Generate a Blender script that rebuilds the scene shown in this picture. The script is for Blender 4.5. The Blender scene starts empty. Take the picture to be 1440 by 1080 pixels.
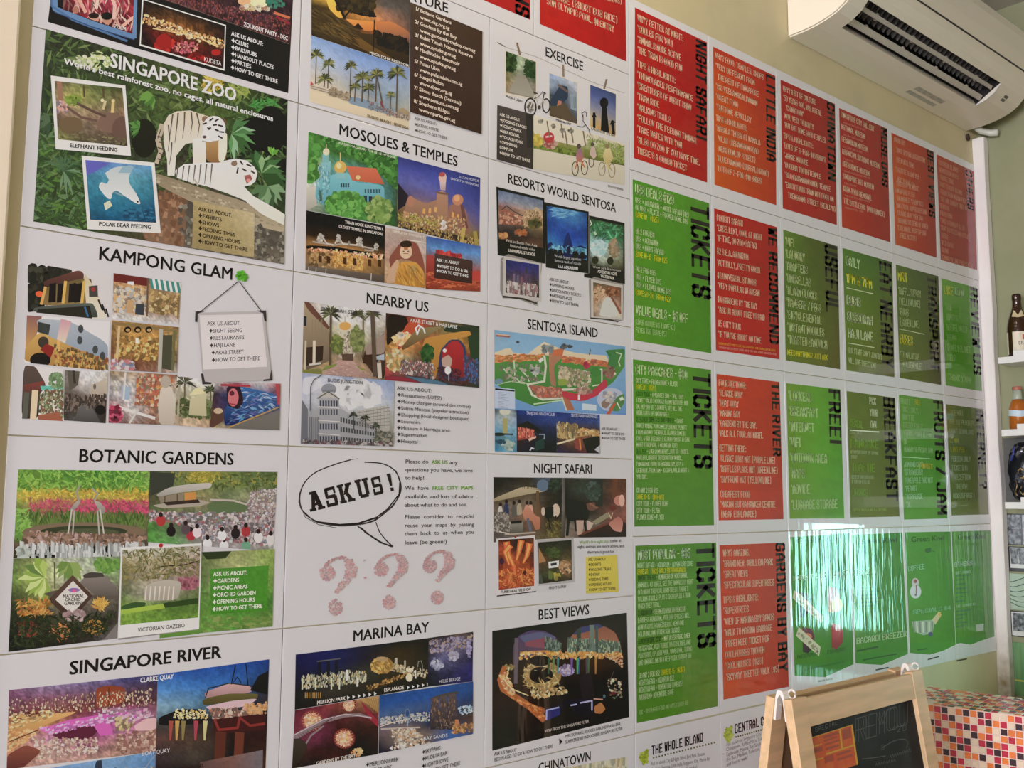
import bpy, bmesh, math, random
from mathutils import Vector, Matrix
from mathutils.geometry import tessellate_polygon
random.seed(7)
SC = bpy.context.scene
COL = SC.collection
# ------------------------------------------------------------------ camera (fitted to the A3 sheet grid on the wall)
FPX = 1398.94
CAM = Vector((-0.3858, -1.4907, 1.5))
RROW = [(0.75398628, -0.65687392, 0.00462047), (0.07558909, 0.07977277, -0.99394295), (0.65252661, 0.74976861, 0.10980008)]
cd = bpy.data.cameras.new('camera')
cam = bpy.data.objects.new('camera', cd)
COL.objects.link(cam)
cd.sensor_fit = 'HORIZONTAL'; cd.sensor_width = 36.0
cd.lens = 36.0 * FPX / 1440.0
cd.clip_start = 0.02
rx, ry, rz = [Vector(r) for r in RROW]
m = Matrix((rx, -ry, -rz)).transposed().to_4x4()
m.translation = CAM
cam.matrix_world = m
SC.camera = cam
# ------------------------------------------------------------------ world, light, exposure
SC.view_settings.view_transform = 'Standard'
SC.view_settings.look = 'None'
SC.view_settings.gamma = 1.0
SC.view_settings.exposure = 0.0
w = bpy.data.worlds.new('daylight'); SC.world = w; w.use_nodes = True
bg = w.node_tree.nodes['Background']
bg.inputs[0].default_value = (0.45, 0.95, 0.90, 1); bg.inputs[1].default_value = 18.0

def area_light(name, loc, aim, sx, sy, power, col):
    l = bpy.data.lights.new(name, 'AREA'); l.shape = 'RECTANGLE'; l.size = sx; l.size_y = sy
    l.energy = power; l.color = col
    o = bpy.data.objects.new(name, l); COL.objects.link(o)
    o.location = loc
    o.rotation_euler = (Vector(aim) - Vector(loc)).to_track_quat('-Z', 'Y').to_euler()
    return o
area_light('shopfront_daylight', (-7.7, -2.9, 1.7), (0.9, -1.2, 1.5), 2.6, 2.4, 640, (0.80, 0.83, 0.97))
area_light('spot_lamp_light', (0.4, -.38, 3.14), (0.6, -.05, 1.2), .14, .14, 3, (1.0, 0.90, 0.76))
area_light('bar_lamp_light', (1.15, -.40, 3.14), (1.3, -.05, 1.2), .14, .14, 2.2, (1.0, 0.86, 0.64))

# ------------------------------------------------------------------ helpers
def tag(o, label=None, cat=None, group=None, kind=None):
    if label: o['label'] = label
    if cat: o['category'] = cat
    if group: o['group'] = group
    if kind: o['kind'] = kind
    return o

def empty(name, loc=(0, 0, 0)):
    o = bpy.data.objects.new(name, None); COL.objects.link(o); o.location = loc; o.empty_display_size = .05
    return o

def link(name, me, mats, parent=None, loc=None):
    o = bpy.data.objects.new(name, me); COL.objects.link(o)
    for mm in (mats if isinstance(mats, (list, tuple)) else [mats]): me.materials.append(mm)
    if parent:
        o.parent = parent
        if loc is None: o.location = -parent.location if parent.parent is None else -(parent.location + parent.parent.location)
    if loc is not None: o.location = loc
    return o

def lin(c): return c / 12.92 if c <= 0.04045 else ((c + 0.055) / 1.055) ** 2.4
def hexc(h):
    if len(h) == 3: h = h[0] * 2 + h[1] * 2 + h[2] * 2
    return tuple(int(h[i:i + 2], 16) / 255 for i in (0, 2, 4))

def srgb(h, k=1.0):
    return tuple(min(lin(c) * k, .95) for c in hexc(h)) + (1,)

def mat(name, col, rough=.5, metal=0, spec=.5, coat=0, bump=None, vary=None, **kw):
    m = bpy.data.materials.new(name); m.use_nodes = True
    nt = m.node_tree; b = nt.nodes['Principled BSDF']
    b.inputs['Base Color'].default_value = col if len(col) == 4 else tuple(col) + (1,)
    b.inputs['Roughness'].default_value = rough; b.inputs['Metallic'].default_value = metal
    b.inputs['Specular IOR Level'].default_value = spec
    b.inputs['Coat Weight'].default_value = coat; b.inputs['Coat Roughness'].default_value = .05
    for k, v in kw.items(): b.inputs[k].default_value = v
    if bump or vary:
        tc = nt.nodes.new('ShaderNodeNewGeometry'); mp = nt.nodes.new('ShaderNodeMapping')
        sc = (bump or vary)[0]
        mp.inputs['Scale'].default_value = sc if isinstance(sc, tuple) else (sc, sc, sc)
        nz = nt.nodes.new('ShaderNodeTexNoise'); nz.inputs['Scale'].default_value = 1; nz.inputs['Detail'].default_value = 5
        nt.links.new(tc.outputs['Position'], mp.inputs[0]); nt.links.new(mp.outputs[0], nz.inputs[0])
        if bump:
            bp = nt.nodes.new('ShaderNodeBump'); bp.inputs['Strength'].default_value = bump[1]; bp.inputs['Distance'].default_value = bump[2]
            nt.links.new(nz.outputs[0], bp.inputs['Height']); nt.links.new(bp.outputs[0], b.inputs['Normal'])
        if vary:
            mx = nt.nodes.new('ShaderNodeMix'); mx.data_type = 'RGBA'
            mx.inputs[6].default_value = b.inputs['Base Color'].default_value; mx.inputs[7].default_value = vary[1]
            rp = nt.nodes.new('ShaderNodeMapRange'); rp.inputs[1].default_value = .38; rp.inputs[2].default_value = .66
            nt.links.new(nz.outputs[0], rp.inputs[0]); nt.links.new(rp.outputs[0], mx.inputs[0]); nt.links.new(mx.outputs[2], b.inputs['Base Color'])
    return m

def plastic_film(nt, b, amount, sc=(26, 26, 4.5)):
    """clear, slightly rippled laminate over a printed sheet: vertical waves, stronger where sleeves are loose"""
    g = nt.nodes.new('ShaderNodeNewGeometry'); mp = nt.nodes.new('ShaderNodeMapping'); mp.inputs['Scale'].default_value = sc
    nz = nt.nodes.new('ShaderNodeTexNoise'); nz.inputs['Scale'].default_value = 1; nz.inputs['Detail'].default_value = 3
    bp = nt.nodes.new('ShaderNodeBump'); bp.inputs['Strength'].default_value = 1; bp.inputs['Distance'].default_value = amount
    nt.links.new(g.outputs['Position'], mp.inputs[0]); nt.links.new(mp.outputs[0], nz.inputs[0])
    nt.links.new(nz.outputs[0], bp.inputs['Height'])
    b.inputs['Coat Weight'].default_value = 1; b.inputs['Coat Roughness'].default_value = .03; b.inputs['Coat IOR'].default_value = 1.45
    nt.links.new(bp.outputs[0], b.inputs['Coat Normal'])

def print_material(name, amount, sc=(26, 26, 4.5)):
    m = bpy.data.materials.new(name); m.use_nodes = True
    nt = m.node_tree; b = nt.nodes['Principled BSDF']
    at = nt.nodes.new('ShaderNodeVertexColor'); at.layer_name = 'ink'
    nt.links.new(at.outputs[0], b.inputs['Base Color'])
    b.inputs['Roughness'].default_value = .55; b.inputs['Specular IOR Level'].default_value = .15
    plastic_film(nt, b, amount, sc)
    return m

def paper_material(name, col, amount, sc=(26, 26, 4.5)):
    m = mat(name, col, .6, spec=.15)
    plastic_film(m.node_tree, m.node_tree.nodes['Principled BSDF'], amount, sc)
    return m

INK = print_material('laminated_print', .0007)
INK_LOOSE = print_material('sleeved_print', .0026, (46, 46, 2.6))
PAPER = paper_material('laminated_paper', (.80, .78, .80, 1), .0007)
PAPER_LOOSE = paper_material('sleeved_paper', (.80, .78, .80, 1), .0026, (46, 46, 2.6))

def box_mesh(name, x0, x1, y0, y1, z0, z1, bev=0):
    bm = bmesh.new(); bmesh.ops.create_cube(bm, size=1)
    for v in bm.verts:
        v.co = Vector((x0 + (v.co.x + .5) * (x1 - x0), y0 + (v.co.y + .5) * (y1 - y0), z0 + (v.co.z + .5) * (z1 - z0)))
    if bev: bmesh.ops.bevel(bm, geom=bm.edges[:], offset=bev, segments=2, affect='EDGES', profile=.5)
    me = bpy.data.meshes.new(name); bm.to_mesh(me); bm.free(); return me

def prism_mesh(name, prof, x0, x1, axis='x', bev=0):
    """extrude a profile [(a, b)]: axis x -> (x, a, b); axis y -> (a, y, b); axis z -> (a, b, z)"""
    bm = bmesh.new()
    def at(t, a, b): return {'x': (t, a, b), 'y': (a, t, b), 'z': (a, b, t)}[axis]
    A = [bm.verts.new(at(x0, a, b)) for a, b in prof]; Bv = [bm.verts.new(at(x1, a, b)) for a, b in prof]
    n = len(prof)
    bm.faces.new(A); bm.faces.new(Bv[::-1])
    for i in range(n): bm.faces.new((A[i], Bv[i], Bv[(i + 1) % n], A[(i + 1) % n]))
    bmesh.ops.recalc_face_normals(bm, faces=bm.faces[:])
    if bev: bmesh.ops.bevel(bm, geom=bm.edges[:], offset=bev, segments=2, affect='EDGES', profile=.5)
    me = bpy.data.meshes.new(name); bm.to_mesh(me); bm.free(); return me

def lathe_mesh(name, prof, seg=32, c=(0, 0, 0)):
    bm = bmesh.new(); rings = []
    for r, z in prof:
        rings.append([bm.verts.new((c[0] + r * math.cos(2 * math.pi * k / seg), c[1] + r * math.sin(2 * math.pi * k / seg), c[2] + z)) for k in range(seg)])
    for a, b in zip(rings, rings[1:]):
        for k in range(seg): bm.faces.new((a[k], a[(k + 1) % seg], b[(k + 1) % seg], b[k]))
    bm.faces.new(rings[0][::-1]); bm.faces.new(rings[-1])
    bmesh.ops.recalc_face_normals(bm, faces=bm.faces[:])
    for f in bm.faces: f.smooth = len(f.verts) == 4
    me = bpy.data.meshes.new(name); bm.to_mesh(me); bm.free(); return me

def tube_mesh(name, pts, r, seg=10):
    bm = bmesh.new(); rings = []
    P = [Vector(p) for p in pts]
    for i, p in enumerate(P):
        d = ((P[min(i + 1, len(P) - 1)] - p).normalized() + (p - P[max(i - 1, 0)]).normalized())
        q = d.to_track_quat('Z', 'Y')
        rings.append([bm.verts.new(p + q @ Vector((r * math.cos(2 * math.pi * k / seg), r * math.sin(2 * math.pi * k / seg), 0))) for k in range(seg)])
    for a, b in zip(rings, rings[1:]):
        for k in range(seg): bm.faces.new((a[k], a[(k + 1) % seg], b[(k + 1) % seg], b[k]))
    bm.faces.new(rings[0][::-1]); bm.faces.new(rings[-1])
    bmesh.ops.recalc_face_normals(bm, faces=bm.faces[:])
    for f in bm.faces: f.smooth = True
    me = bpy.data.meshes.new(name); bm.to_mesh(me); bm.free(); return me

# ------------------------------------------------------------------ measuring: a photo pixel seen on the poster wall (plane y = 0) -> metres
def ray(px, py): return rx * ((px - 720) / FPX) + ry * ((py - 540) / FPX) + rz
def on_wall(px, py):
    d = ray(px, py); t = -CAM.y / d.y
    return (CAM.x + t * d.x, CAM.z + t * d.z)
def to_px(x, z, y=0):
    q = Vector((x, y, z)) - CAM
    c = rz.dot(q); return (720 + FPX * rx.dot(q) / c, 540 + FPX * ry.dot(q) / c)

# ------------------------------------------------------------------ printing: flat ink shapes laid on a sheet, one mesh per printed part
GAIN = 1.34
class Sheet: pass
S_ = Sheet(); S_.view = (0, 0, 1); S_.root = None; S_.part = None; S_.clip = None; S_.depth = 0; S_.ink = INK
def view(x0, y0, s): S_.view = (x0, y0, s)
def vw(p):
    x0, y0, s = S_.view
    return on_wall(x0 + p[0] / s, y0 + p[1] / s)
def wv(x, z):
    x0, y0, s = S_.view; a, b = to_px(x, z)
    return ((a - x0) * s, (b - y0) * s)
def ink(h):
    k = .12 if S_.part and S_.part['name'] in ('photograph', 'snapshot', 'map') else .02
    c = [lin(v) * GAIN for v in hexc(h)]; g = .3 * c[0] + .59 * c[1] + .11 * c[2]
    return tuple(min(max((1 - k) * v + k * g - .009, .006), .9) for v in c) + (1.0,)
def smooth(pts, n=5):
    out = []
    for i in range(len(pts) - 1):
        p0, p1, p2, p3 = pts[max(i - 1, 0)], pts[i], pts[i + 1], pts[min(i + 2, len(pts) - 1)]
        for k in range(n):
            t = k / n; out.append(tuple(.5 * (2 * p1[j] + (p2[j] - p0[j]) * t + (2 * p0[j] - 5 * p1[j] + 4 * p2[j] - p3[j]) * t * t + (3 * p1[j] - p0[j] - 3 * p2[j] + p3[j]) * t ** 3) for j in (0, 1)))
    return out + [pts[-1]]

def flush():
    p = S_.part
    if p is None or not p['f']: S_.part = None; return
    me = bpy.data.meshes.new(p['name'])
    me.from_pydata(p['v'], [], p['f'])
    ca = me.color_attributes.new('ink', 'FLOAT_COLOR', 'POINT')
    flat = []
    for c in p['c']: flat.extend(c)
    ca.data.foreach_set('color', flat)
    me.update()
    o = link(p['name'], me, S_.ink, S_.root)
    if p['label']: o['label'] = p['label']
    if p.get('kind'): o['kind'] = p['kind']
    S_.part = None

def part(name, label=None, clip=None):
    flush()
    S_.part = dict(name=name, label=label, v=[], f=[], c=[])
    S_.clip = [vw(p) for p in clip] if clip else None

def clip_poly(poly, cols, clip):
    """Sutherland-Hodgman against a convex quad in wall metres"""
    area = sum(clip[i][0] * clip[(i + 1) % len(clip)][1] - clip[(i + 1) % len(clip)][0] * clip[i][1] for i in range(len(clip)))
    sg = 1 if area > 0 else -1
    pts = list(zip(poly, cols))
    for i in range(len(clip)):
        a, b = clip[i], clip[(i + 1) % len(clip)]
        def side(p): return sg * ((b[0] - a[0]) * (p[1] - a[1]) - (b[1] - a[1]) * (p[0] - a[0]))
        out = []
        for k in range(len(pts)):
            p, q = pts[k], pts[(k + 1) % len(pts)]
            sp, sq = side(p[0]), side(q[0])
            if sp >= 0: out.append(p)
            if (sp >= 0) != (sq >= 0):
                t = sp / (sp - sq)
                out.append(((p[0][0] + t * (q[0][0] - p[0][0]), p[0][1] + t * (q[0][1] - p[0][1])), tuple(p[1][j] + t * (q[1][j] - p[1][j]) for j in range(4))))
        pts = out
        if len(pts) < 3: return [], []
    return [p[0] for p in pts], [p[1] for p in pts]

def lay(poly, cols, dj=0.0):
    """add one flat polygon given in wall metres"""
    p = S_.part
    if S_.clip:
        poly, cols = clip_poly(poly, cols, S_.clip)
        if not poly: return
    y = -(S_.y0 + S_.depth + dj)
    b = len(p['v'])
    n = len(poly)
    if n > 4:
        tris = tessellate_polygon([[Vector((q[0], q[1], 0)) for q in poly]])
        p['v'].extend((q[0], y, q[1]) for q in poly); p['c'].extend(cols)
        for t in tris:
            a, c, d = (poly[i] for i in t)
            if (c[0] - a[0]) * (d[1] - a[1]) - (c[1] - a[1]) * (d[0] - a[0]) < 0: t = t[::-1]
            p['f'].append(tuple(b + i for i in t))
    else:
        ar = sum(poly[i][0] * poly[(i + 1) % n][1] - poly[(i + 1) % n][0] * poly[i][1] for i in range(n))
        if ar < 0: poly = poly[::-1]; cols = cols[::-1]
        p['v'].extend((q[0], y, q[1]) for q in poly); p['c'].extend(cols)
        p['f'].append(tuple(range(b, b + n)))
def up(): S_.depth += 7e-6

def gradcol(P, c):
    if isinstance(c, str) and '>' in c:
        a, b = [ink(k) for k in c.split('>')]
        y0 = min(p[1] for p in P); y1 = max(p[1] for p in P); d = max(y1 - y0, 1e-6)
        return [tuple(a[j] + (b[j] - a[j]) * (p[1] - y0) / d for j in range(4)) for p in P]
    return [ink(c)] * len(P)
def P(pts, c):
    up()
    if 4 < len(pts) < 13 and S_.clip and S_.part['name'] in ('photograph', 'snapshot', 'map'):   # round the printed outline
        for _ in (0, 1):
            pts = [q for a, b in zip(pts, pts[1:] + pts[:1]) for q in ((a[0] * .86 + b[0] * .14, a[1] * .86 + b[1] * .14), (a[0] * .14 + b[0] * .86, a[1] * .14 + b[1] * .86))]
    lay([vw(p) for p in pts], gradcol(pts, c))
def E(cx, cy, ax, ay, c, rot=0, n=20):
    a = math.radians(rot); q = []
    for k in range(n):
        t = 2 * math.pi * k / n; u, v = ax * math.cos(t), ay * math.sin(t)
        q.append((cx + u * math.cos(a) - v * math.sin(a), cy + u * math.sin(a) + v * math.cos(a)))
    P(q, c)
def L(pts, w, c):
    up(); w0, w1 = (w, w) if not isinstance(w, tuple) else w
    n = len(pts) - 1
    for i, (p, q) in enumerate(zip(pts, pts[1:])):
        d = math.hypot(q[0] - p[0], q[1] - p[1]) or 1; nx, ny = -(q[1] - p[1]) / d / 2, (q[0] - p[0]) / d / 2
        a = w0 + (w1 - w0) * i / n; b = w0 + (w1 - w0) * (i + 1) / n
        ex, ey = (q[0] - p[0]) / d * a * .2, (q[1] - p[1]) / d * a * .2
        P_ = [(p[0] + nx * a - ex, p[1] + ny * a - ey), (q[0] + nx * b + ex, q[1] + ny * b + ey), (q[0] - nx * b + ex, q[1] - ny * b + ey), (p[0] - nx * a - ex, p[1] - ny * a - ey)]
        lay([vw(k) for k in P_], [ink(c)] * 4, i * 2e-7)
def Q(quad, c): P(quad, c)
def G(quad, rows, n=.06, cell=2.4, clip=True):
    """printed picture ground: bilinear colour grid with grain; also sets the clip for what follows"""
    up()
    cells = [[ink(c) for c in r.split()] for r in rows.split('/')]
    x0, y0, s = S_.view
    wq = max(math.hypot(quad[1][0] - quad[0][0], quad[1][1] - quad[0][1]), math.hypot(quad[2][0] - quad[3][0], quad[2][1] - quad[3][1])) / s
    hq = max(math.hypot(quad[3][0] - quad[0][0], quad[3][1] - quad[0][1]), math.hypot(quad[2][0] - quad[1][0], quad[2][1] - quad[1][1])) / s
    nx, ny = max(2, int(wq / cell)), max(2, int(hq / cell))
    W4 = [vw(q) for q in quad]
    p = S_.part; b = len(p['v']); y = -(S_.y0 + S_.depth)
    R, C = len(cells), len(cells[0])
    coarse = {}
    for j in range(ny + 1):
        v = j / ny
        for i in range(nx + 1):
            u = i / nx
            p['v'].append((*[0] * 0, (W4[0][0] * (1 - u) + W4[1][0] * u) * (1 - v) + (W4[3][0] * (1 - u) + W4[2][0] * u) * v, y,
                           (W4[0][1] * (1 - u) + W4[1][1] * u) * (1 - v) + (W4[3][1] * (1 - u) + W4[2][1] * u) * v))
            fu, fv = u * (C - 1), v * (R - 1)
            iu, iv = min(int(fu), max(C - 2, 0)), min(int(fv), max(R - 2, 0)); fu -= iu; fv -= iv
            c00, c10 = cells[iv][iu], cells[iv][min(iu + 1, C - 1)]
            c01, c11 = cells[min(iv + 1, R - 1)][iu], cells[min(iv + 1, R - 1)][min(iu + 1, C - 1)]
            k = coarse.setdefault((i // 3, j // 3), random.uniform(-1, 1))
            g = math.exp((random.uniform(-1, 1) * 1.1 + k * .9) * n * 1.5)
            p['c'].append(tuple(min(.93, ((c00[t] * (1 - fu) + c10[t] * fu) * (1 - fv) + (c01[t] * (1 - fu) + c11[t] * fu) * fv) * g) for t in range(3)) + (1,))
    for j in range(ny):
        for i in range(nx):
            a = b + j * (nx + 1) + i
            p['f'].append((a, a + nx + 1, a + nx + 2, a + 1))
    if clip: S_.clip = W4
def D(reg, n, size, cols, ar=1.0, ang=(0, 360), sh='q'):
    """a scatter of small marks inside a quad (4 points) or an ellipse (cx, cy, rx, ry)"""
    up(); cols = [ink(c) for c in cols.split()]
    mean = [sum(c[i] for c in cols) / len(cols) for i in range(3)]
    cols = [tuple(c[i] * .62 + mean[i] * .38 for i in range(3)) + (1,) for c in cols]
    s0, s1 = size if isinstance(size, tuple) else (size * .3, size * .78); n = int(n * 1.7)
    if ar < 1: s0, s1, n = s0 * .5, s1 * .5, int(n * 1.8)
    for k in range(n):
        if len(reg) == 4 and isinstance(reg[0], (tuple, list)):
            u, v = random.random(), random.random()
            x = (reg[0][0] * (1 - u) + reg[1][0] * u) * (1 - v) + (reg[3][0] * (1 - u) + reg[2][0] * u) * v
            y = (reg[0][1] * (1 - u) + reg[1][1] * u) * (1 - v) + (reg[3][1] * (1 - u) + reg[2][1] * u) * v
        else:
            t = random.random() * 6.283; r = math.sqrt(random.random())
            x = reg[0] + reg[2] * r * math.cos(t); y = reg[1] + reg[3] * r * math.sin(t)
        a = math.radians(random.uniform(*ang) - (90 if ar < 1 and ang != (0, 360) else 0)); r = random.uniform(s0, s1); ca, sa = math.cos(a), math.sin(a)
        if sh == 'l': pr = [(-r * ar, 0), (0, -r * .32), (r * ar, 0), (0, r * .32)]
        elif sh == 'o': pr = [(r * math.cos(t) * ar, r * math.sin(t)) for t in (0, 1.05, 2.09, 3.14, 4.19, 5.24)]
        else:
            h = r / ar; pr = [(-r * random.uniform(.7, 1), -h), (r, -h * random.uniform(.6, 1)), (r * random.uniform(.7, 1), h), (-r, h)]
        c = random.choice(cols)
        lay([vw((x + px * ca - py * sa, y + px * sa + py * ca)) for px, py in pr], [c] * len(pr), k * 3e-8)
def fan(cx, cy, r, c, n=9, a0=0, a1=360, w=.12):
    """a palm-like fan of blades"""
    for k in range(n):
        a = math.radians(a0 + (a1 - a0) * (k + random.random() * .6) / n); q = r * random.uniform(.75, 1.1)
        ex, ey = cx + q * math.cos(a), cy + q * math.sin(a) + q * .15
        mx, my = cx + q * .5 * math.cos(a), cy + q * .5 * math.sin(a) - q * .04
        nx, ny = -math.sin(a) * q * w, math.cos(a) * q * w
        P([(cx, cy), (mx + nx, my + ny), (ex, ey), (mx - nx, my - ny)], c if isinstance(c, str) else random.choice(c))
def palm(x, y0, y1, r, tc, lc, w=6):
    L([(x, y1), (x, y0)], w, tc)
    fan(x, y0, r, lc, 11, 150, 390, .10)
def tree(cx, cy, ax, ay, cols, n=60, s=14):
    D((cx, cy, ax, ay), n, s, cols, 1.2, sh='o')
def polaroid(outer, inner, rows, **k):
    Q(outer, 'dcd6d2'); G(inner, rows, **k)

# ------------------------------------------------------------------ lettering
GLY = {}
def glyphs(offset, chars):
    objs = []
    def mk(s):
        c = bpy.data.curves.new('g', 'FONT'); c.body = s; c.size = 1; c.resolution_u = 2; c.offset = offset
        o = bpy.data.objects.new('g', c); COL.objects.link(o); objs.append(o); return o
    solo = {ch: mk(ch) for ch in chars}; trip = {ch: mk('H' + ch + 'H') for ch in chars + ' '}; hh = mk('HH')
    dg = bpy.context.evaluated_depsgraph_get()
    def wid(o):
        me = o.evaluated_get(dg).to_mesh(); xs = [v.co.x for v in me.vertices]; r = max(xs) - min(xs); o.evaluated_get(dg).to_mesh_clear(); return r
    w0 = wid(hh); out = {}
    for ch in chars:
        ev = solo[ch].evaluated_get(dg); me = ev.to_mesh()
        out[ch] = ([(v.co.x, v.co.y) for v in me.vertices], [tuple(p.vertices) for p in me.polygons], wid(trip[ch]) - w0); ev.to_mesh_clear()
    out[' '] = ([], [], wid(trip[' ']) - w0)
    cap = max(v[1] for v in out['H'][0])
    for o in objs:
        c = o.data; bpy.data.objects.remove(o); bpy.data.curves.remove(c)
    GLY[offset] = (out, cap)
_CH = "ABCDEFGHIJKLMNOPQRSTUVWXYZabcdefghijklmnopqrstuvwxyz0123456789.,:;!?&/-+'()$*#\u2726"
glyphs(0.0, _CH)
BOLD = {0.0: [(0, 0)], .011: [(-.008, .004), (.008, -.004)], .018: [(-.018, -.01), (.018, .01), (-.018, .01), (.018, -.01)], .022: [(-.026, -.014), (.026, .014), (-.026, .014), (.026, -.014)]}

# narrow poster capitals, drawn on a 4 x 6 grid with flat strokes
NAR = {'A': '0,0 0,4 2,6 4,4 4,0;0,2.4 4,2.4', 'B': '0,0 0,6 3.6,6 4,5.2 4,3.8 3.4,3 0,3;3.4,3 4,2.2 4,.8 3.6,0 0,0', 'C': '4,4.2 4,5.2 3,6 1,6 0,5.2 0,.8 1,0 3,0 4,.8 4,1.8',
 'D': '0,0 0,6 3,6 4,5 4,1 3,0 0,0', 'E': '4,6 0,6 0,0 4,0;0,3 3.2,3', 'F': '4,6 0,6 0,0;0,3 3.2,3', 'G': '4,4.4 4,5.2 3,6 1,6 0,5.2 0,.8 1,0 3,0 4,.8 4,2.8 2.3,2.8', 'H': '0,0 0,6;4,0 4,6;0,3 4,3',
 'I': '2,0 2,6', 'J': '4,6 4,.8 3,0 1,0 0,.8 0,1.8', 'K': '0,0 0,6;4,6 .6,3 4,0', 'L': '0,6 0,0 4,0', 'M': '0,0 0,6 2,2.4 4,6 4,0', 'N': '0,0 0,6 4,0 4,6', 'O': '1,0 0,.8 0,5.2 1,6 3,6 4,5.2 4,.8 3,0 1,0',
 'P': '0,0 0,6 3.2,6 4,5.2 4,3.4 3.2,2.7 0,2.7', 'Q': '1,0 0,.8 0,5.2 1,6 3,6 4,5.2 4,.8 3,0 1,0;2.4,1.4 4.2,-.4', 'R': '0,0 0,6 3.2,6 4,5.2 4,3.8 3.2,3 0,3;2.2,3 4,0', 'S': '4,4.3 4,5.4 3.3,6 .7,6 0,5.4 0,4 .7,3.3 3.3,2.7 4,2 4,.6 3.3,0 .7,0 0,.6 0,1.7',
 'T': '2,0 2,6;0,6 4,6', 'U': '0,6 0,.8 1,0 3,0 4,.8 4,6', 'V': '0,6 2,0 4,6', 'W': '0,6 .9,0 2,3.8 3.1,0 4,6', 'X': '0,0 4,6;0,6 4,0', 'Y': '0,6 2,2.8 4,6;2,2.8 2,0', 'Z': '0,6 4,6 0,0 4,0',
 '0': '1,0 0,.8 0,5.2 1,6 3,6 4,5.2 4,.8 3,0 1,0', '1': '.8,4.9 2.2,6 2.2,0', '2': '0,4.4 0,5.2 1,6 3,6 4,5.2 4,4 0,0 4,0', '3': '0,4.8 .8,6 3.2,6 4,5.2 4,3.8 3,3 1.5,3;3,3 4,2.2 4,.8 3.2,0 .8,0 0,1.2', '4': '3,0 3,6 0,1.6 4,1.6',
 '5': '4,6 0,6 0,3.4 3,3.4 4,2.6 4,.8 3,0 1,0 0,.8', '6': '4,5.2 3,6 1,6 0,5.2 0,.8 1,0 3,0 4,.8 4,2.6 3,3.4 0,3.4', '7': '0,6 4,6 1.4,0', '8': '1,3 0,3.8 0,5.2 1,6 3,6 4,5.2 4,3.8 3,3 1,3 0,2.2 0,.8 1,0 3,0 4,.8 4,2.2 3,3', '9': '4,2.6 1,2.6 0,3.4 0,5.2 1,6 3,6 4,5.2 4,.8 3,0 1,0 0,.8',
 '$': '4,4.4 4,5.2 0,5.2 0,3.2 4,2.8 4,.8 0,.8 0,1.6;2,-.6 2,6.6', '*': '1.2,6 2.4,4.9;2.4,6 1.2,4.9', "'": '2,6 2,4.8', '"': '1.2,6 1.2,4.8;2.8,6 2.8,4.8', '!': '2,6 2,1.8;2,.8 2,0', '?': '0,4.6 .6,6 3.4,6 4,5 4,3.8 2,2.8 2,1.8;2,.8 2,0', ',': '2,.6 1.6,-.8', '.': '2,.6 2,0', ':': '2,.6 2,0;2,4 2,3.4',
 '-': '.8,3 3.2,3', '+': '.6,3 3.4,3;2,4.4 2,1.6', '/': '.4,0 3.6,6', '(': '2.8,6.6 1.8,5 1.8,1 2.8,-.6', ')': '1.2,6.6 2.2,5 2.2,1 1.2,-.6', '#': '1.2,0 1.2,6;2.8,0 2.8,6;0,2 4,2;0,4 4,4', '&': '4,2.6 2.4,0 .8,0 0,1 0,2 3,4.6 3,5.4 2.4,6 1.4,6 .8,5.4 .8,4.6 4,0', '|': '2,-.6 2,6.6', '=': '.6,2 3.4,2;.6,4 3.4,4'}
NARROW_HALF = "I1'!:.,|*\""
_nc = {}
def narrow(ch, tw):
    """strokes of a narrow capital as quads on a cell 1 high; advance in the same unit"""
    key = (ch, tw)
    if key in _nc: return _nc[key]
    qs = []; half = ch in NARROW_HALF
    W = .44; t = tw
    for pl in NAR.get(ch, '').split(';'):
        pp = [tuple(map(float, k.split(','))) for k in pl.split()]
        pp = [((x / 4 - .5 if half else x / 4) * W * (1 if not half else .9) + t / 2, t * .34 + y / 6 * (1 - t * .68)) for x, y in pp]
        if half: pp = [(x + .07, y) for x, y in pp]
        for (ax, ay), (bx, by) in zip(pp, pp[1:]):
            dx, dy = bx - ax, by - ay; d = math.hypot(dx, dy) or 1
            hw = t / 2; hh = t * .34
            if abs(dy) < .04: e = hw * .98; qs.append([(min(ax, bx) - e, ay - hh), (max(ax, bx) + e, ay - hh), (max(ax, bx) + e, ay + hh), (min(ax, bx) - e, ay + hh)])
            elif abs(dx) < .16 * abs(dy) or abs(dx) < .02: e = hh; y0, y1 = min(ay, by), max(ay, by); x0, x1 = (ax, bx) if ay <= by else (bx, ax); qs.append([(x0 - hw, y0 - e), (x0 + hw, y0 - e), (x1 + hw, y1 + e), (x1 - hw, y1 + e)])
            else:
                nx, ny = -dy / d * hw, dx / d * hw; ex, ey = dx / d * hw * .55, dy / d * hw * .55
                qs.append([(ax + nx - ex, ay + ny - ey), (ax - nx - ex, ay - ny - ey), (bx - nx + ex, by - ny + ey), (bx + nx + ex, by + ny + ey)])
    adv = (.34 if half else W + t + .09) if ch != ' ' else .3
    _nc[key] = (qs, adv); return _nc[key]

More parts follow.
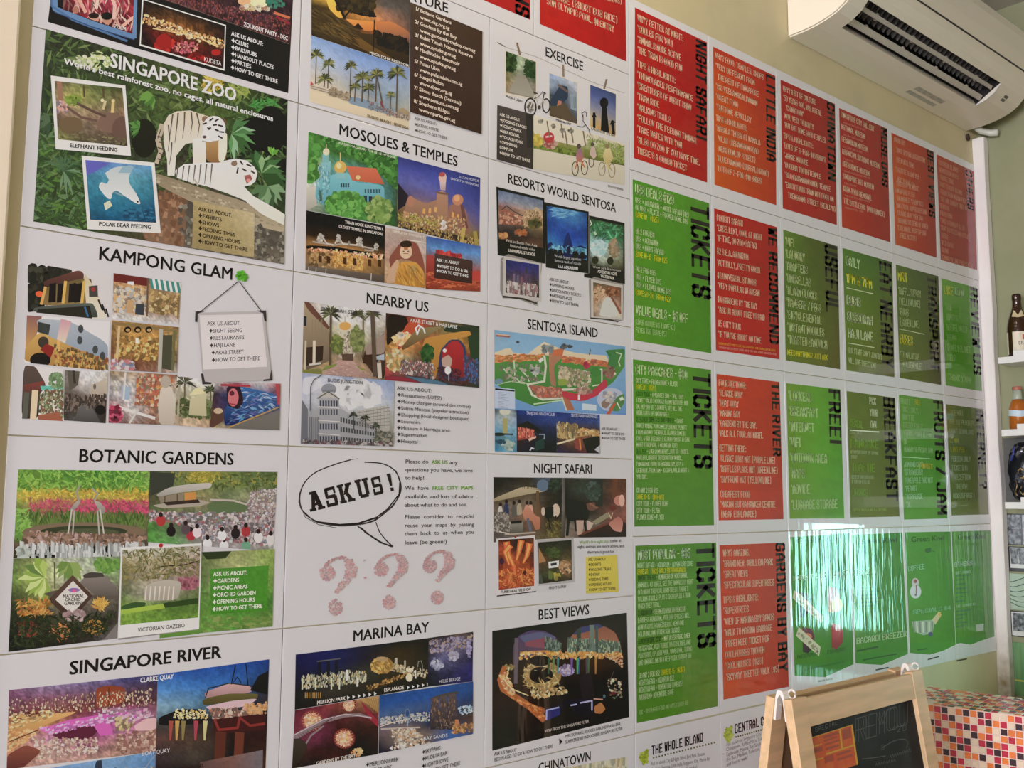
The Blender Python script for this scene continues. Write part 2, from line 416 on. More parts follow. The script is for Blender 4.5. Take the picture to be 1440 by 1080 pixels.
def textwidth(s, font):
    if isinstance(font, tuple): return sum(narrow(c, font[1])[1] for c in s) - .09
    g, cap = GLY[0.0]; return sum(g[c][2] for c in s) / cap
def put(s, A, ux, uz, sx, h, c, font):
    """set a string from wall point A along unit (ux, uz); sx = metres per unit width, h = cap height in metres"""
    up(); p = S_.part; col = ink(c); y = -(S_.y0 + S_.depth); t = 0
    # right-hand lettering up-vector stays vertical on the wall except for turned text
    vx, vz = S_.upv if S_.upv else (0, 1)
    for ch in s:
        if isinstance(font, tuple):
            qs, adv = narrow(ch, font[1])
            for q in qs:
                lay([(A[0] + ux * (t + a) * sx + vx * b * h, A[1] + uz * (t + a) * sx + vz * b * h) for a, b in q], [col] * 4)
        else:
            g, cap = GLY[0.0]; vs, fs, adv = g[ch]; adv /= cap
            for kk, (ox, oy) in enumerate(BOLD[font]):
                b = len(p['v'])
                for a, q in vs:
                    e, r = t + (a + ox) / cap, (q + oy) / cap * h
                    p['v'].append((A[0] + ux * e * sx + vx * r, y - kk * 1e-6, A[1] + uz * e * sx + vz * r)); p['c'].append(col)
                for f in fs: p['f'].append(tuple(b + i for i in f))
        t += adv
S_.upv = None
def T(s, a, b, h, c='1d1614', font=.011):
    """one line from baseline start a to baseline end b (view pixels), cap height h (view pixels)"""
    A, Bq = vw(a), vw(b); d = math.hypot(Bq[0] - A[0], Bq[1] - A[1])
    H = abs(vw((a[0], a[1] - h))[1] - A[1])
    put(s, A, (Bq[0] - A[0]) / d, (Bq[1] - A[1]) / d, d / textwidth(s, font), H, c, font)
def TB(lines, a, b, ref, z, h, c='1d1614', font=.011):
    """a block of lines: a = baseline start of the first, z = baseline start of the last, b = baseline end of line number ref"""
    n = len(lines); cs = c if isinstance(c, list) else [c] * n
    A, Z, Bq = vw(a), vw(z), vw(b)
    r0 = [A[i] + (Z[i] - A[i]) * ref / max(n - 1, 1) for i in (0, 1)]
    d = math.hypot(Bq[0] - r0[0], Bq[1] - r0[1]); ux, uz = (Bq[0] - r0[0]) / d, (Bq[1] - r0[1]) / d
    sx = d / textwidth(lines[ref], font)
    H = abs(vw((a[0], a[1] - h))[1] - A[1])
    for i, s in enumerate(lines):
        if not s: continue
        f = i / max(n - 1, 1)
        segs = s if isinstance(s, list) else [(s, cs[i])]
        x = [A[k] + (Z[k] - A[k]) * f for k in (0, 1)]
        for tx, cc in segs:
            put(tx, x, ux, uz, sx, H, cc, font); wd = (textwidth(tx, font) + (.09 if isinstance(font, tuple) else 0)) * sx
            x = [x[0] + ux * wd, x[1] + uz * wd]
def TV(s, a, b, h, c='1d1614', font=('n', .2)):
    """turned lettering that reads downwards: a = start (top, on the baseline side), b = end; h = letter height to the right (view pixels)"""
    A, Bq = vw(a), vw(b); d = math.hypot(Bq[0] - A[0], Bq[1] - A[1]); R = vw((a[0] + h, a[1]))
    S_.upv = (1, 0)
    put(s, A, (Bq[0] - A[0]) / d, (Bq[1] - A[1]) / d, d / textwidth(s, font), abs(R[0] - A[0]), c, font)
    S_.upv = None

# ------------------------------------------------------------------ sheets
CX = [-0.011, 0.418, 0.844, 1.263, 1.559, 1.855, 2.152, 2.447, 2.747, 3.043]
LZ = [2.463, 2.167, 1.872, 1.577, 1.281, 0.989, 0.694]
PZ = [2.653, 2.238, 1.823, 1.408, 0.991]
def poster(kind, label, x0, x1, z0, z1, loose=False, group=None, d=0.0, name=None):
    flush()
    S_.ink = INK_LOOSE if loose else INK
    r = empty(name or 'poster', ((x0 + x1) / 2, 0, z0))
    tag(r, label, kind, group)
    g = .0009
    T0 = .0035 + d
    me = box_mesh('sheet', x0 + g, x1 - g, -T0, -.0002, z0 + g, z1 - g, .0004)
    link('sheet', me, PAPER_LOOSE if loose else PAPER, r)
    S_.root = r; S_.y0 = T0 + .00015; S_.depth = 0; S_.clip = None
    return r
def land(label, c, r, **k): return poster('poster', label, CX[c], CX[c + 1], LZ[r + 1], LZ[r], **k)
def port(label, c, r, **k): return poster('poster', label, CX[c], CX[c + 1], PZ[r + 1] if r < 4 else .574, PZ[r], **k)
# ================================================================== room
WALLP = mat('cream_wall_paint', (.66, .57, .34, 1), .62, bump=(9.0, .25, .004), vary=(2.2, (.61, .53, .32, 1)))
ENDP = mat('green_wall_paint', (.30, .30, .17, 1), .6, bump=(9.0, .25, .004), vary=(2.5, (.27, .28, .15, 1)))
CREAM = mat('pale_cream_paint', (.95, .81, .62, 1), .55, bump=(7.0, .2, .003))
WHITE = mat('white_paint', (.80, .78, .74, 1), .5)
FLOORM = mat('grey_floor', (.46, .42, .38, 1), .4)
EX = 3.09
def struct(name, me, m):
    o = link(name, me, m); o['kind'] = 'structure'; return o
struct('wall_back', box_mesh('wall_back', -8.0, EX + .12, 0, .12, 0, 3.2), WALLP)
# end wall with a glazed front opening beyond the bar 
for i, b in enumerate(((-.49, 0, 0, 3.2), (-4.2, -.80, 0, 3.2), (-.80, -.49, 0, 0.96), (-.80, -.49, 1.42, 3.2))):
    struct('wall_right' if not i else 'wall_right.%03d' % i, box_mesh('wall_right', EX, EX + .12, b[0], b[1], b[2], b[3]), ENDP)
struct('wall_left', box_mesh('wall_left', -8.12, -8.0, -4.2, .12, 0, 3.2), CREAM)
struct('wall_front', box_mesh('wall_front', -8.0, EX, -4.32, -4.2, 0, 3.2), mat('dim_wall_paint', (.55, .5, .44, 1), .7))
struct('floor', box_mesh('floor', -8.12, EX + .12, -4.32, .12, -.1, 0), FLOORM)
struct('ceiling', box_mesh('ceiling', -8.12, EX + .12, -4.32, .12, 3.2, 3.3), mat('ceiling_paint', (.55, .52, .46, 1), .7))
# cream pilaster left of the sheets
struct('trim_1', box_mesh('trim_1', -.49, -.0285, -.012, .001, 0, 3.2, .004), CREAM)
# window frame in the opening
fr = bpy.data.meshes.new('window_1'); bm = bmesh.new()
def addbox(bm, x0, x1, y0, y1, z0, z1):
    r = bmesh.ops.create_cube(bm, size=1)
    for v in r['verts']: v.co = Vector((x0 + (v.co.x + .5) * (x1 - x0), y0 + (v.co.y + .5) * (y1 - y0), z0 + (v.co.z + .5) * (z1 - z0)))
for y in (-.80, -.52): addbox(bm, EX + .03, EX + .08, y, y + .03, 0.96, 1.42)
for z in (0.96, 1.39): addbox(bm, EX + .03, EX + .08, -.80, -.49, z, z + .03)
bm.to_mesh(fr); bm.free(); struct('window_1', fr, WHITE)
# ================================================================== posters, first column
LEAF = '1f2a18 2f4222 45602c 5f7c3a 39542a 7d9450 16190f'
STAR = '\u2726'
def about(*ls): return ['ASK US ABOUT:'] + [STAR + l for l in ls]

# ---- night life
land('black night-life poster with a blue-framed crowd photo, cut off at the top left', 0, 0)
view(0, 0, 3.274)
tl, tr = wv(.024, 2.452), wv(.404, 2.452)
part('panel'); Q([tl, tr, (1322, 432), (217, 105)], '1a1512')
part('photograph'); 
L([(240, -300), (250, 45), (420, 112), (612, 175), (622, -250)], 24, '5f86b2'); L([(232, -260), (233, 30), (330, 95), (580, 192)], 10, '4a719f'); L([(250, 60), (420, 128), (612, 186)], 4, '2f4a78')
G([(292, -330), (625, -230), (605, 160), (285, 48)], '802030 a03040 c04050 a02838/a02838 d04058 e05060 b83040/701c28 b02c40 a03048 902030/401018 801c30 401018 702028', n=.35, cell=3)
D([(292, -300), (625, -200), (605, 150), (285, 48)], 120, 26, 'd8a090 e0b8a0 c83048 e8607a 301018 501420 f0d0c0', 2.4, (40, 130), 'l')
L([(390, 60), (360, 0), (350, -30)], 16, 'd8a490'); L([(440, 40), (450, -20), (460, -60)], 14, 'e8c0b0'); L([(520, 90), (525, 30), (510, -10)], 16, 'e0b0a4'); L([(560, 125), (600, 90), (640, 70)], 14, 'dca898')
E(430, 90, 22, 24, 'c89078'); E(428, 76, 24, 14, '2a1a18'); E(490, 95, 22, 22, 'c08870'); E(488, 78, 26, 18, '1c1214'); E(345, 50, 16, 16, 'b07060')
S_.clip = None; T('ZOUK', (520, 132), (578, 146), 17, 'f0e8e4')
part('photograph')
Q([(650, -3), (1036, 119), (1029, 329), (638, 213)], 'dcd8d2')
G([(656, 4), (1031, 123), (1024, 321), (644, 207)], '1a0e0c 1c100c 20120c 1c0f0c/3a2010 7a4c20 6a4018 301a10/2a0e0a 6a1612 501a12 3a0f0c/180a08 3a0c0a 500f0e 2a0b0a', n=.35, cell=2.5)
D([(660, 70), (1025, 190), (1024, 230), (650, 110)], 170, 9, 'f0c060 e8a040 fff0c0 c07830 ffe0a0 804020', 1, sh='o')
L([(700, 135), (790, 150), (900, 170), (1000, 220)], 5, 'e8c080'); D((750, 205, 40, 36), 40, 16, 'a01414 c82018 d03020 701010'); E(750, 195, 36, 34, '9c1412'); E(990, 245, 22, 14, 'b01812'); D((850, 220, 60, 26), 50, 9, 'e06080 c04060 f0a080 501010'); D((900, 275, 60, 20), 18, 16, 'c01410 a01010 3a0a0a')
T('KUDETA', (934, 285), (1014, 306), 20, 'f4eee6')
part('photograph')
G([wv(.20, 2.452), tr, (1330, 206), (700, -14)], '20283c 28344a 303a50 1c1a24/3a2a30 2c2028 40303a 2a1e26/2c1c20 3c2426 3a2228 3a2024', n=.35, cell=3)
E(1165, -30, 60, 70, 'f4eedc'); E(1180, 20, 46, 26, 'e8e8a8'); E(1120, 10, 30, 18, 'd8a878'); D((1170, 40, 80, 14), 30, 12, 'f8f0c0 c8b870 903830'); D((1260, 20, 40, 26), 20, 12, '2c6858 348068')
D([(720, -40), (1330, 90), (1330, 200), (720, -8)], 240, 9, '6a3038 803c44 4a2830 904030 a86048 2a1820 58405a', .6, (70, 110))
L([(1258, 62), (1328, 86)], 12, 'c86a40'); L([(1268, 82), (1328, 112)], 12, '8a2430')
S_.clip = None; T('ZOUKOUT PARTY \u2013 DEC'.replace('\u2013', '-'), (1117, 124), (1320, 190), 20, 'e8e0d8', .022)
part('bullet_list', 'white capitals on black'); L([(722, -12), (1326, 206)], 2, '6a6058')
TB(about('CLUBS', 'BARS/PUBS', 'HANGOUT PLACES', 'PARTIES', 'HOW TO GET THERE'), (1060, 166), (1273, 388), 5, (1057, 321), 19, 'ece6de', .022)

# ---- zoo
land('zoo poster with two white tigers on a log and two tilted snapshots', 0, 1)
part('photograph', 'jungle picture with two white tigers')
G([(207, 137), (1320, 462), (1303, 1219), (150, 1022)], '2d3026 2c3422 3a4424 4b5228 35441f 1c1f1a/34412c 3c4a2c 465a2c 5a6a2c 3b5a28 1c2019/2c3a28 333f28 3a4826 2a3424 22281e 1a1d1a/33452e 2e3d28 3a4030 4a3c30 2c3826 2a3a24/2c3b24 3c5524 4d5a30 655a48 6a6450 3a4a2a/2c3a22 3a4a26 4c4432 5a5042 5d5646 3d4a2c', n=.2, cell=2.6)
D([(207, 137), (1320, 462), (1303, 900), (160, 900)], 620, 34, LEAF + ' 56703c 2a3a20', 1.6, sh='l')
D([(150, 560), (420, 620), (400, 1060), (150, 1020)], 260, 36, '1f2a18 33472a 50704a 6a8a5c 24321e 3c5c22 5c8c2c', 2.2, (-70, 60), 'l')
D((440, 285, 70, 40), 60, 12, 'd8e0a0 b8c870 f0f0c8 80a040'); D((370, 290, 40, 30), 30, 10, 'e0e8c0 a0b070')  # lamp glints on the crinkled film, put into the ink as pale specks
D((975, 385, 48, 40), 40, 24, 'd8b030 e8c848 a88820 708828', 1.5, sh='l'); D((1090, 420, 60, 40), 40, 26, 'a8b050 7a9038 5a7a2c', 1.5, sh='l')
D((1215, 490, 60, 30), 26, 26, '3c8a38 50a048 2c6c2c', 1.6, sh='l')
E(1180, 620, 110, 80, '191a17'); E(1240, 600, 80, 110, '171815'); E(660, 640, 60, 90, '22241c')
fan(1060, 620, 110, ['4a7a44', '5c9454', '8ab48a', '38602f'], 13, -60, 100); fan(1200, 800, 120, ['42703c', '5c8c4c', '2f5028', '86aa74'], 14, -150, 60, .16); fan(1250, 720, 50, ['5ea030', '78b83c'], 5, -120, -40, .2)
fan(1230, 860, 90, ['54784c', '7a9c70', '3c5c36'], 8, 10, 170, .2)
fan(290, 790, 110, ['4c6c4a', '6a8c66', '365434'], 13, -150, 120, .07); fan(230, 560, 70, ['50684a', '3a5236'], 7, 100, 250, .16); fan(640, 590, 60, ['3c6a30', '568a3c'], 7, 120, 260, .2); fan(700, 440, 70, ['4a7830', '68983c'], 9, 90, 200, .2)
P([(716, 880), (830, 900), (880, 930), (900, 1180), (640, 1110)], '6a4c36>8a6a50'); D([(720, 880), (830, 900), (830, 1130), (650, 1100)], 60, 22, '9a7050 7a5238 5a3a28 b08868', 1.6, (60, 120))
P([(860, 920), (1305, 1060), (1303, 1219), (840, 1140)], '4c4640>6a6052'); D([(820, 930), (1305, 1070), (1303, 1215), (820, 1140)], 160, 18, '8a8474 6a6456 3a362e a8a290 2c2a24', 1.3)
P([(708, 800), (760, 815), (860, 848), (960, 880), (1120, 930), (1305, 1015), (1305, 1075), (1160, 1040), (880, 935), (712, 850)], '8c7c62>b0a284'); D([(712, 815), (1300, 1020), (1300, 1060), (712, 845)], 90, 16, 'c8bc9c 7a6a50 94866a a89a7c', 2.4, (10, 30))
# standing tiger
L([(742, 580), (722, 650), (735, 700), (716, 752)], (26, 18), 'b8ab92'); L([(735, 600), (722, 640)], 4, '4a4034')
for k in range(5): L([(722 + k % 2 * 6, 630 + 26 * k), (748, 640 + 26 * k)], 6, '5a4e40')
P([(748, 575), (770, 535), (810, 516), (870, 512), (925, 530), (955, 540), (960, 640), (935, 690), (890, 660), (850, 665), (806, 720), (798, 812), (766, 812), (764, 740), (748, 660)], 'cfc4ae>e6dccb')
P([(925, 640), (1000, 640), (1036, 660), (1036, 735), (1010, 752), (960, 752), (930, 720)], 'b89058>8a6234')
P([(880, 640), (940, 640), (944, 740), (920, 848), (870, 850), (884, 760)], 'e8dfd0>d8ccb8')
P([(1000, 640), (1040, 610), (1040, 700), (1022, 752), (1000, 745)], 'e4d8c4')
E(1020, 568, 18, 20, '6a4a34'); E(938, 552, 14, 14, '8a6a50'); E(980, 595, 54, 58, 'efe8dd'); E(955, 632, 34, 26, 'f4efe6')
for a in ((790, 530, 775, 640), (815, 525, 800, 660), (845, 520, 835, 640), (875, 520, 872, 620), (900, 525, 905, 630), (770, 580, 768, 700), (785, 660, 775, 760)): L([(a[0], a[1]), (a[2] + 8, (a[1] + a[3]) / 2), (a[2], a[3])], (7, 2), '5c5042')
for a in ((960, 560, 975, 548), (985, 562, 1000, 552), (1000, 580, 1020, 585), (975, 580, 992, 578), (1005, 610, 1025, 612), (1000, 630, 1018, 640), (930, 575, 945, 570), (958, 600, 950, 590), (985, 600, 1000, 606)): L([(a[0], a[1]), (a[2], a[3])], 7, '2e2620')
E(936, 634, 9, 7, '6a4a44'); E(962, 593, 5, 4, '201c18'); L([(925, 652), (965, 660), (1000, 655)], 3, '9a8c78')
# lying tiger
P([(800, 790), (840, 760), (930, 752), (1000, 752), (1050, 738), (1085, 734), (1130, 742), (1166, 772), (1180, 800), (1170, 838), (1150, 855), (1118, 862), (1160, 905), (1250, 955), (1306, 990), (1303, 1040), (1200, 990), (1120, 925), (1040, 893), (950, 862), (870, 842), (808, 822)], 'efe8dd>e2d8c8')
for k in range(7): L([(815 + 26 * k, 770 - 2 * k), (806 + 26 * k, 830 + 4 * k)], (7, 2), '6a5a4e')
for a in ((1080, 745, 1075, 765), (1100, 745, 1112, 760), (1130, 760, 1150, 768), (1110, 780, 1128, 790), (1090, 775, 1085, 800), (1150, 790, 1165, 800)): L([(a[0], a[1]), (a[2], a[3])], 7, '3a3028')
P([(1118, 812), (1146, 806), (1156, 828), (1130, 850)], 'a05a50'); E(1138, 834, 10, 8, 'd89088'); E(1072, 756, 14, 12, '8a6e5a'); L([(890, 830), (905, 855)], 8, 'c0b4a0')
part('snapshot', 'tilted white-bordered snapshot of elephants at water')
polaroid([(229, 352), (572, 398), (598, 722), (252, 690)], [(247, 377), (558, 410), (582, 677), (263, 645)], '6a5a40 7a8048 506030 4a5028/9a8a58 a0a050 6a7040 807048/8a6a58 a08a68 8a7058 7a5c4a/5c5236 6a5c4a 78604e 604a3c/8a8c50 5c5238 5a5240 46382e', n=.2, cell=2.4)
L([(268, 385), (275, 470)], 22, '9a7058'); tree(330, 465, 40, 24, '7a9030 90a83c 5c7828', 40, 12); L([(380, 400), (384, 450)], 8, '5a4a30'); L([(470, 410), (472, 450)], 8, '5a4830')
E(505, 570, 60, 46, '7c6050'); E(560, 600, 50, 60, '6a5044'); E(320, 580, 55, 40, '705c40'); L([(300, 495), (370, 545), (440, 560)], 12, '6a5044'); L([(350, 480), (430, 520), (480, 540)], 12, '5c463c')
L([(480, 470), (470, 505)], 12, 'c8b88a'); L([(516, 478), (512, 520)], 14, 'd0b878'); E(466, 466, 8, 8, 'e0d0a0'); E(516, 468, 8, 8, 'd8c490'); D((275, 500, 30, 26), 14, 14, 'c06a5a d8a090 405a7a e0c0b0'); D([(265, 600), (580, 640), (580, 670), (265, 640)], 40, 12, '8a8a50 5a5238 403a2a 9a9a60', 3, (0, 10))
S_.clip = None; T('ELEPHANT FEEDING', (315, 681), (536, 703), 18, font=.022)
part('snapshot', 'tilted white-bordered snapshot of a diving polar bear')
polaroid([(371, 720), (706, 752), (735, 1077), (398, 1058)], [(388, 740), (692, 768), (714, 1028), (410, 1015)], '5a5cb0 5878b8 6a9cc8 5a90b8/3a7898 4898b0 58a4b8 3a8098/2a7890 30809a 3488a0 2c7088/1c6884 1c7090 206888 1a5878/184a68 145a80 1a4868 123c58', n=.12, cell=2.4)
P([(388, 740), (500, 755), (420, 800), (390, 810)], '6060b8'); P(smooth([(478, 800), (520, 775), (575, 768), (608, 772), (590, 812), (592, 850), (622, 895), (640, 938), (622, 940), (588, 918), (560, 900), (535, 882), (514, 890), (506, 918), (488, 914), (462, 885), (450, 862), (462, 842), (484, 850), (496, 832)], 3), 'b8c4c4>e4e2d4'); P([(560, 768), (612, 770), (596, 800), (540, 800)], '8cb0c0'); P([(472, 940), (500, 925), (512, 950), (480, 972)], 'c8ccb0'); E(628, 932, 5, 4, '2a2a30'); L([(560, 905), (525, 890)], 5, '8a9c9c'); D([(560, 960), (710, 960), (710, 1020), (560, 1010)], 30, 18, '0e3450 2a7ca0 1a4c6c', 2, (-20, 20))
S_.clip = None; T('POLAR BEAR FEEDING', (449, 1042), (691, 1057), 18, font=.022)
part('panel', 'sand coloured list box'); G([(885, 925), (1166, 985), (1163, 1188), (878, 1143)], 'a8986c b0a078 c0b490/a08e62 a49468 b0a27a/94845c 9a8a60 a89870', n=.06, clip=False)
part('bullet_list'); TB(about('EXHIBITS', 'SHOWS', 'FEEDING TIMES', 'OPENING HOURS', 'HOW TO GET THERE'), (906, 972), (1134, 1161), 5, (905, 1120), 17, '2a2218', .022)
part('title', 'white capitals'); T('SINGAPORE ZOO', (500, 310), (1082, 470), 62, 'f4f0ea', .022)
part('subtitle', 'white lettering'); T("World's best rainforest zoo, no cages, all natural enclosures", (290, 298), (1251, 562), 27, 'ece8e0', .022)

# ---- kampong glam
land('white Kampong Glam poster with shophouse photos and a hung note card', 0, 2)
view(0, 320, 3.4286)
part('title'); T('KAMPONG GLAM', (468, 154), (1119, 255), 62, font=.018)
part('photograph', 'yellow corner shophouse under dark trees')
P([(136, 205), (240, 181), (320, 195), (390, 200), (534, 240), (528, 456), (130, 412)], 'cfcaca'); S_.clip = [vw(q) for q in ((130, 170), (534, 236), (528, 456), (130, 412))]
D([(138, 190), (330, 200), (250, 340), (134, 400)], 200, 26, '1c1c18 282a22 38382c 121210 484a3a', 1.3, sh='o'); P([(134, 330), (220, 250), (210, 400), (134, 410)], '181614')
P([(205, 260), (380, 205), (400, 225), (400, 250), (210, 290)], '6a4038>4a302c'); P([(210, 290), (400, 245), (440, 250), (430, 370), (190, 380)], '6a5a30>8a7040'); P([(400, 215), (450, 290), (520, 440), (430, 440), (410, 360)], 'c8b890>d8d0c0')
for x in (235, 275, 330, 360): P([(x, 275), (x + 32, 268), (x + 30, 360), (x - 6, 364)], '201c18')
for x in (300, 390): L([(x + 12, 262), (x, 365)], 14, 'd0a848')
E(185, 322, 18, 14, 'e85a20'); L([(215, 290), (195, 370)], 14, 'd0a050'); P([(165, 385), (440, 362), (460, 400), (470, 440), (150, 408)], '5a6058>3c4038'); P([(180, 395), (430, 380), (440, 440), (170, 412)], '2a2a22'); L([(405, 385), (420, 430)], 9, '3a6a9a')
P([(424, 285), (466, 280), (468, 335), (426, 336)], '4a4440'); E(446, 300, 10, 10, 'a03028')
for k in range(3): L([(470 + k * 18, 350 + k * 22), (490 + k * 14, 400 + k * 16)], 8, '2c2a2a')
part('photograph', 'row of painted shop fronts')
P([(126, 425), (210, 428), (528, 456), (516, 694), (114, 652)], 'd8d4d4'); S_.clip = [vw(q) for q in ((126, 425), (528, 456), (516, 694), (114, 652))]
P([(126, 425), (200, 425), (160, 560), (118, 600)], '8a5a58>c89848'); P([(170, 440), (330, 450), (516, 560), (516, 640), (270, 560), (190, 520)], 'a8b0b8>8a98a8'); P([(116, 580), (190, 500), (260, 540), (400, 600), (516, 640), (516, 694), (114, 652)], 'c8a050>a87830')
P([(180, 455), (240, 470), (230, 520), (176, 505)], '3a403e'); E(205, 555, 26, 28, '403830'); E(190, 640, 50, 36, '1c1814'); P([(220, 560), (260, 580), (240, 630), (190, 590)], '8a2420'); L([(280, 530), (270, 670)], 16, 'd8a850'); L([(345, 580), (340, 680)], 14, 'd09a48')
D([(260, 560), (516, 640), (516, 690), (260, 670)], 80, 18, '4a2a20 902c24 d0a048 385848 2a2420 e0b860', .6, (70, 110)); P([(290, 440), (340, 455), (310, 560), (270, 540)], 'c890a0>e0c8b0')
for x, y in ((385, 490), (455, 590), (490, 620), (380, 545)): E(x, y, 13, 20, '44484a')
part('photograph', 'narrow street between low shops')
P([(110, 665), (170, 668), (300, 684), (304, 934), (98, 922)], 'd6d2d0'); S_.clip = [vw(q) for q in ((110, 665), (300, 684), (304, 934), (98, 922))]
P([(110, 665), (165, 668), (220, 760), (190, 800), (180, 924), (98, 922)], '5a4a42>3a302c'); P([(110, 760), (210, 740), (200, 790), (110, 800)], '8a3c34>5a3c34'); L([(165, 790), (155, 930)], 30, 'd8c4a0'); L([(125, 800), (115, 920)], 26, '5a5a50')
P([(190, 765), (300, 762), (300, 780), (195, 785)], '58b8a8'); D([(190, 785), (300, 780), (300, 920), (185, 920)], 110, 16, '5a7a40 3c5a30 803028 2a241e d8ccb0 6a3a30 90a868', .8, (60, 120)); tree(270, 740, 36, 40, '6a8a58 88a878 506a44', 40, 14); P([(180, 905), (280, 890), (300, 934), (180, 928)], 'a05a40')
part('photograph', 'grey street with hanging lamps')
G([(308, 688), (516, 700), (504, 944), (304, 930)], '6a6458 d0cccc dcdad8 c8c0b4/6a6054 b0a8a4 d8d4d0 b8aea0/4a4038 6a5c54 908478 a89c8c/302824 403834 4a403a 40352e/3a3634 5a5654 4a4644 2a2624', n=.14)
P([(320, 690), (380, 695), (372, 760), (330, 790)], '5a5448'); L([(350, 690), (356, 750)], 12, '38342c'); P([(430, 760), (512, 730), (508, 850), (430, 850)], 'c0b4a0>a09080'); D([(310, 810), (508, 810), (506, 880), (308, 890)], 90, 16, '2a2420 403630 6a5a50 8a7a6c 1c1816', .6, (80, 100)); P([(380, 860), (430, 850), (480, 940), (350, 934)], '6a6866>4a4644'); E(480, 880, 26, 24, '1c1816'); E(452, 768, 7, 14, '6a6460')
part('photograph', 'shop window with striped awning')
G([(543, 222), (867, 268), (856, 470), (536, 440)], '8a3430 8a4038 6a5a50 7aa094/b08a60 d0a468 9a7c58 a89068/c8b8a0 d8b078 a08058 a08050/a09080 b0987c 8a6a50 9a7a5c/d0ccc8 d8d4d0 cac4c0 d0ccca', n=.2)
P([(543, 222), (706, 246), (706, 285), (543, 262)], '6a2824'); P([(610, 262), (640, 262), (640, 280), (610, 276)], 'e0dcd8')
for k in range(6): P([(715 + k * 26, 246 + k * 4), (728 + k * 26, 248 + k * 4), (738 + k * 26, 298 + k * 4), (724 + k * 26, 296 + k * 4)], '3c8a80'); P([(728 + k * 26, 248 + k * 4), (741 + k * 26, 250 + k * 4), (751 + k * 26, 300 + k * 4), (738 + k * 26, 298 + k * 4)], 'dcd8d4')
D([(550, 290), (700, 300), (690, 420), (545, 410)], 110, 16, 'e8a040 f0d090 c8ccd0 8a5a38 5a4a40 e0c8a8 a0a8b0', 1.2, (60, 120)); D([(715, 310), (850, 330), (845, 420), (712, 410)], 80, 16, '6a5030 a07840 4a3820 c8a868 e0c890', 1.1); L([(708, 240), (704, 430)], 8, '6a5240'); L([(856, 330), (852, 440)], 7, '8a6a38'); P([(610, 350), (640, 352), (636, 415), (606, 412)], 'c09868'); P([(650, 370), (690, 370), (688, 425), (646, 420)], '3a4048')
part('photograph', 'golden cafe front')
G([(534, 448), (856, 482), (848, 704), (526, 686)], '8a6a38 a88040 9a7440 8a6a38/7a5a30 c89848 b88840 9a8858/6a4a2c c08a40 a87434 8a7048/8a5a40 7a4c2c 8a6038 5a4c38/c0b0a8 6a3c2c a07460 b8b0a4', n=.25)
L([(540, 462), (852, 500)], 16, '8a7040'); 
for x in (610, 658, 712): E(x, 494, 17, 15, '241c14', -20); E(x + 2, 496, 10, 8, 'b89860')
D([(560, 520), (760, 540), (750, 640), (550, 630)], 130, 15, 'e0b050 c88c38 6a4420 3a2818 f0d080 905828', 1, sh='o'); L([(570, 480), (555, 680)], 12, 'c8b080'); L([(772, 495), (764, 700)], 18, 'b0aca0'); L([(836, 500), (826, 690)], 12, '6a6a40'); P([(780, 520), (826, 520), (820, 690), (775, 680)], '4a4a38'); D([(530, 640), (640, 650), (640, 680), (528, 680)], 26, 16, 'd8c8c8 c04040 5080a0 e8e0d8'); P([(648, 535), (664, 535), (664, 560), (648, 560)], 'e8e0cc')
part('photograph', 'market street with a mannequin')
G([(524, 692), (850, 712), (836, 954), (518, 942)], '8a7048 c0a888 a0704a 8a6a50/b0aca4 a8a4a0 904838 a89884/a0989a b8b0b0 9a6040 c0b8a8/a03848 c0bcb8 8a6048 b8b0a0/6a2838 8a6a60 6a4a3c a89880', n=.25)
L([(545, 860), (740, 920)], 14, 'd4d0cc'); L([(660, 880), (620, 942)], 10, 'c8c4c0'); D([(660, 710), (850, 720), (760, 860), (650, 850)], 90, 20, '8a2c28 c84838 d8a040 406a58 e0d0b0 a05030', .8, (60, 120)); P([(582, 760), (620, 770), (620, 830), (580, 830)], '9ab0c4'); L([(600, 700), (590, 830)], 9, 'd0ccc8')
P([(770, 770), (820, 765), (845, 840), (836, 954), (762, 950), (756, 860)], 'cfc4b4>b8ac9c'); E(792, 745, 24, 30, 'b0a494'); D((550, 900, 26, 40), 30, 18, 'c83860 e06080 801c38 2a1a20')
part('photograph', 'palm-lined lane')
G([(848, 718), (1050, 740), (1000, 966), (836, 954)], 'd6d2d2 d8d6d4 dcd8d4/a8a890 b8b49c a8a88c/8a8a60 c0b890 7a8058/a08c68 b8a480 8a7c58/c0a484 c8ac90 b09070', n=.18)
palm(885, 750, 890, 60, '6a5a48', ['3a3a2c', '504e3c', '5a5c44'], 8); palm(1010, 790, 900, 46, '6a5a48', ['485038', '5c6448', '3a402c'], 7); D([(850, 830), (1020, 840), (1010, 920), (845, 910)], 70, 16, '5c6a3c 44522c 7c8858 38401f'); P([(910, 830), (985, 790), (990, 910), (905, 905)], 'c8c098>b8b088'); P([(930, 780), (960, 770), (985, 800), (905, 812)], 'd8cfa0'); L([(860, 760), (850, 950)], 10, 'a89a88')
part('photograph', 'blue mural wall with a painted face')
G([(1030, 745), (1346, 754), (1340, 978), (1005, 966)], 'b0a8a8 a05060 c8c4c4 a03c44/3a2c34 2a4070 2a5898 6a4050/4a3038 20306c 244c98 40446c/6a5040 202c60 806a50 70685f/b0a068 7a7468 706c66 6c6862', n=.2)
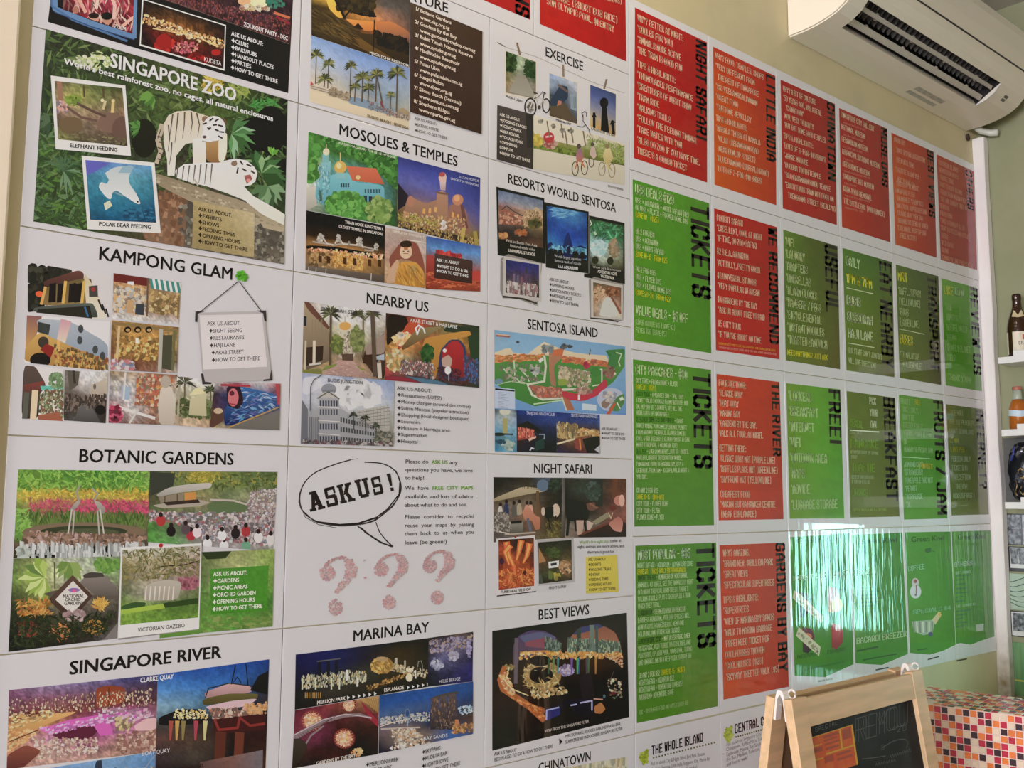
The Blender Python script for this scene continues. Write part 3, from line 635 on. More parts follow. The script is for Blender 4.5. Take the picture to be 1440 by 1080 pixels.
P([(1130, 760), (1300, 800), (1330, 810), (1320, 880), (1080, 965), (1070, 900)], '3068a8>181c50'); D([(1130, 770), (1330, 815), (1320, 870), (1090, 950)], 110, 20, '3878b8 1c2c70 48a0d0 101440 7060a8 b0c8e0', 1.4, (-40, 40), 'l'); P([(1085, 765), (1150, 760), (1170, 840), (1140, 880), (1090, 860)], '30202a'); E(1118, 820, 26, 44, 'c86a70'); E(1112, 800, 12, 12, '602838'); L([(1100, 850), (1130, 855)], 6, 'a03048'); L([(1060, 760), (1200, 765)], 10, 'a8303c'); P([(1100, 968), (1340, 880), (1342, 978)], '74706a>6a665f'); L([(1095, 965), (1335, 868)], 6, 'b0904c'); L([(1330, 755), (1340, 850)], 16, 'b04048'); P([(1000, 880), (1060, 868), (1075, 930), (1020, 966), (1004, 960)], '5a3c30'); E(1046, 885, 22, 14, 'c0a888')
part('note_card', 'note card drawn hanging from a green pin')
L([(960, 408), (1142, 262)], 4, '3c3a3a'); L([(1148, 264), (1254, 406)], 4, '3c3a3a'); D((1160, 237, 24, 24), 30, 14, '4a9a28 5cb030 3a8020 6ac040', 1, sh='o')
P([(945, 412), (1266, 404), (1304, 735), (972, 752)], 'b4aeae'); P([(956, 425), (1256, 418), (1282, 672), (974, 686)], 'd6d0d0')
for q in (((936, 406), (980, 404), (948, 418), (946, 458), (934, 456)), ((1230, 402), (1276, 402), (1278, 456), (1268, 450), (1262, 416)), ((962, 704), (974, 706), (982, 744), (1014, 748), (1012, 756), (970, 758)), ((1302, 684), (1306, 738), (1262, 742), (1264, 734), (1292, 730))): P(q, '3a3638')
part('bullet_list'); TB(['ASK US ABOUT.', ' ' + STAR + 'SIGHT SEEING', ' ' + STAR + 'RESTAURANTS', ' ' + STAR + 'HAJI LANE', '  ' + STAR + 'ARAB STREET', '  ' + STAR + 'HOW TO GET THERE'], (993, 474), (1247, 640), 5, (1000, 650), 19, '383434', .011)

# ---- botanic gardens
land('white Botanic Gardens poster with crane fountain, concert lawn and gazebo photos', 0, 3)
view(0, 610, 3.4286)
part('title'); T('BOTANIC GARDENS', (372, 136), (1122, 150), 62, font=.018)
part('photograph', 'crane fountain in front of pink and yellow flowers')
G([(84, 172), (718, 180), (708, 602), (60, 598)], '6a9a2c 5a9030 3c7828 3a7a28 548a30 8a9c58/88a838 6a9830 4a8028 448028 4a8a2c 5a8a34/a0a038 b8a030 a09030 98902c b09830 a88c28/6a9030 a84858 98405a 90404c a84460 b04068/60883c 6a7c38 6a7c40 5c7038 5c7438 6a7040/4a6038 6a5c40 585038 4c4a30 6a5a40 5a5440/5a4a38 4a3c30 453a2e 4a3c30 50443a 403a30/303420 221e18 201a16 1e1a16 282420 3a3a34', n=.2, cell=2.6)
D([(84, 172), (718, 180), (716, 270), (80, 270)], 220, 26, '5a9828 78b038 3c7820 2c5c1c 8cc048 a0c850', 1.4, sh='l'); D([(80, 270), (716, 270), (714, 320), (76, 320)], 130, 20, 'd8b830 e8c838 b89828 c08c28 88a030', 1.2, sh='l'); D([(140, 312), (330, 320), (330, 370), (140, 370)], 110, 18, 'c83868 b02c58 d85880 903048 788c30', 1, sh='l'); D([(360, 320), (714, 320), (712, 385), (360, 375)], 170, 18, 'c83868 b02c58 d85880 903048 e04878', 1, sh='l')
D([(100, 375), (712, 385), (710, 440), (110, 430)], 160, 22, '5a7a30 3c5c24 6c8c3c 2c4820', 2, (60, 120), 'l'); D((100, 440, 40, 70), 40, 34, '6aa038 90c050 4c7c2c', 1.6, sh='l')
E(400, 476, 300, 50, '7a6650'); E(400, 470, 210, 27, '38402a'); E(420, 474, 150, 18, '50583a'); P([(100, 480), (700, 480), (690, 560), (560, 590), (240, 590), (110, 560)], '6a5444>33281f'); D([(110, 470), (700, 490), (680, 545), (120, 540)], 200, 15, '9a7a60 7c5c48 b89880 5c4638 c0a0a0 84684c', 1.1, sh='o'); P([(90, 545), (700, 540), (660, 600), (120, 600)], '1c1612'); D([(95, 540), (700, 545), (690, 596), (95, 596)], 90, 20, 'c8ccc8 9aa09c e0e0dc 707470', .25, (84, 96)); D((110, 570, 30, 24), 20, 20, 'c0c8c0 98a498')
for x in (350, 470):
    d = 1 if x == 350 else -1
    P([(x - 22 * d, 370), (x + 18 * d, 320), (x + 36 * d, 318), (x + 22 * d, 350), (x, 372)] if d > 0 else [(x - 24, 318), (x + 10, 330), (x + 34, 360), (x + 30, 388), (x + 4, 378)], 'b0a89c>8a8278'); L([(x - 8 * d, 365), (x - 26 * d, 480)], 7, 'c0bab0'); L([(x + 4 * d, 370), (x - 4 * d, 484)], 7, 'b0aaa0'); L([(x + 26 * d, 325), (x + 14 * d, 280), (x + 30 * d, 250)] if d > 0 else [(x - 20, 320), (x - 4, 290), (x - 30, 262)], 8, '9a948a')
part('photograph', 'lawn concert crowd around a shell stage')
G([(718, 180), (1333, 184), (1316, 560), (960, 540), (706, 520)][:2] + [(1312, 566), (706, 522)], '404438 5a6848 98902c 6a7838 506838 4c6440/2c3a24 6a7448 7a8448 6a7c48 6a7848 70804c/4a4a34 807850 8a7c58 708058 a09878 a89888/506a3c 6a7850 5c7050 788860 a0948c b0a4a0/4a8a34 5a6a4c 807878 988c8c a49898 a89c9c/4c8c34 58904a 8a8480 948c8c 98908e 8c9080', n=.18, cell=2.6)
D([(718, 184), (1333, 186), (1330, 270), (860, 250)], 150, 26, '3c5430 50703c 7a8a44 2c3c22 a89c30', 1.2, sh='l'); E(970, 210, 60, 30, '9a8c28'); D((975, 208, 80, 30), 50, 20, 'b0a030 c8b438 8a8028 60782c', 1.2, sh='l'); P([(720, 185), (840, 190), (830, 250), (722, 300)], '3a3e34')
P([(748, 295), (800, 262), (880, 246), (1000, 236), (1018, 242), (1010, 262), (930, 275), (850, 285), (760, 305)], 'c0bab2>9a948c'); P([(760, 305), (880, 285), (880, 330), (770, 335)], '8a7c68'); P([(885, 285), (940, 280), (940, 320), (885, 325)], 'c88838'); L([(790, 300), (790, 335)], 6, '5a5040'); L([(850, 290), (850, 335)], 6, '5a5040')
P([(724, 345), (820, 330), (960, 318), (1010, 330), (960, 350), (780, 360)], 'a89c8c'); P([(780, 330), (950, 316), (960, 332), (800, 345)], '3a2c28'); E(1100, 352, 110, 34, '5c7048'); L([(1010, 318), (1120, 322), (1200, 345), (1215, 370)], 9, 'b8aca0')
D([(1200, 280), (1330, 260), (1326, 480), (1180, 380)], 280, 9, 'd8ccc8 a08888 b0a0a0 6a5a5a e8e0dc 8a5a5a 58606a', 1, sh='o'); D([(860, 380), (1326, 380), (1318, 540), (900, 500)], 520, 13, 'e4dcd8 c8bcb8 a89898 3a3438 5c5058 a03038 6a7a90 d8ccc8 2a2628', 1, sh='o'); D([(716, 370), (900, 380), (900, 440), (720, 420)], 100, 12, 'd8ccc8 b0a4a4 a83038 3a3438 6a8090', 1, sh='o')
for x, y, c in ((820, 470, '201c1e'), (915, 490, 'b02838'), (945, 475, 'e0c8cc'), (995, 530, 'e8e4e0'), (1075, 540, 'e4e0dc'), (1130, 480, '2a2428'), (1180, 540, '6aa080'), (1065, 490, 'e0dcd8'), (1240, 500, 'd8d4d2'), (1180, 470, 'a83038'), (770, 420, 'b03030'), (1300, 510, 'd0ccca'), (890, 460, '5a4a50')): E(x, y, 22, 26, c); E(x, y - 30, 10, 12, '2a201e')
part('photograph', 'orchid garden sign among flowers')
G([(60, 600), (575, 590), (560, 985), (36, 1050)], '5a6a3c 90985c b0b8a0 98a888 8aa078/6a8a3c a8b85c c8ccb0 a0a88c 7a9858/3a4a28 7a8440 8a8468 787060 6a6658/283020 3a3c28 6a6050 5c544a 4a463c/1c2018 2a2c20 40382c 342e28 3a3630/121410 1c1c16 26221a 302c28 6a6460', n=.22, cell=2.6)
fan(210, 690, 120, ['8aa83c', 'a8c058', '60803c', 'c0d080'], 12, 80, 280, .2); fan(330, 620, 90, ['6a8a3c', '88a050'], 8, 20, 180, .2); tree(510, 630, 60, 30, '6a9c3c 80b048 4c7c30', 40, 22)
P([(380, 720), (400, 690), (440, 668), (490, 672), (560, 740), (570, 790), (470, 785)], '8a8078>5c544c'); P([(395, 680), (430, 666), (490, 670), (500, 690), (400, 696)], '4a443c'); P([(200, 770), (300, 745), (450, 780), (575, 780), (570, 800), (250, 790)], '5a5248'); L([(258, 620), (260, 745)], 6, '5a5a38')
P([(345, 680), (442, 780), (340, 905), (228, 800)], '5c4438>3c2c24'); P([(347, 708), (420, 784), (340, 868), (262, 798)], 'd0ccc4')
E(352, 752, 28, 10, '8a6aa8'); E(352, 756, 10, 8, 'd05088')
T('NATIONAL', (298, 790), (400, 788), 16, '3a302c', .022); T('ORCHID', (308, 806), (384, 804), 14, '3a302c', .022); T('GARDEN', (304, 824), (388, 822), 15, '3a302c', .022)
D([(80, 800), (230, 800), (240, 870), (80, 880)], 70, 26, 'c89838 d8b048 a07028 c05828 604820', 1.4, sh='l'); D((480, 820, 36, 26), 30, 24, 'd0a038 b88028 e0b850', 1.4, sh='l'); D((445, 930, 50, 34), 36, 24, 'd0a040 c08830 8a5c20', 1.4, sh='l'); D((290, 955, 50, 40), 36, 20, 'c87838 a85830 d89848', 1.4, sh='l'); D((130, 940, 50, 40), 24, 24, '7a3428 90402c 5c2820', 1.4, sh='l'); D([(40, 880), (560, 860), (500, 960), (40, 1040)], 240, 22, '1a2414 243018 303c20 141a10 40502c', 1.6, sh='l'); D((355, 875, 50, 22), 24, 18, 'b09898 907070 c8b0b0'); P([(500, 985), (570, 900), (560, 985), (470, 1000)], '7a7470')
part('photograph', 'green lawn'); G([(960, 570), (1316, 556), (1306, 928), (764, 985), (764, 950), (950, 930)][:2] + [(1306, 928), (940, 962)], '5a6838 98a060 88a048/4a6a30 b0b478 7aa040/5a8a30 4c8a2c 3c7a24/6a9c38 4a8c28 6a8438', n=.15); P([(965, 570), (1110, 565), (1080, 600), (990, 605)], '2c3a20'); D([(990, 880), (1306, 880), (1306, 925), (960, 955)], 60, 24, '8a9c50 6a8a3c 54802c', 2.5, (-15, 10))
S_.clip = None; P([(764, 962), (960, 938), (958, 962), (764, 985)], '5c8a30')
part('panel', 'green list box'); G([(1008, 652), (1290, 634), (1280, 850), (1010, 872)], '4a8a30 4c8a30/448428 468828', n=.05, clip=False)
part('bullet_list', 'pale capitals on green'); TB(about('GARDENS', 'PICNIC AREAS', 'ORCHID GARDEN', 'OPENING HOURS', 'HOW TO GET THERE'), (1022, 685), (1258, 838), 5, (1016, 854), 19, 'dce8cc', .022)
part('snapshot', 'white-bordered snapshot of a gazebo in a park')
Q([(582, 560), (964, 528), (968, 545), (954, 942), (565, 992), (562, 980)], '8a8480'); polaroid([(578, 548), (966, 527), (954, 940), (562, 985)], [(584, 560), (960, 538), (950, 884), (574, 922)], 'c0c0b0 b8b8a8 a8a890 c0b8a8/8a7c50 a89c78 988c68 a8908a/6a6848 a09880 a08c80 906868/5c7040 a8a08c 908870 6a7048/7a9c30 6a9030 4a6c2c 587c30/78a030 6c982c 68942c 6a902c', n=.18)
D([(590, 560), (958, 545), (955, 680), (590, 720)], 240, 18, '6a7040 8a7c48 4c5030 a0904c 707848 5a4a2c', 1.5, sh='l'); L([(760, 640), (880, 632), (958, 612)], 6, '3a3028'); D((900, 720, 60, 26), 40, 16, 'a86070 b87080 8a5058')
P([(690, 740), (730, 715), (800, 703), (860, 710), (870, 730), (850, 800), (690, 806)], 'b8b0a0>a09888')
for x in range(700, 850, 22): L([(x, 735), (x - 6, 800)], 6, 'd4ccbc')
P([(578, 830), (640, 810), (700, 812), (690, 835), (578, 850)], '38582a'); P([(780, 815), (950, 790), (950, 818), (790, 838)], '30481f'); P([(578, 848), (780, 818), (790, 840), (578, 868)], '9ab830')
S_.clip = None; E(770, 538, 10, 10, 'b02028'); T('VICTORIAN GAZEBO', (658, 954), (885, 931), 19, '2a2624', .011)

# ---- singapore river
land('white Singapore River poster at the bottom left with purple night skyline photo', 0, 4)
view(0, 880, 3.4286)
part('title'); T('SINGAPORE RIVER', (328, 234), (1060, 152), 62, font=.022)
part('photograph', 'purple-lit riverside roofs at dusk')
G([(40, 308), (756, 234), (746, 605), (28, 690)], '7a4a6a 907aa0 7a6a98 4a4a80 2a3060/704058 804a60 6a4858 584050 4a3850/6a3030 7a4034 803c38 6a3434 503038/c08850 b07848 884068 c050a0 906070/c89058 c080a0 8a3060 b06898 906858/b07858 c8a090 904870 a88070 a07868/a06048 c0988c b89080 a07c6c 94685c', n=.22, cell=2.6)
P([(36, 480), (250, 420), (380, 410), (180, 490), (34, 560)], 'd8a860>b88040'); P([(180, 500), (330, 450), (520, 420), (690, 400), (640, 450), (520, 460), (400, 470), (240, 520)], 'c850b0>d868b8'); P([(240, 520), (440, 470), (470, 500), (430, 545), (280, 545)], '5c2038'); P([(440, 470), (520, 450), (540, 520), (480, 530)], 'd05ab0'); D([(190, 490), (650, 410), (640, 440), (240, 520)], 90, 15, 'f0b0e0 e880d0 b03098 ffd8f0 a02890', 2, (-25, -5))
D([(40, 430), (260, 400), (240, 440), (40, 500)], 70, 16, 'e8c080 c89048 f0d8a0 8a5c30', 2.2, (-25, -8)); D([(36, 500), (200, 480), (120, 560), (34, 600)], 60, 18, 'd89858 b06c38 f0c890', 2.2, (-35, -15)); D([(420, 400), (700, 390), (740, 440), (560, 470)], 70, 16, 'd8a8c0 a06080 f0d0e0 704060', 1.6, (-25, 0))
P([(458, 300), (510, 286), (596, 292), (596, 370), (460, 392)], '8a3c20>a04c28'); L([(520, 296), (520, 380)], 4, '5c2818'); D([(40, 350), (740, 300), (740, 380), (40, 440)], 130, 10, 'f0d8b8 c8987c d0b098 5a3038 3a2028 e8c8a0', .6, (80, 100)); D([(150, 540), (470, 540), (460, 610), (180, 640)], 160, 12, 'e0c8b0 c8a898 8a5848 f0e0d0 a87868', 1.5); D([(560, 520), (745, 500), (745, 600), (560, 610)], 90, 16, 'b89080 8a4c40 6a3430 d8c0ac', 1.4); P([(640, 480), (700, 445), (750, 440), (748, 500), (650, 505)], 'd8b0b0'); L([(34, 560), (180, 500)], 5, '6a3c20'); P([(30, 620), (120, 570), (200, 600), (100, 690), (28, 690)], '8a4a38>5a2c28'); P([(590, 500), (620, 490), (560, 500)], '8a7048'); D([(550, 440), (650, 440), (620, 500), (560, 500)], 26, 16, 'b8a070 5a4030 d8c890', 2, (-60, -30))
part('photograph', 'river bar under a blue evening sky')
G([(756, 234), (1293, 160), (1274, 700), (744, 700)], '2858a8 1c50a8 1a4898 1a3c88/4888c8 3070b8 2860a8 20406c/80a8c0 5888a8 284058 302c34/3a4440 2c2c30 2a2828 2a2022/5a3c38 4a382c 2a1c1c 30181a/382c30 4a4038 1c1414 3a2018/201a1c 1c1618 221614 4a2c20', n=.12, cell=2.8)
P([(760, 440), (860, 400), (960, 400), (1000, 440), (1000, 470), (760, 480)], '1c1c1e'); D([(840, 400), (990, 400), (1000, 445), (830, 445)], 90, 8, 'f0d890 d8b860 fff0c0 a08848', 1, sh='o'); 
for x, c in ((820, 'a0483c'), (850, 'c09848'), (880, '8a7a40'), (940, 'b03850'), (985, 'c8c080')): L([(x, 460), (x - 4, 545)], (22, 8), c)
P([(980, 320), (1100, 275), (1200, 285), (1210, 320), (1100, 335), (985, 350)], 'c8a0a0>a07878'); P([(970, 352), (1090, 325), (1240, 325), (1235, 350), (1110, 362), (975, 385)], '6a6030>4c4420'); P([(985, 388), (1110, 360), (1240, 348), (1190, 385), (1060, 402), (1000, 400)], 'd0b0b8'); L([(985, 345), (1000, 300), (1100, 275), (1220, 290)], 5, '30281c'); L([(1110, 280), (1130, 190)], 5, '1c2030'); L([(1190, 285), (1180, 180)], 5, '1c2030'); L([(1120, 270), (1140, 245), (1158, 275)], 4, '1c2030')
P([(1240, 240), (1288, 215), (1284, 330), (1200, 310)], '18141a'); D([(1000, 400), (1230, 390), (1240, 440), (1020, 450)], 80, 14, 'd8a890 a05848 f0d0b8 5a2c28 302020'); P([(1020, 450), (1270, 420), (1270, 500), (1030, 520)], '401c1c'); L([(1030, 450), (1050, 500), (1140, 490), (1150, 440), (1200, 480), (1270, 470)], 12, '8a2c28'); L([(1060, 520), (1050, 690)], 50, '5c2c20'); L([(1150, 520), (1140, 690)], 44, '6a3424'); D([(1180, 380), (1285, 360), (1280, 420), (1190, 420)], 40, 12, 'e0a868 b87840 c8a070')
part('photograph', 'blue river view'); G([(190, 690), (744, 603), (742, 790), (24, 790), (26, 700)][:2] + [(742, 830), (100, 860)], '6a98c8 7aa4cc 5888b8/5a88b8 6890b8 4a78a8', n=.08); P([(455, 660), (470, 640), (486, 640), (490, 720), (450, 720)], '2c3a4c'); L([(690, 690), (740, 625)], 5, '8a9aa8'); D([(200, 700), (740, 680), (740, 780), (120, 800)], 60, 18, '6a7a88 98a0a0 c8c4bc 4a5a68', .6, (80, 100))
part('caption', 'white capitals'); T('CLARKE QUAY', (670, 272), (831, 252), 22, 'e0d8e4', .022)
part('caption', 'white capitals'); T('BOAT QUAY', (680, 625), (812, 607), 20, 'ccc8cc', .011)
part('panel', 'grey list box'); G([(960, 655), (1262, 596), (1258, 790), (955, 820)], '5c4644 7a5850 706a70/50403c 6a5048 686268', n=.05, clip=False)
part('bullet_list'); T('ASK ABOUT', (860, 700), (975, 682), 20, '30201c', .022)
# ================================================================== posters, second column
land('white nature poster with sunset tree, palm beach and a dark brown list', 1, 0)
view(400, 0, 4.8)
part('title'); T('NATURE', (750, -25), (1098, 92), 66, font=.018)
part('photograph', 'orange sunset behind a spreading tree')
G([(175, -100), (840, -30), (835, 462), (175, 243)], '3c3020 e8c030 5c4830 3c3838 4a4038/b89028 e0a828 6a4c28 5a5450 4a4440/302818 5a4418 d89030 a87050 5c4c44/403018 4c3a1c 6a4420 c06c30 6a4438/2c2414 4a3818 4a3018 3a2418 2c1c18/2a2414 3a3018 60441c 4a3018 241c14', n=.12, cell=2.6)
P([(260, -60), (330, 0), (400, 120), (360, 130), (290, 60)], 'e8c838>e0a028'); P([(400, 130), (480, 140), (600, 150), (620, 210), (540, 215), (470, 185)], 'e09030>c8742c'); P([(600, 150), (720, 150), (836, 220), (836, 270), (620, 215)], 'c87838>8a5840')
D([(330, -80), (600, -40), (590, 100), (360, 60)], 200, 34, '241c12 302818 3c3218 1c160e 4a3c1c', 1.2, sh='o'); P([(380, 60), (440, 40), (560, 60), (625, 125), (500, 110)], '201810'); L([(400, 130), (370, 60), (340, 10)], 18, '241c12'); L([(395, 125), (440, 70)], 12, '241c12')
P([(175, 60), (260, 90), (380, 130), (500, 230), (640, 240), (836, 300), (836, 462), (175, 243)], '4a3a1c>2e2414'); P([(200, 160), (380, 170), (560, 300), (760, 420), (600, 380)], '7a5a24>5c4018'); D([(600, 215), (836, 270), (836, 370), (620, 300)], 110, 22, '1a1610 241e14 14110c 302618', 1.2, sh='o')
P([(455, 190), (490, 160), (528, 205), (480, 200)], '2a1c14'); L([(600, 140), (592, 350)], 7, '1c1610'); D([(180, 60), (500, 200), (480, 300), (180, 230)], 90, 26, '5a4820 3a2c14 241c10 6a5628', 3, (20, 45), 'l')
S_.clip = None; T('MACRITCHIE RESERVOIR', (567, 366), (832, 458), 17, 'e8d8d0', .022)
part('photograph', 'palm trees on a sandy beach')
G([(175, 245), (836, 465), (830, 880), (162, 690)], '7a9ccc 7c9cd0 6a90cc 7090c8 8098c8/98b0d4 94acd4 88a4d4 84a0cc 90a4c8/b0bccc a8b4c8 98a8c4 90a4bc 98a8b8/c0b8b0 b8b4a8 8a9aa8 8098ac a0a49c/d8c8b0 d4c4ac c0b4a0 a0a098 b0a48c/d8c8ac d8c8ac d4c4a4 d0c0a0 c8b898', n=.05, cell=2.6)
P([(165, 600), (400, 668), (640, 760), (832, 815), (830, 880), (162, 690)], 'd8c8a8>d0c0a0'); P([(440, 650), (740, 730), (740, 790), (560, 740), (420, 700)], '7890a8>8a9ca8')
for x, y0, y1, r, ww in ((208, 380, 570, 60, 7), (290, 440, 600, 60, 7), (265, 540, 590, 60, 8), (440, 450, 660, 55, 7), (520, 530, 690, 66, 9), (470, 590, 690, 44, 6), (560, 600, 690, 54, 7), (612, 510, 690, 60, 8), (752, 500, 760, 76, 9), (708, 645, 790, 36, 6)):
    L([(x - 6, y1), (x, y0)], ww, '5c503c'); fan(x, y0, r, ['4a5030', '6a7040', '3a3e28', '8a8848'], 15, 140, 400, .11)
L([(612, 510), (650, 700)], 8, '5c503c'); D([(300, 590), (430, 640), (420, 680), (290, 640)], 50, 16, '8a7a60 a89478 6a5840 c0ac90', 1.4); L([(168, 585), (420, 650)], 6, '9a8c78'); L([(170, 600), (420, 668)], 4, '8a7c68'); P([(168, 550), (185, 575), (165, 585)], 'c04050')
P([(745, 760), (785, 730), (836, 765), (836, 800), (750, 790)], 'a08c68'); D([(560, 690), (830, 780), (828, 820), (560, 745)], 50, 13, '6a7078 4a5258 8a8a80 a04850 c8c0b0', .7, (70, 110)); L([(640, 690), (655, 730)], 12, '8a3c48')
S_.clip = None; T('SILOSO BEACH - SENTOSA', (548, 795), (826, 880), 18, '5a4a38', .022)
part('panel', 'dark brown list panel')
G([(838, 20), (1326, 218), (1320, 910), (838, 760)], '4a3a2c 3e2c20/40302a 3c2c24/3c2820 3a2a22', n=.03, clip=False)
part('website_list', 'pale lettering on brown')
TB(['1/ Botanic Gardens', '    www.sbg.org.sg', '2/ Gardens by the Bay', '    www.gardensbythebay.com.sg', '3/ Bukit Timah Nature Reserve', '    www.nparks.gov.sg', '4/ MacRitchie Reservoir', '    www.nparks.gov.sg', '5/ Pulau Ubin', '    www.pulauubin.com.sg', '6/ Sungei Buloh', '    www.sbwr.org.sg', '7/ Siloso Beach (Sentosa)', '    www.sentosa.com.sg', '8/ Southern Ridges', '    www.nparks.gov.sg'], (872, 74), (1260, 398), 4, (862, 742), 24, 'd8c8b8', .022)
part('bullet_list'); TB(about('SCENIC ROUTE', 'HOW TO GET THERE'), (868, 812), (1086, 946), 2, (868, 892), 19, '3c342c', .011)

land('white mosques and temples poster with a turquoise mosque photo', 1, 1)
view(400, 160, 4.32)
part('title'); T('MOSQUES & TEMPLES', (322, 128), (1046, 322), 66, font=.018)
part('photograph', 'turquoise mosque with an orange roof among trees')
G([(140, 112), (682, 262), (676, 690), (126, 588)], '4a8a30 3c7028 3a6a28 2c5820 2a4c24/4a8a38 3a7030 3c6c2c 2c5424 284820/b0b898 5a9080 5aa0a0 4a8078 2c4c28/c0c0b0 6ab0b8 60acb8 58a0ac 3a5c38/b0b8a0 5a9a90 3c7038 3a6a34 2c5430/9a9c90 508048 3c7c2c 488038 2c5028', n=.16, cell=2.6)
D([(140, 112), (682, 262), (680, 460), (560, 330)], 240, 24, '2c5c20 3c7c2c 50983c 1f4418 64a84c', 1.2, sh='o'); D([(130, 200), (200, 200), (190, 400), (130, 420)], 70, 28, '3c8030 58a040 2c6020 70b04c', 1.2, sh='o')
P([(130, 450), (190, 440), (190, 560), (126, 590)], 'c8c4b4>a8a498')
P([(190, 400), (240, 385), (300, 370), (380, 360), (420, 420), (600, 435), (600, 560), (470, 560), (250, 570), (180, 520)], '74bcc4>58a0b0'); P([(370, 320), (550, 335), (600, 432), (404, 408)], 'd06a48>c05c3c')
P([(215, 300), (275, 290), (272, 400), (212, 400)], '88c0c4>68a8b4'); P([(225, 245), (265, 250), (262, 300), (222, 300)], '78b4b4'); E(247, 235, 20, 22, 'd8d0b0'); L([(247, 215), (248, 190)], 5, 'c8b890'); E(333, 328, 37, 38, 'd0a848'); E(325, 318, 16, 18, 'e8d090'); L([(333, 292), (333, 240)], 6, 'd0b470'); P([(305, 360), (370, 365), (370, 400), (305, 395)], '80b8bc'); E(440, 390, 14, 14, 'd8c080')
for x in range(335, 380, 14): P([(x, 425), (x + 9, 426), (x + 9, 450), (x, 449)], '2c4c58')
for x in range(480, 570, 17): P([(x, 460), (x + 10, 462), (x + 10, 485), (x, 483)], '3a5a68')
P([(472, 500), (495, 500), (495, 545), (472, 540)], '2c3c50'); P([(505, 502), (526, 504), (526, 548), (505, 545)], '2c3c50'); D([(200, 320), (270, 320), (270, 560), (190, 540)], 30, 12, '4890a0 b0d8d8 3c7c8c', .5, (80, 100)); L([(210, 470), (215, 530)], 16, '4a6a60')
tree(365, 560, 115, 85, '3c7828 50983a 68b04a 2c5c20 7cc058', 200, 26); tree(570, 590, 75, 80, '6a8c3c 7ca048 4c7430 a0b868', 110, 22)
T('(MASJID MALABAR) THE BLUE MOSQUE', (316, 184), (668, 276), 13, 'd8e8c8', .011)
part('photograph', 'great mosque lit up at dusk')
G([(682, 262), (1182, 392), (1176, 812), (676, 690)], '343878 303880 343c88 343c80 30346c/4850a0 4850a4 4450a4 3c4894 34387c/5c60a8 6064ac 5458a8 444c98 3a4088/4a4870 6c5c80 706088 5a5890 484c94/806040 9a7858 a07c60 8a6860 5a5484/5a4438 806040 8a7048 a0804c 6a5438/382c28 5a4830 60503c 705c38 5a4a2c', n=.06, cell=2.6)
P([(680, 420), (745, 500), (725, 560), (680, 590)], '28242c'); P([(720, 600), (740, 520), (770, 510), (850, 550), (930, 520), (940, 690), (830, 690), (700, 660)], 'a87c60>8a6450'); P([(915, 480), (950, 470), (988, 490), (980, 700), (925, 690)], 'b08468>9a7050'); P([(990, 560), (1060, 540), (1100, 600), (1120, 740), (980, 720)], 'a06c5c>8a5c48')
P([(935, 400), (975, 400), (970, 470), (940, 465)], 'e0c8c4>b89090'); E(953, 390, 24, 32, 'd8b4a8'); E(950, 372, 18, 14, 'b04848'); E(1045, 525, 34, 34, 'c0805c'); E(1040, 515, 18, 20, 'd8a070'); E(760, 535, 20, 34, 'b07860'); L([(915, 480), (985, 492)], 12, '7a5848')
P([(1060, 550), (1080, 560), (1110, 700), (1080, 690)], '6a4440')
for x, y in ((835, 578), (870, 575), (905, 568), (1010, 600), (1040, 612)): P([(x, y), (x + 14, y + 2), (x + 12, y + 34), (x - 4, y + 30)], 'd8a048')
D([(720, 600), (1090, 640), (1090, 730), (700, 680)], 110, 16, 'd0a060 e8d0a0 8a6048 c08058 6a4838', .7, (70, 110)); D([(680, 600), (940, 650), (930, 690), (680, 650)], 90, 16, 'a8a038 807c28 605c24 c8b850', 1.2, sh='l'); P([(680, 660), (1176, 770), (1176, 812), (676, 690)], '2c2428>3c3028'); D([(690, 650), (1170, 760), (1170, 810), (680, 690)], 90, 13, 'b08c48 5a4830 d8b868 3a2c30', .6, (80, 100)); L([(1080, 700), (1070, 780)], 24, 'b8a048'); L([(1150, 720), (1160, 800)], 24, 'a08c3c'); D((960, 680, 16, 26), 12, 14, 'f4e4d8 e0c0b0')
T('SULTAN MOSQUE', (1052, 392), (1174, 418), 13, 'c8ccec', .011); T('LARGEST IN SINGAPORE', (1002, 402), (1172, 446), 13, 'c8ccec', .011)
part('photograph', 'old temple roof at night')
G([(126, 590), (604, 682), (600, 1030), (120, 950)], '181412 1a1614 1a1614 181412/14100e 161210 16120f 14100e/2a2018 382818 302218 201812/a07038 c88c48 c89048 7a5830/8a6840 b08848 a87c40 6a5034/6a5c50 7a6450 6c5440 4a3a30', n=.1, cell=2.6)
L([(165, 780), (230, 790), (300, 800), (350, 790), (450, 805), (560, 830)], 9, 'a8a098'); L([(190, 770), (215, 740), (250, 790), (290, 800)], 9, 'c0bab0'); L([(300, 790), (320, 755), (350, 795), (430, 800), (450, 770), (470, 815)], 9, 'c8c0b4'); L([(480, 830), (530, 835), (556, 800)], 8, 'a8a098'); E(385, 788, 7, 14, '8a847c'); D((210, 755, 16, 26), 14, 12, 'd0c8bc 9a948c'); D((320, 765, 14, 24), 14, 12, 'd0c8bc 9a948c'); D((448, 775, 14, 24), 14, 12, 'd0c8bc 9a948c'); D((550, 812, 12, 20), 10, 11, 'c8c0b4')
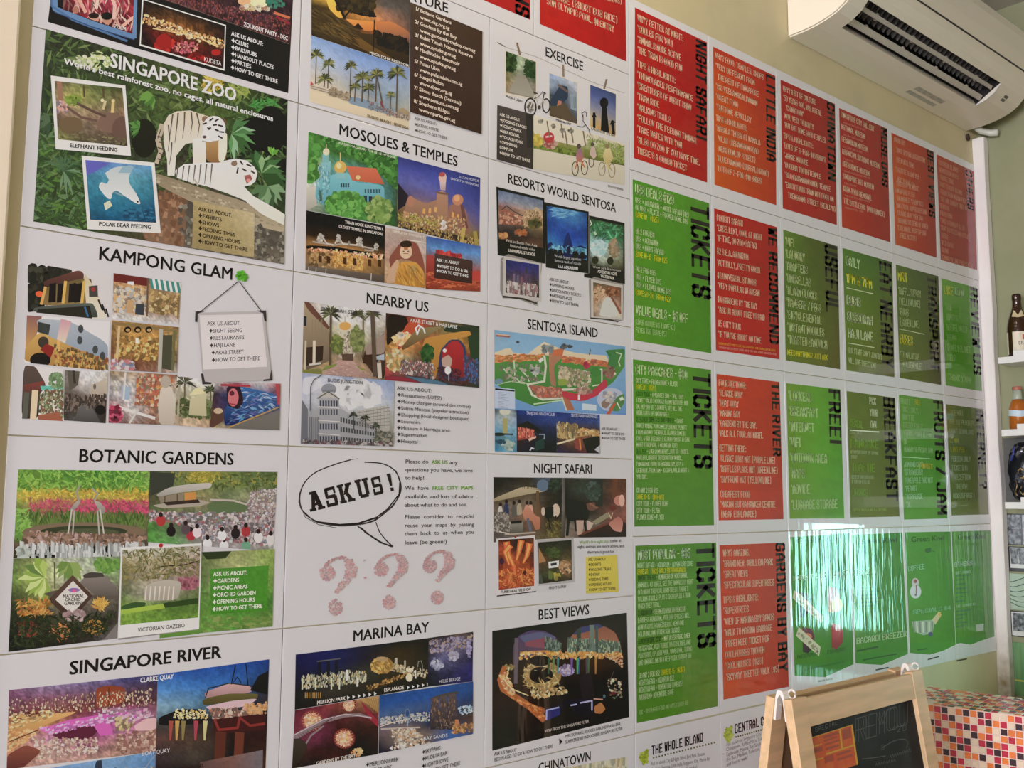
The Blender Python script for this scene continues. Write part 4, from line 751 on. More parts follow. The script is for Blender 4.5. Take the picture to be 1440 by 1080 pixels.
P([(126, 800), (300, 810), (600, 860), (600, 890), (126, 826)], '1c1614'); D([(140, 815), (590, 860), (590, 885), (140, 840)], 80, 13, 'f0b080 e88858 c05030 f8d8a8', 1.4); D([(290, 840), (470, 870), (470, 950), (290, 930)], 90, 15, 'e8b050 d89838 f0c878 8a4c20 b06c28', .6, (80, 100)); D([(140, 840), (280, 850), (280, 940), (135, 920)], 50, 15, 'b88c50 5c4428 2a1c14 d0a868', 1)
for x in (200, 250, 350, 410, 500, 560): P([(x, 850 + x * .07), (x + 20, 853 + x * .07), (x + 20, 895 + x * .07), (x, 890 + x * .07)], '4a2c18')
P([(120, 925), (600, 985), (600, 1030), (120, 950)], '70645a>4a3c34')
for x in (140, 185, 245, 520): L([(x, 920 + x * .1), (x - 2, 960 + x * .1)], 5, 'c0b8b0')
S_.clip = None; T('THIAN HOCK KENG TEMPLE', (360, 668), (592, 712), 17, 'd8d0c8', .022); T('OLDEST TEMPLE IN SINGAPORE', (322, 694), (590, 742), 17, 'd8d0c8', .022)
part('photograph', 'seated statue in a golden robe')
G([(604, 692), (852, 738), (850, 1062), (600, 1030)], 'c0a898 b8a090 b0a098/b09890 a88c80 c0b0a8/b89080 a88468 b89888/c0a080 b07c30 a87850/b89060 c08828 a07030', n=.1)
P([(625, 880), (690, 790), (740, 770), (800, 790), (840, 900), (850, 1060), (800, 1060), (780, 900), (690, 880), (640, 960)], '8a4c3c'); P([(640, 930), (680, 880), (700, 960), (660, 1030), (605, 1030)], 'c8a080'); E(730, 840, 38, 44, 'd8b898'); E(730, 795, 36, 22, '30241c'); P([(715, 812), (745, 812), (740, 830), (720, 828)], 'b07040'); L([(715, 852), (745, 852)], 4, '9a5c48'); E(716, 838, 6, 3, '40302a'); E(744, 838, 6, 3, '40302a')
P([(700, 900), (790, 900), (840, 960), (845, 1062), (660, 1040), (672, 960)], 'd09430>b87c20'); P([(740, 930), (790, 920), (800, 990), (750, 985)], 'b0904c'); D([(680, 910), (840, 960), (840, 1050), (670, 1030)], 40, 22, 'e0a838 a87020 8a5820', 2.4, (40, 90), 'l'); T('TEMPLE OF 1000 LIGHTS', (645, 722), (850, 760), 13, 'e0d8d0', .011); L([(740, 768), (850, 785)], 6, 'd0c8c0')
part('photograph', 'red temple gate under a blue sky')
G([(854, 745), (1182, 806), (1180, 1082), (850, 1066)], '3858a0 3058a8 4468b0/5888c0 5088c8 5c90c8/80583c 8a6050 788098/a03428 8a3024 b04030/a03c24 a84a28 b05030/7a2c1c 8a3a20 802c20', n=.1)
P([(855, 860), (900, 862), (905, 970), (855, 965)], 'a83c3c>8a2c20'); D([(920, 835), (1060, 860), (1060, 890), (920, 870)], 36, 18, 'c02c30 8a1c20 e04840'); D([(860, 960), (1178, 990), (1178, 1070), (860, 1060)], 70, 22, 'c0482c d87040 8a2c1c 5c1c18', 3, (-5, 10)); P([(1130, 960), (1178, 960), (1178, 1020), (1130, 1010)], 'b83830')
S_.clip = None; P([(905, 850), (1135, 895), (1132, 1035), (900, 1000)], '4a3230>3c2420')
T('ASK US ABOUT', (916, 898), (1056, 920), 18, 'e4dcd8', .022); T(STAR + 'WHAT TO DO & SEE', (916, 932), (1106, 968), 18, 'e4dcd8', .022); T(STAR + 'HOW TO GET THERE', (914, 962), (1108, 998), 18, 'e4dcd8', .022)

land('white nearby-us poster with a palm street photo and a food-stall list', 1, 2)
view(400, 400, 4.5)
part('title'); T('NEARBY US', (508, 118), (905, 178), 66, font=.018)
part('photograph', 'palm street leading to a golden domed mosque')
G([(116, 108), (634, 182), (628, 610), (106, 560)], '9a8a70 d0ccc8 d8d6d4 d0cccc c4c0bc/8a7860 d4d0cc d8d4d0 d0ccc8 b0a89c/8a7c60 a8a480 c8c4ac c0bca8 8a7c6c/5c4c3c 7a7450 c0b498 a8a080 6a5040/5a4438 5c5838 a89078 7a6848 3a2c28/8a6c50 a08850 b09080 a08060 4a4038/8a8850 b09484 b89888 b09080 7a7048', n=.12, cell=2.6)
P([(116, 108), (150, 112), (220, 200), (270, 280), (290, 380), (285, 480), (200, 520), (110, 550)], 'a89474>6a5848'); P([(116, 108), (150, 112), (280, 270), (270, 290), (140, 160)], '6a4438'); P([(112, 200), (134, 205), (132, 265), (112, 262)], '2a2a30'); P([(130, 400), (240, 390), (235, 480), (125, 520)], '3a2c24'); L([(182, 360), (180, 500)], 18, 'd0c4ac'); L([(128, 360), (122, 540)], 12, 'c0b49c')
for x in (170, 190, 210, 230): L([(x, 220), (x, 330)], 5, '8a7c60')
P([(350, 260), (410, 260), (440, 320), (440, 470), (330, 470), (335, 330)], 'd0c4ac>b8a890'); E(376, 265, 36, 26, 'd09c48'); L([(376, 240), (376, 205)], 4, 'b0a080'); D([(340, 300), (430, 300), (430, 460), (340, 460)], 50, 14, 'e0d8c4 8a7c60 a89878 5c5040', .6, (80, 100)); P([(355, 440), (430, 440), (425, 490), (360, 490)], '5a4438')
P([(500, 420), (570, 360), (632, 300), (628, 600), (570, 590), (490, 480)], '5a4038>3a2a24'); P([(500, 400), (600, 330), (632, 310), (630, 440), (510, 450)], '9a8478'); P([(560, 460), (625, 440), (625, 480), (560, 475)], 'a8b4c0'); P([(480, 450), (570, 440), (560, 520), (490, 500)], '40281f')
for x, y0, r in ((285, 190, 76), (330, 370, 50), (455, 200, 60), (550, 190, 60), (440, 340, 46)): fan(x, y0, r, ['4a4c3c', '60643c', '7a7c58', '3c3c30'], 15, 150, 400, .1)
L([(285, 190), (280, 510)], 14, '5c4c3c'); L([(490, 200), (488, 460)], 9, '6a5c44'); L([(548, 180), (565, 580)], 26, '5a4a3c'); tree(325, 380, 36, 60, '6a7838 8a9448 4c5a2c', 50, 18); tree(450, 350, 40, 80, '7a8448 949c58 5c6838', 70, 20)
P([(330, 480), (430, 485), (520, 590), (250, 572)], 'b89488>a8847c'); D([(300, 490), (470, 500), (510, 590), (240, 570)], 80, 12, 'c8a89c 98766c b08c80', 3, (0, 8)); P([(250, 520), (330, 500), (310, 520), (230, 545)], '7a8c38'); P([(440, 510), (500, 540), (480, 545)], '8a9038'); P([(110, 540), (220, 535), (230, 568), (106, 560)], '7a7c34'); L([(590, 500), (595, 590)], 26, 'c8bcac'); E(592, 490, 10, 12, '8a7868'); L([(150, 510), (220, 500)], 12, 'c8c0b4')
T('BUSSORAH STREET', (225, 168), (492, 196), 22, '3c3834', .011)
part('photograph', 'orange-lit street cafes at night')
G([(634, 182), (1224, 266), (1222, 655), (626, 606)], '302420 6a2c1c a05038 6a5c3c 30382c 283028/3a2018 c05028 a04830 807040 a07028 3a4428/a06020 e8a050 a04c28 a8803c b88028 30402c/a87838 c89048 60301c a07828 903828 2a3828/8a7040 8a8060 5c4030 a88030 a02428 283428/a04038 6a4c40 483838 5a4838 6a2020 30382c/8a3038 6a3038 304050 2c3840 3a2a28 2a3c30', n=.18, cell=2.6)
P([(640, 190), (760, 200), (780, 260), (700, 330), (636, 400)], '261c1a'); P([(760, 250), (860, 215), (880, 300), (740, 400), (700, 420)], 'c04c28>a83c20'); D((745, 350, 60, 40), 70, 24, 'f8c880 f0a048 e87828 fff0c8', 1.4); D((690, 480, 50, 70), 80, 20, 'e0b870 c88838 f0e0b0 7a8040 a0482c', 1); P([(830, 280), (1000, 265), (900, 330), (740, 420), (730, 400)], '8a7c50>6a4828')
P([(1000, 262), (1222, 268), (1222, 400), (1120, 310), (1000, 300)], '2e3a2a'); P([(880, 340), (1160, 290), (1180, 330), (1050, 345), (980, 400), (950, 600), (920, 600), (920, 420), (860, 400)], 'c08830>a87020'); P([(975, 420), (1040, 350), (1100, 350), (1140, 400), (1150, 620), (960, 600)], '383c60'); P([(990, 420), (1045, 362), (1095, 362), (1125, 410), (1130, 600), (1060, 560), (985, 480)], 'b02028>8a1820')
tree(895, 440, 40, 55, '2c5828 3c7030 1c4020', 60, 18); P([(1150, 330), (1222, 300), (1222, 560), (1180, 520)], '2a4028'); D([(1120, 450), (1222, 480), (1222, 640), (1130, 600)], 60, 16, '3060a0 3a78b8 20382c 803c40 402a50', .6, (75, 105)); D([(730, 480), (940, 500), (940, 600), (720, 560)], 120, 15, 'e0dcd8 282028 a02c30 3a4a60 d0c0b0 6a3028', .7, (70, 110)); D([(960, 520), (1110, 540), (1100, 630), (960, 610)], 60, 16, '201820 2a2430 8a2428 383040', .8); E(1005, 420, 12, 12, 'e8dcd0'); P([(985, 470), (1030, 445), (1055, 480), (1040, 530), (990, 520)], 'b89888'); E(1025, 545, 20, 26, 'e8e4e4'); L([(1030, 570), (1030, 610)], 6, '8a8a90')
P([(626, 580), (760, 590), (860, 625), (626, 606)], '8a2838'); P([(750, 580), (960, 610), (1040, 640), (880, 628)], '48708a'); L([(830, 310), (820, 280), (840, 260), (870, 280), (880, 310)], 9, 'e8e0d8'); L([(850, 270), (830, 320)], 9, 'e8e0d8')
T('ARAB STREET & HAJI LANE', (786, 238), (1084, 282), 22, 'e4dcd4', .011)
part('photograph', 'white corner building with a domed tower')
G([(104, 562), (686, 612), (678, 1026), (94, 1008)], '8c9cbc c0c4d4 8898bc 8498c0 8ca0c4/b0b4c8 c8c8d0 c0c4d0 c0c4d0 98a8c8/b8bcc8 b0b4b8 c8c8d0 b8bcc4 b0b4bc/8a8c90 8c8e90 a8aaac 9a9c9c a4a49c/74767c 84868a 80827c 84847c 8c8c80/707074 808084 78787a 7c7c74 706c64', n=.06, cell=2.6)
D((450, 690, 120, 60), 40, 60, 'd4d4da c8c8d0 dcdce0', 1.6, sh='o'); P([(110, 590), (200, 580), (240, 640), (140, 700), (104, 690)], 'ccccd4')
P([(140, 810), (210, 790), (210, 700), (335, 710), (340, 780), (420, 830), (520, 880), (600, 930), (640, 1000), (600, 1020), (140, 1010)], 'a4a4a8>94949a'); P([(96, 720), (140, 790), (140, 1010), (94, 1008)], '6a6c74'); E(272, 665, 48, 36, '8a8c94'); P([(225, 668), (320, 668), (300, 690), (240, 690)], '7a7c84'); P([(200, 715), (240, 682), (300, 682), (336, 722)], 'b8b4ac'); L([(200, 722), (270, 680), (338, 726)], 7, '5c5850')
for r, yy in enumerate((735, 790, 880, 960)):
    for k in range(9): 
        x = 215 + k * 17 if k < 7 else 0
        if x: P([(x, yy), (x + 10, yy + 1), (x + 10, yy + 38), (x, yy + 36)], '3e4450' if r != 1 else '50545c')
for r, (ya, yb) in enumerate(((840, 905), (900, 945), (965, 985))):
    for k in range(16): x = 345 + k * 17; y = ya + (yb - ya) * k / 15; P([(x, y), (x + 9, y + 2), (x + 9, y + 34 - k * .8), (x, y + 32 - k * .8)], '44464a')
for k in range(5): L([(150 + 13 * k, 840), (150 + 13 * k, 1005)], 5, '6a6c72')
for y in (775, 860, 945): L([(205, y), (340, y + 10)], 6, 'c8c4c0')
P([(440, 800), (650, 762), (660, 930), (600, 930), (520, 880), (440, 830)], 'b4b0aa>a8a49c')
for k in range(6): L([(450, 815 + 18 * k), (655, 780 + 22 * k)], 5, '84827e')
for k in range(9): L([(465 + 22 * k, 800 - 4 * k), (468 + 22 * k, 900)], 3, '908c86')
for x, y in ((425, 830), (500, 850), (570, 900)): L([(x, y), (x + 4, y + 90)], 6, '4a4c44'); fan(x, y, 36, ['3a3e36', '50544a', '2c302a'], 11, 150, 400, .13)
D([(560, 920), (680, 940), (680, 1010), (560, 1000)], 60, 14, '5c6450 8a8478 484c44 a09888 3a3a38'); D([(110, 985), (670, 1000), (670, 1024), (110, 1006)], 70, 12, '3a3438 8a3848 c8c4c0 504c50 282628', 1); L([(152, 800), (155, 650), (175, 605), (230, 572)], 5, '4a4e58'); T('BUGIS JUNCTION', (262, 618), (484, 634), 22, '2e3038', .011)
part('bullet_list'); TB(about('Restaurants (LOTS!)', 'Money changer (around the corner)', 'Sultan Mosque (popular attraction)', 'Shopping (local designer boutiques)', 'Souvenirs', 'Museum + Heritage area', 'Supermarket', 'Hospital'), (700, 668), (1160, 862), 4, (698, 1002), 22, '383232', .011)

land('white ask-us poster with a sketched speech bubble and three question marks', 1, 3)
view(400, 630, 4.32)
part('speech_bubble', 'sketched black speech bubble')
ring = [(395, 72), (300, 100), (180, 150), (110, 220), (86, 310), (110, 390), (190, 445), (320, 472), (430, 465), (540, 438), (630, 370), (690, 290), (700, 220), (665, 140), (590, 96), (480, 86)]
ring = smooth(ring)
L(ring, 7, '2a2424'); L([(x + 4 * math.sin(x * .06), y + 4 * math.cos(y * .07)) for x, y in ring[15:66]], 6, '3a3232'); L([(84, 270), (80, 330), (120, 420), (200, 465), (310, 485)], 4, '4a4242'); L([(200, 450), (330, 466), (440, 458), (560, 420)], 11, '241e1e'); L([(540, 430), (620, 370), (690, 280), (694, 210)], 8, '2a2424')
L([(438, 474), (510, 530), (580, 575), (648, 598)], (7, 10), '241e1e'); L([(455, 480), (530, 545), (640, 600)], 6, '3a3232'); L([(548, 450), (570, 510), (610, 560), (650, 598)], (5, 8), '2a2424'); L([(480, 510), (560, 560)], 9, '2a2424'); L([(395, 72), (440, 64)], 3, '5a5252')
part('lettering', 'heavy slab capitals')
def slab(glyph, ox, oy, sx, sy, rot):
    a = math.radians(rot)
    for q in glyph: P([(ox + (x * sx) * math.cos(a) - (-y * sy) * math.sin(a), oy + (x * sx) * math.sin(a) + (-y * sy) * math.cos(a)) for x, y in q], '241e1e')
HB = lambda x0, x1, y0, y1: [(x0, y0), (x1, y0), (x1, y1), (x0, y1)]
SL = {'A': [[(.1, 0), (.34, 0), (.62, 1), (.36, 1)], [(.36, 1), (.66, 1), (.94, 0), (.64, 0)], HB(.25, .75, .26, .4), HB(0, .44, 0, .14), HB(.54, 1.04, 0, .14), HB(.2, .6, .86, 1)],
 'S': [HB(.12, .9, .84, 1), HB(.06, .3, .5, .95), HB(.12, .86, .42, .6), HB(.68, .94, .06, .52), HB(.1, .88, 0, .17), HB(.04, .22, 0, .36), HB(.74, .9, .64, 1)],
 'K': [HB(.1, .36, 0, 1), HB(0, .46, 0, .14), HB(0, .46, .86, 1), [(.34, .42), (.6, .42), (.98, 1), (.66, 1)], [(.4, .62), (.62, .62), (1, 0), (.68, 0)], HB(.56, 1.06, 0, .14), HB(.56, 1.02, .86, 1)],
 'U': [HB(.1, .36, .14, 1), HB(.64, .9, .14, 1), HB(.18, .82, 0, .18), HB(0, .46, .86, 1), HB(.54, 1, .86, 1)], '!': [[(.08, .3), (.26, .3), (.34, 1), (0, 1)], HB(.04, .3, 0, .2)]}
for ch, x, y, s, hh in (('A', 150, 388, 92, 118), ('S', 252, 362, 78, 118), ('K', 334, 340, 88, 116), ('U', 442, 310, 82, 116), ('S', 536, 290, 66, 110), ('!', 636, 264, 74, 108)): slab(SL[ch], x, y, s, hh, -13)
part('advice_text')
g_, k_ = '6a9a30', '3a3434'
for a, b, s in (((726, 94), (868, 94), 'Please do'), ((994, 99), (1044, 99), 'any'), ((726, 143), (1136, 148), 'questions you have, we love'), ((726, 192), (842, 194), 'to help!'), ((724, 254), (868, 254), 'We  have'), ((724, 306), (1138, 306), 'available, and lots of advice'), ((722, 358), (1104, 354), 'about what to do and see.'), ((722, 430), (1144, 424), 'Please  consider  to  recycle/'), ((722, 482), (1144, 474), 'reuse  your  maps  by  passing'), ((722, 532), (1144, 520), 'them  back  to  us  when  you'), ((722, 586), (980, 578), 'leave (be green!)')): T(s, a, b, 24, k_, .011)
T('ASK US', (886, 96), (984, 97), 22, g_, .022); T('FREE  CITY  MAPS', (890, 254), (1138, 252), 22, g_, .022)
part('question_marks', 'three question marks filled with confetti specks')
CF = 'c88890 b89098 9a8890 d8b0a8 b8a8a0 c8a8a0 a89098 c07880 d0c0c0'
for (bx, by, rr), (cx_, cy_), (dx, dy, dr) in (((252, 760, 46), (390, 740), (302, 966, 44)), ((578, 738, 42), (705, 712), (628, 936, 40)), ((875, 718, 40), (988, 690), (918, 908, 38))):
    D((bx, by, rr, rr), 90, 8, CF); D((dx, dy, dr, dr + 4), 90, 8, CF)
    k = rr / 46
    for q, n in (([(cx_ - 40 * k, cy_ - 66 * k), (cx_ + 10 * k, cy_ - 68 * k), (cx_ + 44 * k, cy_ - 10), (cx_ - 22 * k, cy_)], 60), ([(cx_ - 26 * k, cy_ - 10), (cx_ + 44 * k, cy_ - 10), (cx_ + 30 * k, cy_ + 50 * k), (cx_ - 30 * k, cy_ + 40 * k)], 65), ([(cx_ - 30 * k, cy_ + 30 * k), (cx_ + 20 * k, cy_ + 50 * k), (cx_ - 74 * k, cy_ + 144 * k), (cx_ - 100 * k, cy_ + 140 * k)], 55)): D(q, n, 8, CF)
    for t in range(14): a = math.pi * (1.05 + .5 * t / 14); D((cx_ - 40 * k + 130 * k * math.cos(a) * .95, cy_ + 20 + 95 * k * math.sin(a), 10, 8), 7, 7, CF)
D((480, 790, 5, 6), 4, 6, 'e8a0a8'); D((478, 684, 5, 6), 4, 6, 'c0b8bc')

land('white Marina Bay poster with night skyline photos below the ask-us poster', 1, 4)
view(380, 860, 4.5)
part('title'); T('MARINA BAY', (513, 188), (996, 128), 68, font=.018)
part('photograph', 'dark skyline reflected in the bay')
G([(154, 270), (604, 210), (996, 178), (990, 470)][:1] + [(996, 166), (990, 474), (148, 620)], '181a48 1c2058 181830 14120c 1c180c/14143c 1c2058 201c2c 3a2c18 1c180e/181a30 242830 34342c 3a3020 28221a/1c1c1c 38342c 2c2a24 28221c 242018/14110f 1c1814 201a14 1c1812 18140f', n=.08, cell=2.6)
E(700, 340, 74, 52, '8a6020'); D((700, 340, 70, 48), 130, 13, 'c89038 e0b050 8a5c20 f0c868 6a4418', 1.2, sh='o'); E(700, 300, 40, 16, 'b09060')
D([(190, 400), (600, 370), (600, 440), (190, 490)], 150, 11, 'c8c8b0 a8a078 707860 f0e8c0 5c6c60 d0b060', .4, (84, 96)); L([(290, 314), (435, 296)], 7, '5c5c5c'); L([(305, 320), (305, 400)], 22, '1c1e28'); L([(360, 316), (360, 400)], 22, '1c1e28'); L([(410, 310), (412, 390)], 20, '1c1e28'); L([(480, 370), (478, 430)], 16, 'e8ecd8'); L([(544, 420), (544, 470)], 12, 'd8e0c8')
for x in (196, 280, 380, 430): L([(x, 420), (x, 490)], 9, 'c8ccb0')
for k in range(9): L([(215 + 12 * k, 510), (215 + 12 * k, 545)], 5, 'b08838')
P([(590, 480), (880, 380), (900, 390), (620, 510)], '3a2c1c'); D([(600, 470), (880, 375), (880, 395), (610, 500)], 50, 9, 'd8a850 a87838 5c4020'); L([(788, 295), (788, 345)], 16, 'b8b0a0'); L([(845, 310), (845, 350)], 12, 'a09888'); D([(780, 330), (990, 370), (980, 420), (760, 370)], 60, 10, 'c8b890 8a7c58 e8e0c0 b08848'); E(872, 415, 22, 26, 'e0d0b0'); P([(850, 360), (900, 355), (895, 378), (860, 380)], 'd8d0b8'); L([(925, 350), (930, 315), (948, 310), (955, 340), (955, 410)], 4, '8a8c84'); L([(910, 370), (912, 420)], 10, 'e0dcc8')
S_.clip = None; T('MERLION PARK', (288, 586), (468, 556), 22, 'd8d0c8', .022); T('ESPLANADE', (712, 506), (838, 488), 22, 'd8d0c8', .022)
for k in range(6): P([(478 + 34 * k, 530 - 5 * k), (496 + 34 * k, 541 - 5 * k), (480 + 34 * k, 556 - 5 * k)], 'e0dcd8')
for k in range(5): P([(858 + 31 * k, 467 - 5 * k), (874 + 31 * k, 476 - 5 * k), (860 + 31 * k, 491 - 5 * k)], 'e0dcd8')
part('photograph', 'violet lights of a spiral bridge')
G([(992, 166), (1276, 126), (1272, 440), (988, 474)], '28241c 302828 5c4838 302c34/3c3440 605878 706888 28242c/30304c 5c5c88 484468 201c38/1c1a2c 2a2a4a 2c2858 282468/141218 1c1c38 2c2868 242058', n=.2); D([(1000, 180), (1274, 150), (1260, 230), (1000, 260)], 110, 14, '8880a8 a8a0c0 5c5478 b89868 403850', 1.2); D((1150, 280, 30, 30), 30, 14, 'd0ccd8 a8a4bc 888098'); D((1050, 330, 36, 40), 36, 14, 'a8acc8 6c70a0 d0d0e0 4a4a78'); D((1250, 240, 14, 50), 20, 12, 'b0a8c8 7870a8')
S_.clip = None; T('HELIX BRIDGE', (1060, 452), (1194, 432), 20, 'c8c8d0', .011); P([(1118, 462), (1140, 458), (1130, 475)], 'e0e0e4')
part('photograph', 'crimson fireworks and steel arch')
G([(148, 622), (678, 530), (672, 900), (130, 990)], '5c2030 7a2838 8a4038 a07048 b08c50/702838 803044 4a1c24 5c2828 8a3038/803848 702c48 3a1418 30100f 3c1218/4a2a24 3a181c 2c0e10 1c0a0a 2c1212/241c14 1a1010 4a2018 180c0a 201010', n=.14, cell=2.6)
for x, y, r in ((258, 690, 52), (460, 800, 50), (490, 590, 34)):
    E(x, y, r * 1.4, r * 1.3, '8a3838' if x < 400 else '7a2c28'); E(x, y, r, r, 'c87c50'); E(x, y, r * .6, r * .6, 'e8b878'); D((x, y, r, r), 60, 9, 'f8d8a0 e09858 c06040 fff0d0', 1)
    for k in range(22): a = k * .2856; L([(x + r * .6 * math.cos(a), y + r * .6 * math.sin(a)), (x + r * 1.2 * math.cos(a), y + r * 1.2 * math.sin(a))], 3, 'd89870')
D((540, 890, 40, 20), 20, 10, 'e8c088 c88850'); P([(540, 552), (678, 532), (676, 640), (600, 580)], 'b89050>a07840'); P([(560, 560), (676, 690), (674, 728), (620, 680)], '9a2038'); 
for k in range(6): L([(600 + 14 * k, 545), (640 + 10 * k, 640)], 3, '8a6a40')
L([(135, 800), (200, 760), (330, 690), (460, 655), (560, 650), (630, 672)], (40, 12), '8a7478'); L([(138, 780), (330, 680), (470, 646), (630, 668)], 5, 'c8b8bc'); L([(200, 860), (250, 780), (330, 720)], 10, '8c7a80'); 
for k in range(16): L([(170 + 14 * k, 780 - 7 * k), (190 + 15 * k, 815 - 11 * k)], 3, '4a2c34')
P([(130, 800), (180, 800), (230, 840), (160, 990), (130, 990)], '40382c>241c14'); T('GARDENS BY THE BAY', (280, 972), (530, 918), 24, 'd0c8bc', .022); D((550, 880, 30, 18), 10, 12, 'd8a868 e8c888')
part('photograph', 'three tower hotel at blue dusk')
G([(682, 528), (1274, 440), (1272, 772), (676, 895)], '1c4888 1c4c94 1c4c98 204c94 204888/1c4c94 1c509c 1c509c 1c4c90 204884/3c5c90 405c88 385484 304878 20386c/5a6078 3a4868 20386c 283458 404848/6a5860 80685c 283048 302c38 50382c/302838 8a7868 70605c 385c98 60402c/1a1c30 302c38 5a4c48 3060a8 3c4c78', n=.08, cell=2.6)
P([(1005, 545), (1070, 520), (1180, 500), (1180, 520), (1010, 565)], '4a4440'); 
for x in (1010, 1065, 1120): P([(x, 545 - (x - 1010) * .2), (x + 42, 538 - (x - 1010) * .2), (x + 50, 740), (x - 6, 745)], '5c4c4c>2c2834')
D([(1010, 560), (1170, 530), (1180, 730), (1010, 740)], 60, 12, '7a5c4c a07850 3c3440 241f2c', .4, (84, 96)); P([(1160, 680), (1180, 680), (1200, 750), (1150, 770)], 'c07848'); D([(690, 670), (1000, 630), (1000, 690), (690, 710)], 110, 9, 'c8c0b0 98a0b0 e8d8b8 586c90'); L([(860, 615), (858, 720)], 9, '8aa0b8'); E(858, 640, 16, 28, '607898'); E(858, 640, 11, 22, '304c80'); L([(686, 725), (760, 700), (860, 680)], 6, 'd8c0a8'); P([(690, 735), (940, 725), (940, 735), (690, 745)], 'b8a8a0'); D([(760, 740), (900, 740), (1000, 830), (780, 870)], 130, 14, 'c8b8a0 e8dcc8 a08058 d09858 705c58 f0e8d8', 1.2); D([(1180, 600), (1272, 590), (1270, 640), (1180, 650)], 30, 9, 'c8e0f0 88a8d0'); D([(1140, 720), (1270, 700), (1268, 760), (1140, 770)], 50, 12, 'c08848 8a5c38 d8a868 483028')
T('BAY SANDS', (960, 812), (1112, 790), 22, 'c8ccd0', .011)
for k in range(4): P([(762 + 42 * k, 846 - 8 * k), (744 + 42 * k, 862 - 8 * k), (764 + 42 * k, 872 - 8 * k)], 'd8d8dc')
part('bullet_list'); TB([STAR + 'MERLION PARK', STAR + 'ESPLANADE', STAR + 'HELIX BRIDGE'], (594, 980), (802, 944), 0, (590, 1064), 26, '2c2626', .011); part('bullet_list'); TB([STAR + 'SKYPARK', STAR + 'KUDETA BAR', STAR + 'LIGHTSHOWS', STAR + 'HOW TO GET THERE'], (950, 900), (1116, 944), 2, (948, 1032), 25, '2c2626', .011)

# ================================================================== posters, third column
land('pale exercise poster with bicycles, pegged snapshots and a grey list box', 2, 0)
view(670, 0, 4.3217)
part('title'); T('EXERCISE', (410, 342), (642, 434), 56, font=.018)
part('clothes_line', 'thin line drawn with pegs'); L([(120, 262), (170, 290), (360, 350), (560, 440), (690, 500), (890, 568)], 3, '9a9080'); L([(120, 262), (165, 285)], 6, '5c5448'); L([(240, 265), (258, 340)], 12, '7a6450'); L([(520, 398), (522, 470)], 12, '8a7460'); L([(784, 486), (768, 546)], 12, '7a6858')
part('snapshot', 'park path snapshot'); P([(165, 310), (362, 375), (362, 615), (165, 580)], 'd0c8b8'); G([(172, 314), (354, 380), (354, 604), (172, 566)], '38482c a8b898 304428/2c4028 a0b090 243c20/6a6a38 8a9078 3c4c30/8a7848 a09888 7a7464/7a6a58 989084 686458', n=.16); D([(174, 320), (230, 340), (230, 440), (174, 430)], 50, 18, '2c4424 40602c 1c2c18', 1.2, sh='o'); D([(290, 370), (354, 385), (354, 480), (290, 470)], 50, 18, '24401f 3a5c2c 182a14', 1.2, sh='o'); P([(240, 460), (290, 460), (354, 600), (190, 560)], '8c8678>a09a8c')
S_.clip = None; T('PULAU UBIN', (172, 594), (272, 628), 14, '4a4238', .022)
part('snapshot', 'towers snapshot'); P([(430, 440), (612, 500), (612, 766), (430, 715)], 'd2cabc'); G([(436, 448), (606, 505), (604, 756), (436, 706)], '88a0c8 a8b4c8 c0c4cc/98a8c4 485c70 a0a8b8/3a4c5c 3a4c60 8a98a8/50503c 5a4438 485c6c/4a3c30 604c3c 4a3c34', n=.1); P([(440, 620), (500, 520), (548, 530), (550, 600), (500, 640), (445, 650)], '2c3c50'); L([(510, 530), (490, 520), (545, 560)], 14, '6a5850'); L([(500, 620), (480, 700)], 24, 'b07050'); P([(440, 660), (530, 630), (600, 740), (440, 700)], '5a4c38'); P([(560, 580), (604, 570), (604, 680), (560, 660)], '8898a4')
for k in range(4): L([(562 + 11 * k, 590), (564 + 11 * k, 660)], 3, '5c6c7c')
S_.clip = None; T('MARINA BAY', (475, 738), (568, 766), 14, '4a4238', .022)
part('snapshot', 'sunset statue snapshot'); P([(678, 512), (846, 570), (846, 848), (678, 788)], 'd4ccbc'); G([(684, 518), (840, 575), (838, 826), (684, 772)], '384878 384878 3c4870/5060a0 4c5c90 4a5884/8088a8 808098 7880a0/b8a888 a89078 90887c/c8a050 c09048 a88048', n=.05); E(768, 628, 26, 32, '1c1a20'); P([(755, 640), (782, 640), (800, 812), (748, 800)], '16141a'); L([(708, 690), (708, 778)], 16, '181618'); L([(696, 715), (708, 690), (720, 715)], 6, '181618'); L([(818, 740), (826, 815)], 18, '181618'); L([(806, 760), (818, 735), (838, 748)], 6, '181618')
S_.clip = None; T('GARDENS BY THE BAY', (688, 790), (836, 836), 14, '4a4238', .022)
part('photograph', 'families cycling by a hedge'); G([(340, 700), (892, 880), (892, 1128), (338, 1030)], 'd8d0bc d4ccb8 d0c8b0 c8c0a0/c8c0a0 c4bca0 b8b898 909058/a8a048 848840 7c8438 5c6424/8a8a50 6c7434 606820 50581c/c4bc9c c0b89c b4ac90 a8a084/c8c0a8 c8c0a8 c4bca4 bcb49c', n=.08)
P([(338, 700), (700, 790), (680, 840), (640, 900), (340, 830)], 'd2cab6'); D([(345, 870), (600, 930), (600, 965), (345, 930)], 100, 22, '5c7020 7c9030 485818 8c9c40', 1.2, sh='o'); D([(665, 830), (892, 890), (890, 1000), (670, 930)], 150, 20, '7c9038 98a850 5c6c24 a8b068', 1.2, sh='l'); D((365, 855, 22, 36), 26, 18, 'd0b038 e0c850 a89028', 1, sh='o'); D((440, 880, 40, 22), 30, 16, 'c0a898 a83830'); E(432, 838, 33, 34, 'b83038'); L([(415, 835), (450, 830)], 10, 'd8c0b8')
